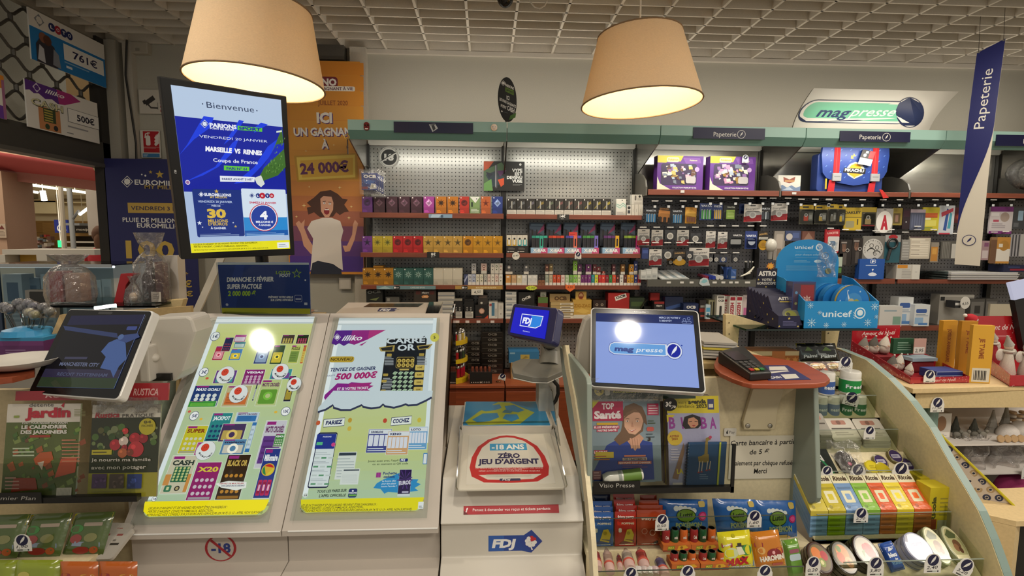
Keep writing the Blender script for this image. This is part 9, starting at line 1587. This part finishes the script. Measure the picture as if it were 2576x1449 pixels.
# christmas trays
def xmas(name,label,fl_,fr2,back,hf,hb,bc,col,txt,ctxt):
 """tray on the counter: front corners and back-left corner pixels on the counter top, wall heights front and back, back card top pixel rows"""
 a,b,c=[PZ(x,y,zC+.001)for x,y in(fl_,fr2,back)];d=b+(c-a);up=V((0,0,1));t=thing(name,label,'display box',(a+d)/2)
 f=Fr(a,b-a,up*hf);m=MB('film');m.slab(f,.003,col);A=m.art(f);rr_=random.Random(2)
 for i in range(30):A.O(rr_.random(),rr_.random(),.006,'cf9a9c');A.l-=1
 A.T(txt,.28,.3,.78,.36,.4,'d8b8b4',.01,.2);m.bd('front',t)
 for p,q_ in((a,c),(b,d)):
  m=MB('film');m.prism([p,q_,q_+up*hb,p+up*hf],(.003,0,0),col);f=Fr(q_,p-q_,up*hb);A=m.art(f)
  for i in range(60):
   x,y=rr_.random(),rr_.random()
   if y<1-.8*x:A.O(x,y,.006,'d0989a',n=6);A.l-=1
  m.bd('side_wall',t)
 m=MB('satin');m.prism([a,b,d,c],up*.003,dk(col,.7));m.bd('base',t)
 fb=Fr(c,d-c,up*bc);m=MB('film');m.slab(fb,.003,col);A=m.art(fb);A.T(ctxt,.2,.68,.9,.7,.12,'e0cfca',.015,.25);A.bars(.3,.5,.8,.58,1,'c06a6c',.5);A.O(.82,.6,.02,'e0cfca')
 for i in range(14):A.O(rr_.random(),.1+.85*rr_.random(),.008,'d0989a');A.l-=1
 m.bd('back_card',t);return a,b,c,d
R1='a31c28'
ta=xmas('christmas_tray','glittery red christmas tray of gnome figures on the wood counter',(2290,966),(2436,963),(2140,895),.03,.085,.17,R1,'L’amour de Noël','Amour de Noël')
tb=xmas('christmas_tray','red christmas tray of angel figures behind the yellow boxes',(2540,972),(2720,970),(2432,905),.05,.1,.24,'a81f26','de Noël','Argent de Noël')
def gnome(label,p,s,hc,grp):
 t=thing('gnome_figure',label,'figurine',p,grp);m=MB('cloth');m.ball(p+V((0,0,s*.3)),s*.34,s*.3,s*.32,'bdb6aa',12,8,jit=.04);m.bd('body',t,sm=1)
 m=MB('cloth');m.lathe(p+V((0,0,s*.5)),[(s*.3,0),(s*.27,s*.12),(s*.16,s*.34),(s*.07,s*.5),(s*.02,s*.58)],hc,14,(.12,-.1,1));m.ball(p+V((s*.08,-s*.07,s*1.08)),s*.06,s*.06,s*.06,'cfc9be');m.bd('hat',t,sm=1)
 m=MB('cloth');m.lathe(p+V((0,-s*.2,s*.5)),[(s*.02,-s*.34),(s*.14,-s*.12),(s*.17,0)],'cdc8bd',10);m.bd('beard',t,sm=1)
 m=MB('cloth');m.ball(p+V((0,-s*.32,s*.5)),s*.06,s*.06,s*.055,'b08a70');m.bd('nose',t,sm=1)
u_,v_=ta[1]-ta[0],ta[2]-ta[0]
for k,(a,b,s,c,ds)in en(((.12,.88,.085,'77736c','grey-hatted'),(.3,.86,.09,'55524c','dark-hatted'),(.5,.84,.095,'c4beb2','white-hatted'),(.1,.36,.075,'5f5c56','dark-hatted'),(.28,.4,.075,'c9c4b8','white-hatted'),(.42,.42,.07,'6a6760','grey-hatted'),(.22,.2,.06,'bdb7ab','pale-hatted'))):
 gnome(f'{ds} knitted gnome figure, {ORD[k if k < 3 else k-3]} along the {"back" if k < 3 else "front"} of the red tray',ta[0]+u_*a+v_*b+V((0,0,.03 if k<3 else .006)),s,c,'gnome figures')
m=MB('cloth');m.prism([ta[0]+u_*x+v_*y for x,y in((.04,.72),(.64,.72),(.64,.96),(.04,.96))],(0,0,.028),'7a1a22');m.bd('red_step',label='dark red step under the back row of gnome figures',cat='step')
Zc=lambda y,Y:PY(2300,y,Y).z
crt('green_christmas_card','green lettered card beside the white-hatted gnome','card',2246,852,2298,890,2.42,.02,'1f4a30',lambda A:A.bars(.2,.2,.85,.8,4,'8aa894',.35));crt('pink_price_card','pink card with handwritten 2,95 on white in the red tray','price card',2298,852,2328,890,2.38,.004,'b9948a',lambda A:(A.R(0,.0,.9,.45,'d3cec6'),A.T('2,95',.1,.1,.82,.12,.24,'33302e',.01,.15)))
f2=lambda a,b,z:ta[0]+u_*a+v_*b+V((0,0,z))
for k in range(2):o=f2(.52,.06,.008+.019*k);m=MB('print');f=Fr(o,u_*.46,V((0,0,.018)));m.slab(f,.09,'22306e');A=m.art(f);A.R(0,.85,1,1,'b4bcd0');A.R(0,0,.02,1,'b4bcd0');m.face([f.pt(0,1)+V((0,0,.0004)),f.pt(1,1)+V((0,0,.0004)),f.pt(1,1)+V((0,.09,.0004)),f.pt(0,1)+V((0,.09,.0004))],'2f3f80');m.bd('navy_game_box',label=('navy box with white edges, lower of two in the red tray','navy box with white edges, upper of two in the red tray')[k],cat='box')
o=f2(.4,.3,.06);m=MB('print');f=Fr(o,u_*.46,V((0,0,.016)));m.slab(f,.08,'8fa0ac');m.bd('pale_blue_box',label='pale blue flat box resting behind the navy boxes',cat='box');m=MB('cloth');m.slab(Fr(f2(.42,.32,.006),u_*.4,V((0,0,.053))),.06,'7a1a22');m.bd('red_riser',label='dark red riser under the pale blue flat box',cat='riser')
ftag(2323,932,2352,962,ta[0].y-.006,'','round feather price card on the front of the red christmas tray')
for k,(x0,x1,y0,y1,Y,tx)in en(((2362,2404,807,945,2.38,'JOYEUX ANNIVERSAIRE'),(2408,2448,808,950,2.3,'JE T’AIME'),(2436,2483,818,962,2.2,'JE T’AIME'))):
 crt('greeting_box',('tall yellow birthday greeting box, nearest the navy boxes','tall yellow love greeting box, middle of three','tall yellow love greeting box with barcode, foremost of three')[k],'box',x0,y0,x1-2,y1,Y,.022,('c08a22','b37d1c','cf9c30')[k],lambda A,tx=tx,k=k:(A.T(tx,.38,.84 if k<2 else .78,.38,.2 if k==0 else .42,.075,'8a4a1c',.04),k==2 and(A.R(.12,.02,.95,.26,'cfc9b9'),[A.R(.2+.07*i,.05,.23+.07*i+.02*(i%2),.22,'33302a')for i in range(9)])),zb=zC+.001,yaw=6-9*k)
u_,v_=tb[1]-tb[0],tb[2]-tb[0]
for k,(a,b,s)in en(((.06,.8,.16),(.3,.82,.17),(.2,.35,.19),(.45,.3,.18))):
 p=tb[0]+u_*a+v_*b+V((0,0,.006));t=thing('angel_figure',f'white and grey angel figure with scarf, {ORD[k]} from the yellow boxes','figurine',p,'angel figures')
 m=MB('cloth');m.lathe(p,[(s*.16,0),(s*.18,s*.05),(s*.1,s*.5),(s*.05,s*.62)],['8a2028','8a2028','c4bcae','b9b2a6'][k],14);m.bd('robe',t,sm=1)
 m=MB('cloth');m.ball(p+V((0,0,s*.72)),s*.1,s*.1,s*.11,'c9b8a4');m.lathe(p+V((0,0,s*.76)),[(s*.11,0),(s*.06,s*.12),(s*.02,s*.26)],'9a968c',12,(-.4,-.1,1));m.bd('head',t,sm=1)
 m=MB('cloth');[m.ball(p+V((e*s*.17,s*.04,s*.5)),s*.12,s*.03,s*.16,'bdb6aa',10,6)for e in(-1,1)];m.bd('wing',t,sm=1);m=MB('cloth');m.tube([p+V((s*.1*cos(i*.6),s*.1*sin(i*.6),s*.6))for i in range(11)],s*.04,'b4aea2',7);m.bd('scarf',t,sm=1)
p=tb[2]+V((-.01,-.02,.225));m=MB('cloth');m.lathe(p,[(.028,0),(.024,.02),(.01,.04)],'a81f2a',12,(-.8,0,.5));m.tube([p+V((.018*cos(i*.7),.018*sin(i*.7),0))for i in range(10)],.008,'cfc9c0',7);m.ball(p+V((-.042,0,.022)),.01,.01,.01,'cfc9c0');m.bd('santa_hat',label='small red santa hat on the corner of the silver money card',cat='hat',sm=1)
# ================================================================ left side of the counter
TB=rect4((173,777),(387,781),(297,1007),(69,990),1.6)
ql=lambda x,y:(x/2.104,760+y/2.104)
def a_foot(A):
 A.u();A.R(0,0,1,1,'15141c');A.R(0,.86,1,1,'23244a');A.R(0,0,1,.13,'3a4a34');A.R(0,.13,1,.24,'3c3752');A.x()
 A.pg([ql(335,125),ql(620,165),ql(625,190),ql(345,148)],'3c4a78');A.pg([ql(x,y)for x,y in((575,215),(620,195),(665,215),(670,300),(630,340),(600,400),(585,360),(530,350),(560,290),(535,262))],'5674b4');A.pg([ql(x,y)for x,y in((620,200),(650,175),(730,165),(740,185),(670,215))],'465a94');A.O(*ql(640,185),7,'6480b8')
 A.T('MANCHESTER CITY',*ql(313,335),*ql(520,342),9,'7d86a8',.03);A.T('REÇOIT TOTTENHAM',*ql(300,388),*ql(565,395),8,'5f6688',.03);A.bars(*ql(340,305),*ql(500,288),1,'4a4a66',.7);A.R(*ql(668,148),*ql(730,128),'4a5aa0',.3)
pos('tilted white-rimmed screen with a dim football advert',TB,a_foot,[ql(385,75),ql(742,92),ql(608,460),ql(200,450)],'','customer_screen','glow0.42')
t=thing('payment_printer','white curved printer housing behind the tilted football screen','printer',PY(425,960,1.85));m=MB('plastic');m.prism([PY(x,y,1.85)for x,y in((374,800),(470,795),(482,802),(492,835),(458,935),(440,960),(380,960))],(0,.12,0),'c9c3b8');m.bd('housing',t,bev=.008)
m=MB('plastic');f=frY(352,872,376,962,1.80);m.slab(f,.1,'c4beb4');m.bd('side_housing',t,bev=.006);m=MB('plastic');m.ball(PY(388,900,1.84),.016,.02,.016,'d0cabf');m.bd('button',t,sm=1);m=MB('gloss');f=frY(376,940,430,958,1.838);m.slab(f,.02,'1a1918');m.bd('slot',t)
m=MB('maple');y9=PY(200,975,1.74);m.box(PY(-60,1000,1.74).x,-1.21,1.72,1.74,0,y9.z,'b8a884');m.bd('maple_front_panel',label='maple counter front behind the gardening magazines',cat='panel')
m=MB('maple');z8=PY(300,800,1.98).z;m.prism([PY(-60,905,1.9),PY(120,865,1.98),PY(150,792,2.02),PY(480,770,2.2),PY(480,792,2.2),PY(160,815,2.02),PY(140,880,1.98),PY(-60,925,1.9)],(0,.02,0),'a88f62');m.bd('wooden_side_rail',label='pale wood rail rising behind the lollipop stand',cat='rail')
m=MB('plastic');xq=-1.185;m.prism([PX(x,y,xq)for x,y in((444,945),(425,955),(405,985),(394,1030),(388,1090),(386,1150),(400,1250),(430,1250))],(-.016,0,0),'84907f');m.bd('rounded_end_board',label='grey-green rounded board at the far side of the gardening magazines',cat='board')
t=thing('magazine_rack','gardening magazine rack with black rail under the tilted screen','magazine rack',PY(160,1265,1.53));m=MB('satin');f=frY(-60,1252,345,1266,1.53);m.slab(f,.02,'0b0a09');m.bd('rail',t);m=MB('print');f=frY(-40,1240,105,1268,1.527);m.slab(f,.002,'100f0e');m.art(f,True).T('Premier Plan',-32,1258,90,1258,10,'a09c96',0,.2);m.bd('name_plate',t)
m=MB('acrylic');f=frY(-60,1165,340,1252,1.532);m.slab(f,.003,'eceeec');m.bd('clear_front',t)
def a_det(A):
 A.u();A.R(0,0,1,1,'55602f');A.R(0,.8,1,1,'cfc8ba');A.x();rr_=random.Random(8)
 for i in range(70):x,y=rr_.uniform(35,425),rr_.uniform(640,1000);s=rr_.uniform(10,34);A.pg([ql(x,y),ql(x+s,y-s*.6),ql(x+s*1.3,y+s*.3),ql(x+s*.3,y+s*.7)],rr_.choice(['5f7a34','6f8a3c','3f5a2a','7a8a4a','8a4a2c','a0582f','4a6a30','6a4a30']));A.l-=.7
 A.pg([ql(x,y)for x,y in((180,830),(215,795),(275,790),(285,830),(240,870),(190,860))],'b0562c');A.pg([ql(x,y)for x,y in((200,850),(235,840),(225,890))],'c9b8a4');A.pg([ql(x,y)for x,y in((325,830),(410,820),(400,900),(290,930))],'b8543a');A.pg([ql(x,y)for x,y in((75,930),(190,930),(200,990),(60,1005))],'a03c26')
 A.T('détente',*ql(157,554),*ql(285,552),10,'4a4a48',-.005);A.T('Jardin',*ql(135,610),*ql(375,606),24,'b02434',.05);A.pg([ql(325,548),ql(345,528),ql(340,558)],'b02434');A.bars(*ql(395,605),*ql(455,565),5,'8a8a5a',.4);A.R(*ql(76,612),*ql(105,600),'8a9a4a')
 A.T('TOUT POUR RÉUSSIR SON JARDIN',*ql(118,644),*ql(360,642),5,'d0ccc2',.03);A.T('LE CALENDRIER',*ql(116,670),*ql(360,666),8.5,'d6d2c8',.05);A.T('DES JARDINIERS',*ql(112,696),*ql(357,694),8.5,'d6d2c8',.05);A.R(*ql(160,716),*ql(270,702),'9a3a28');A.bars(*ql(70,820),*ql(185,765),3,'b4c0a0',.5);A.bars(*ql(330,850),*ql(425,720),7,'b87a5c',.4);A.bars(*ql(30,995),*ql(105,920),4,'d0a090',.4);A.R(*ql(300,1025),*ql(383,980),'c4bdae');[A.R(*ql(306+7*i,1022),*ql(309+7*i,986),'44423c')for i in range(10)]
mag('gardening_magazine','gardening magazine with red title and orange flowers under the tilted screen',(40,1008),(226,1012),(195,1252),(2,1251),1.545,'8d8a70',a_det)
def a_rus(A):
 A.u();A.R(0,0,1,1,'2f3320');A.R(0,.86,1,1,'c6c1b2');A.R(0,0,1,.26,'9a9430');A.x();rr_=random.Random(5)
 for i in range(40):x,y=rr_.uniform(495,830),rr_.uniform(640,800);A.O(*ql(x,y),rr_.uniform(3,9),rr_.choice(['4f6a34','3a4f28','6a7a4a','5a5a34','77805a']));A.l-=.7
 for x,y,r_,c in((610,755,14,'a02f34'),(655,735,12,'c9b8ac'),(715,720,14,'a02a30'),(760,720,12,'8f2a30'),(720,778,20,'b03438'),(660,770,8,'8a2c30'),(650,798,12,'a85a34'),(690,795,9,'7a3a28'),(665,682,8,'b83a38'),(635,700,10,'3f4a2c')):A.O(*ql(x,y),r_,c);A.O(ql(x,y)[0]-r_*.3,ql(x,y)[1]-r_*.3,r_*.3,dk(c,1.6))
 A.T('Rustica',*ql(505,612),*ql(635,608),13.5,'a02a34',.03,.15);A.T('PRATIQUE',*ql(650,610),*ql(815,606),9,'3f3a36',.0);A.O(*ql(782,658),21,'b0a42c');A.T('84',*ql(763,642),*ql(803,640),7,'5a5420',.04);A.T('FICHES',*ql(752,660),*ql(812,658),5.5,'5a5420',.02);A.R(*ql(488,808),*ql(595,780),'b0a42c');A.bars(*ql(494,803),*ql(588,786),1,'5a5420',.5)
 A.T('Je nourris ma famille',*ql(486,842),*ql(800,840),8.5,'c4beb2',.01);A.T('avec mon potager',*ql(486,884),*ql(775,880),9.5,'c4beb2',.02)
 for x,c in((487,'5a3f6a'),(580,'5a4a44'),(675,'2f3f7a')):A.R(*ql(x,985),*ql(x+82,908),c);[A.O(*ql(x+rr_.uniform(8,74),rr_.uniform(918,978)),3.5,dk(c,rr_.uniform(.6,2.2)))for _ in range(12)]
 A.bars(*ql(490,1015),*ql(700,995),2,'5a5420',.4)
mag('gardening_magazine','gardening magazine with radish photo half behind the first light box',(235,1028),(412,1030),(395,1252),(219,1252),1.55,'8d8a70',a_rus)
for k,(x0,x1,c,ds)in en(((150,236,'8f2028','first'),(296,400,'9a242c','second'))):mag('promo_header_card',f'red promotional header card above the gardening magazines, {ds} from the reddish shelf',(x0-112*(k==0),985-20*k),(x1,988-25*k),(x1,1012-5*k),(x0-112*(k==0),1008),1.58,c,lambda A:(A.ispx and None,setattr(A,'ispx',False),A.T('RUSTICA',.3,.3,.8,.3,.4,'cfa8a4',.02,.2))[-1],cat='card')
for k in range(2):f=frY(232+12*k,1000,400+8*k,1040,1.575+.02*k);m=MB('foil');m.grid(lambda a,b:f.pt(a,b,.006*sin(a*19+k)*sin(b*7)),12,5,'e8e8e6');m.bd('clear_wrapper',label=('clear wrapper top of the radish magazine','clear wrapper behind the radish magazine')[k],cat='wrapper',sm=1)
zL=PY(60,934,1.6).z;m=MB('wood');m.prism([PZ(x,y,zL)for x,y in((-80,962),(30,950),(86,936),(88,925),(-80,925))],(0,0,-.016),'8a4226');m.bd('payment_shelf',label='red wood payment shelf at the picture edge beside the tilted screen',cat='shelf')
m=MB('satin');p=PZ(15,935,zL+.002);m.lathe((p.x,p.y+.05,zL+.001),[(.05,0),(.09,.012),(.11,.03),(.105,.03),(.085,.015),(.04,.006)],'cfcac0',28);m.bd('white_dish',label='white shallow dish on the red wood shelf at the picture edge',cat='dish',sm=1)
# sweets under the rack
m=MB('maple');zW2=PY(150,1415,1.5).z;m.box(-2.1,-1.17,1.49,1.72,zW2-.02,zW2,'c9bb98');m.box(-2.1,-1.17,1.40,1.49,zW2-.12,zW2-.10,'c9bb98');m.box(-2.1,-1.17,1.49,1.5,zW2-.1,zW2-.02,'c9bb98');m.box(-2.1,-1.17,1.7,1.72,0,zW2-.02,'b0a27e');m.bd('sweet_shelf',label='maple stepped sweet shelf below the gardening magazine rack',cat='shelf')
def hb(A):A.R(.02,.74,.98,.98,'a59a1c');A.O(.25,.62,.16,'3a7a34',.1);A.R(.4,.68,.85,.76,'9a8a78',.2);A.O(.3,.4,.14,'8a3a34',.1);A.O(.65,.42,.16,'7a7a4a',.1);A.pg([(.08,.26),(.3,.34),(.9,.3),(.92,.2),(.3,.24)],'7d8a9c');A.O(.5,.14,.2,'8a3028',.08);A.O(.8,.14,.1,'a0522c',.08)
for k in range(3):bag('candy_bag',f'green and yellow jelly sweet bag under the gardening rack, {ORD[2-k]} from the tissue packs','candy bag',(-70+112*k,1408-3*k),(42+108*k,1404-3*k),(-30+110*k,1296-3*k),1.52+.01*k,30,'4a5a2c',hb,.014,'green sweet bags')
for k in range(4):f=Fr(PY(172+34*(k%2),1408-8*(k//2)*2,1.53+.02*(k//2)),V((.085,0,0)),V((.02,cos(.5)*.09,.05)));m=MB('film');m.prism([f.pt(*p)for p in rrect(0,0,1,1,.1,.1)],f.n*-.012,'b4aea4');A=m.art(f);A.bars(.2,.72,.9,.86,1,'9a5a54');A.R(.2,.45,.85,.52,'3a3630');A.R(.4,.58,.65,.64,'77726a');m.bd('tissue_pack',label=f'white tissue pack under the corner of the first light box, {ORD[k]} from the green bags',cat='tissue pack',group='tissue packs by the light box')
for k in range(2):bag('candy_bag',('yellow-green glossy sweet bag in the lowest row, next to the orange bag','yellow-green glossy sweet bag in the lowest row, at the picture corner')[k],'candy bag',(30-110*k,1500),(150-110*k,1500),(40-110*k,1408),1.43,24,'7d8a24',lambda A:(A.O(.6,.4,.2,'3f7a2c',.14),A.O(.3,.6,.12,'a9a04a',.1)),.016)
for k in range(2):bag('candy_bag',('orange sweet bag in the lowest row, next to the light box','orange sweet bag in the lowest row, next to the green bags')[k],'candy bag',(248-98*k,1500),(345-98*k,1500),(250-98*k,1412),1.43,20,'a8541a',lambda A:(A.R(.1,.5,.35,.68,'8a2a24',.3),A.R(.6,.45,.95,.66,'b8862a',.4),A.T('mini',.62,.5,.9,.54,.1,'d8c8b0',.03,.2)),.012)
ftag(36,1345,80,1387,1.49,'1,90','feather price card before the green sweet bags')
# display case and gifts
zD=PY(140,668,2.75).z;x0,x1=PY(-60,668,2.75).x,PY(282,668,2.75).x
t=thing('display_case','lit glass display case before the mall opening','display case',((x0+x1)/2,2.9,zD-.5));m=MB('acrylic');m.box(x0,x1,2.75,2.754,zD-.36,zD,'d3dde0');m.box(x0,x1,2.75,3.1,zD,zD+.006,'d3dde0');m.bd('glass',t)
m=MB('glow3');m.tube([(x0,2.765,zD-.006),(x1,2.765,zD-.006)],.006,'f2f8f8',6);m.bd('light_strip',t);m=MB('metal');m.box(x0,x1,2.744,2.75,zD-.01,zD+.008,'b9bcbc');m.bd('rail',t);m=MB('satin');xx=PY(2,800,2.75).x;m.box(xx-.01,xx+.008,2.745,2.76,zD-.36,zD,'2c3a50');m.bd('corner_post',t)
m=MB('satin');m.box(x0,x1,2.75,3.1,zD-.38,zD-.36,'c4c0b8');m.box(x0,x1,2.77,3.08,0,zD-.38,'9a948a');m.box(x0,x1,3.09,3.1,zD-.36,zD,'b9bcc0');m.bd('cabinet',t)
for k,q_ in en(((12,690,60,775,2.95,'c9cdd2','tall white carton in the lit display case, nearest the corner post'),(60,700,105,775,3.0,'9aa6b4','blue-grey carton in the lit display case'),(108,690,138,775,2.92,'d3d6d8','white carton in the middle of the lit display case'),(236,705,258,775,2.9,'d8dadc','slim white phone box, first by the red folder'),(260,702,284,775,2.9,'d0d2d4','slim white phone box with black mark by the red folder'))):crt('phone_box',q_[6],'box',*q_[:4],q_[4],.08,q_[5],(lambda A,k=k:(A.R(.2,.5,.8,.85,'6f7f94' if k<3 else 'b4bac0'),A.R(.6,.1,.8,.45,'2a2a2c')if k==4 else A.bars(.2,.1,.8,.35,3,'a9b0b8'))),zb=zD-.358)
m=MB('satin');f=frY(68,730,140,800,2.72);m.slab(f,.05,'77756f');m.art(f).R(.15,.08,.95,.95,'23221f',.05);m.bd('dark_framed_case',label='grey case with black front standing before the display glass',cat='case')
zS=PY(330,762,2.4).z;t=thing('glass_counter','glass counter shelf with lit edge and pale wood bracket carrying wrapped gifts','shelf',PY(300,770,2.4));m=MB('acrylic');m.prism([V((PY(120,770,2.3).x,2.3,zS)),V((PY(390,768,2.3).x,2.3,zS)),V((PY(470,745,2.62).x,2.62,zS)),V((PY(170,748,2.62).x,2.62,zS))],(0,0,-.008),'a9bdb8');m.bd('glass',t)
m=MB('glow3');m.tube([PY(238,775,2.31),PY(292,768,2.33)],.008,'ffffff',6);m.bd('light_strip',t);m=MB('maple');m.prism([PY(x,y,2.45)for x,y in((385,757),(462,752),(455,775),(450,800),(420,800),(418,778),(395,772))],(0,.04,0),'c9b384');m.bd('bracket',t,bev=.003);m=MB('maple');m.box(PY(425,800,2.47).x,PY(448,800,2.47).x,2.45,2.49,0,PY(430,800,2.45).z,'b59c6c');m.bd('leg',t)
zS+=.001
def wrap(m,c,prof,col='f0eeee',n=18,sy=.7):m.lathe(c,prof,col,n,sy=sy,mt='foil')
t=thing('wrapped_gift','big clear-wrapped gift with red and brown boxes on the glass counter','gift',PY(180,785,2.38));c=PY(182,785,2.38);c.z=zS;H=PY(182,640,2.38).z-zS
m=MB('print');a=c+V((-.07,0,0));m.box(a.x+.005,a.x+.06,c.y-.03,c.y+.03,zS+.01,zS+H*.66,'7a1f24');m.bd('red_carton',t);m=MB('print');m.box(a.x+.07,a.x+.135,c.y-.03,c.y+.03,zS+.01,zS+H*.62,'8a6f62');m.bd('brown_carton',t);m=MB('print');m.box(a.x-.012,a.x+.004,c.y-.02,c.y+.02,zS+.01,zS+H*.55,'9a8478');m.bd('side_carton',t)
m=MB('foil');wrap(m,c,[(.095,0),(.105,.04),(.1,H*.55),(.07,H*.72),(.03,H*.8),(.06,H*.9),(.085,H*1.0)]);m.bd('clear_wrap',t,sm=1)
t=thing('wrapped_bottle','clear-wrapped wine bottle gift with white label on the glass counter','gift',PY(380,752,2.5));c=PY(385,756,2.45);c.z=zS;H=PY(375,585,2.45).z-zS
m=MB('gloss');m.lathe(c+V((-.005,0,0)),[(.03,0),(.034,.008),(.034,H*.34),(.014,H*.5),(.012,H*.62),(.015,H*.63),(.015,H*.66)],'2a1418',20);m.bd('bottle',t,sm=1);m=MB('print');m.box(c.x+.028,c.x+.062,c.y-.02,c.y+.02,zS,zS+H*.58,'4a2028');m.bd('carton',t);f=Fr((c.x+.018,c.y-.04,zS+.003),(.042,0,0),(0,0,.045));m=MB('print');m.slab(f,.002,'cfc6b8');m.art(f).bars(.2,.3,.8,.8,3,'8a7f74',.4);m.bd('label',t)
m=MB('foil');wrap(m,c,[(.075,0),(.08,.03),(.075,H*.55),(.05,H*.66),(.022,H*.74),(.05,H*.86),(.065,H*1.0)]);m.bd('clear_wrap',t,sm=1)
crt('white_gift_carton','plain white upright carton beside the wrapped wine bottle','carton',415,643,452,756,2.5,.06,'c4bfb8',zb=zS);m=MB('satin');f=frY(285,688,340,764,2.42);m.prism([f.pt(*p)for p in((0,0),(.44,.03),(.62,.6),(.98,.95),(.95,1),(.42,.99))],(0,.05,0),'9a1c22');m.bd('red_folder_stand',label='red angular stand leaning between the wrapped gifts',cat='stand',bev=.002)
t=thing('small_wrapped_ornament','small clear-wrapped ornament beside the red angular stand','gift',PY(336,755,2.44));c=PY(336,757,2.40);c.z=zS;m=MB('satin');m.ball(c+V((0,0,.025)),.018,.016,.022,'b4a490');m.bd('ornament',t,sm=1);m=MB('foil');wrap(m,c,[(.038,0),(.04,.02),(.03,.06),(.008,.09),(.02,.12)]);m.bd('clear_wrap',t,sm=1)
# lollipops
zP2=PY(60,895,1.95).z;t=thing('lollipop_stand','violet and blue counter box for lollipops at the picture edge','stand',PY(55,900,1.95));f=frY(-50,858,112,898,1.92);m=MB('print');m.slab(f,.14,'5a2a5c');A=m.art(f);A.R(0,.7,1,1,'6a346a');A.bars(.4,.2,.8,.5,2,'8a6a90',.4);m.bd('box',t);m=MB('satin');p=f.pt(.5,1,-.07);m.prism([f.pt(0,1),f.pt(1,1),f.pt(1,1,-.14),f.pt(0,1,-.14)],(0,0,.012),'2f7fa8');m.lathe(p+V((0,0,.012)),[(.08,0),(.07,.02),(.03,.03)],'2f86b4',20);m.bd('lid',t)
rr_=random.Random(12)
for k,(x,y,c)in en(((6,790,'4a4a55'),(34,788,'3f4048'),(62,783,'55566a'),(70,795,'b0aa8a'),(88,800,'8d8a5c'),(98,785,'3a3a40'),(116,795,'5a5a50'),(18,776,'4a4c58'),(46,776,'60606c'),(-12,785,'50505a'))):
 h=PY(x,y,1.96);b_=V((p.x+(h.x-p.x)*.6,p.y+rr_.uniform(-.03,.03),p.z+.02));t=thing('lollipop',f'dark globe lollipop on clear stick, {ORD[k]} in the violet stand','lollipop',b_,'lollipops in the violet stand');m=MB('acrylic');m.tube([b_,h+V((0,b_.y-1.96,0))],.0035,'e0e0dc',6);m.bd('stick',t);m=MB('gloss');m.ball(h+V((0,b_.y-1.96,.012)),.017,.017,.016,c,14,9);m.bd('globe',t,sm=1);m=MB('foil');m.ball(h+V((0,b_.y-1.96,.012)),.02,.02,.02,'e8e8e8',10,7,jit=.06);m.bd('wrapper',t,sm=1)
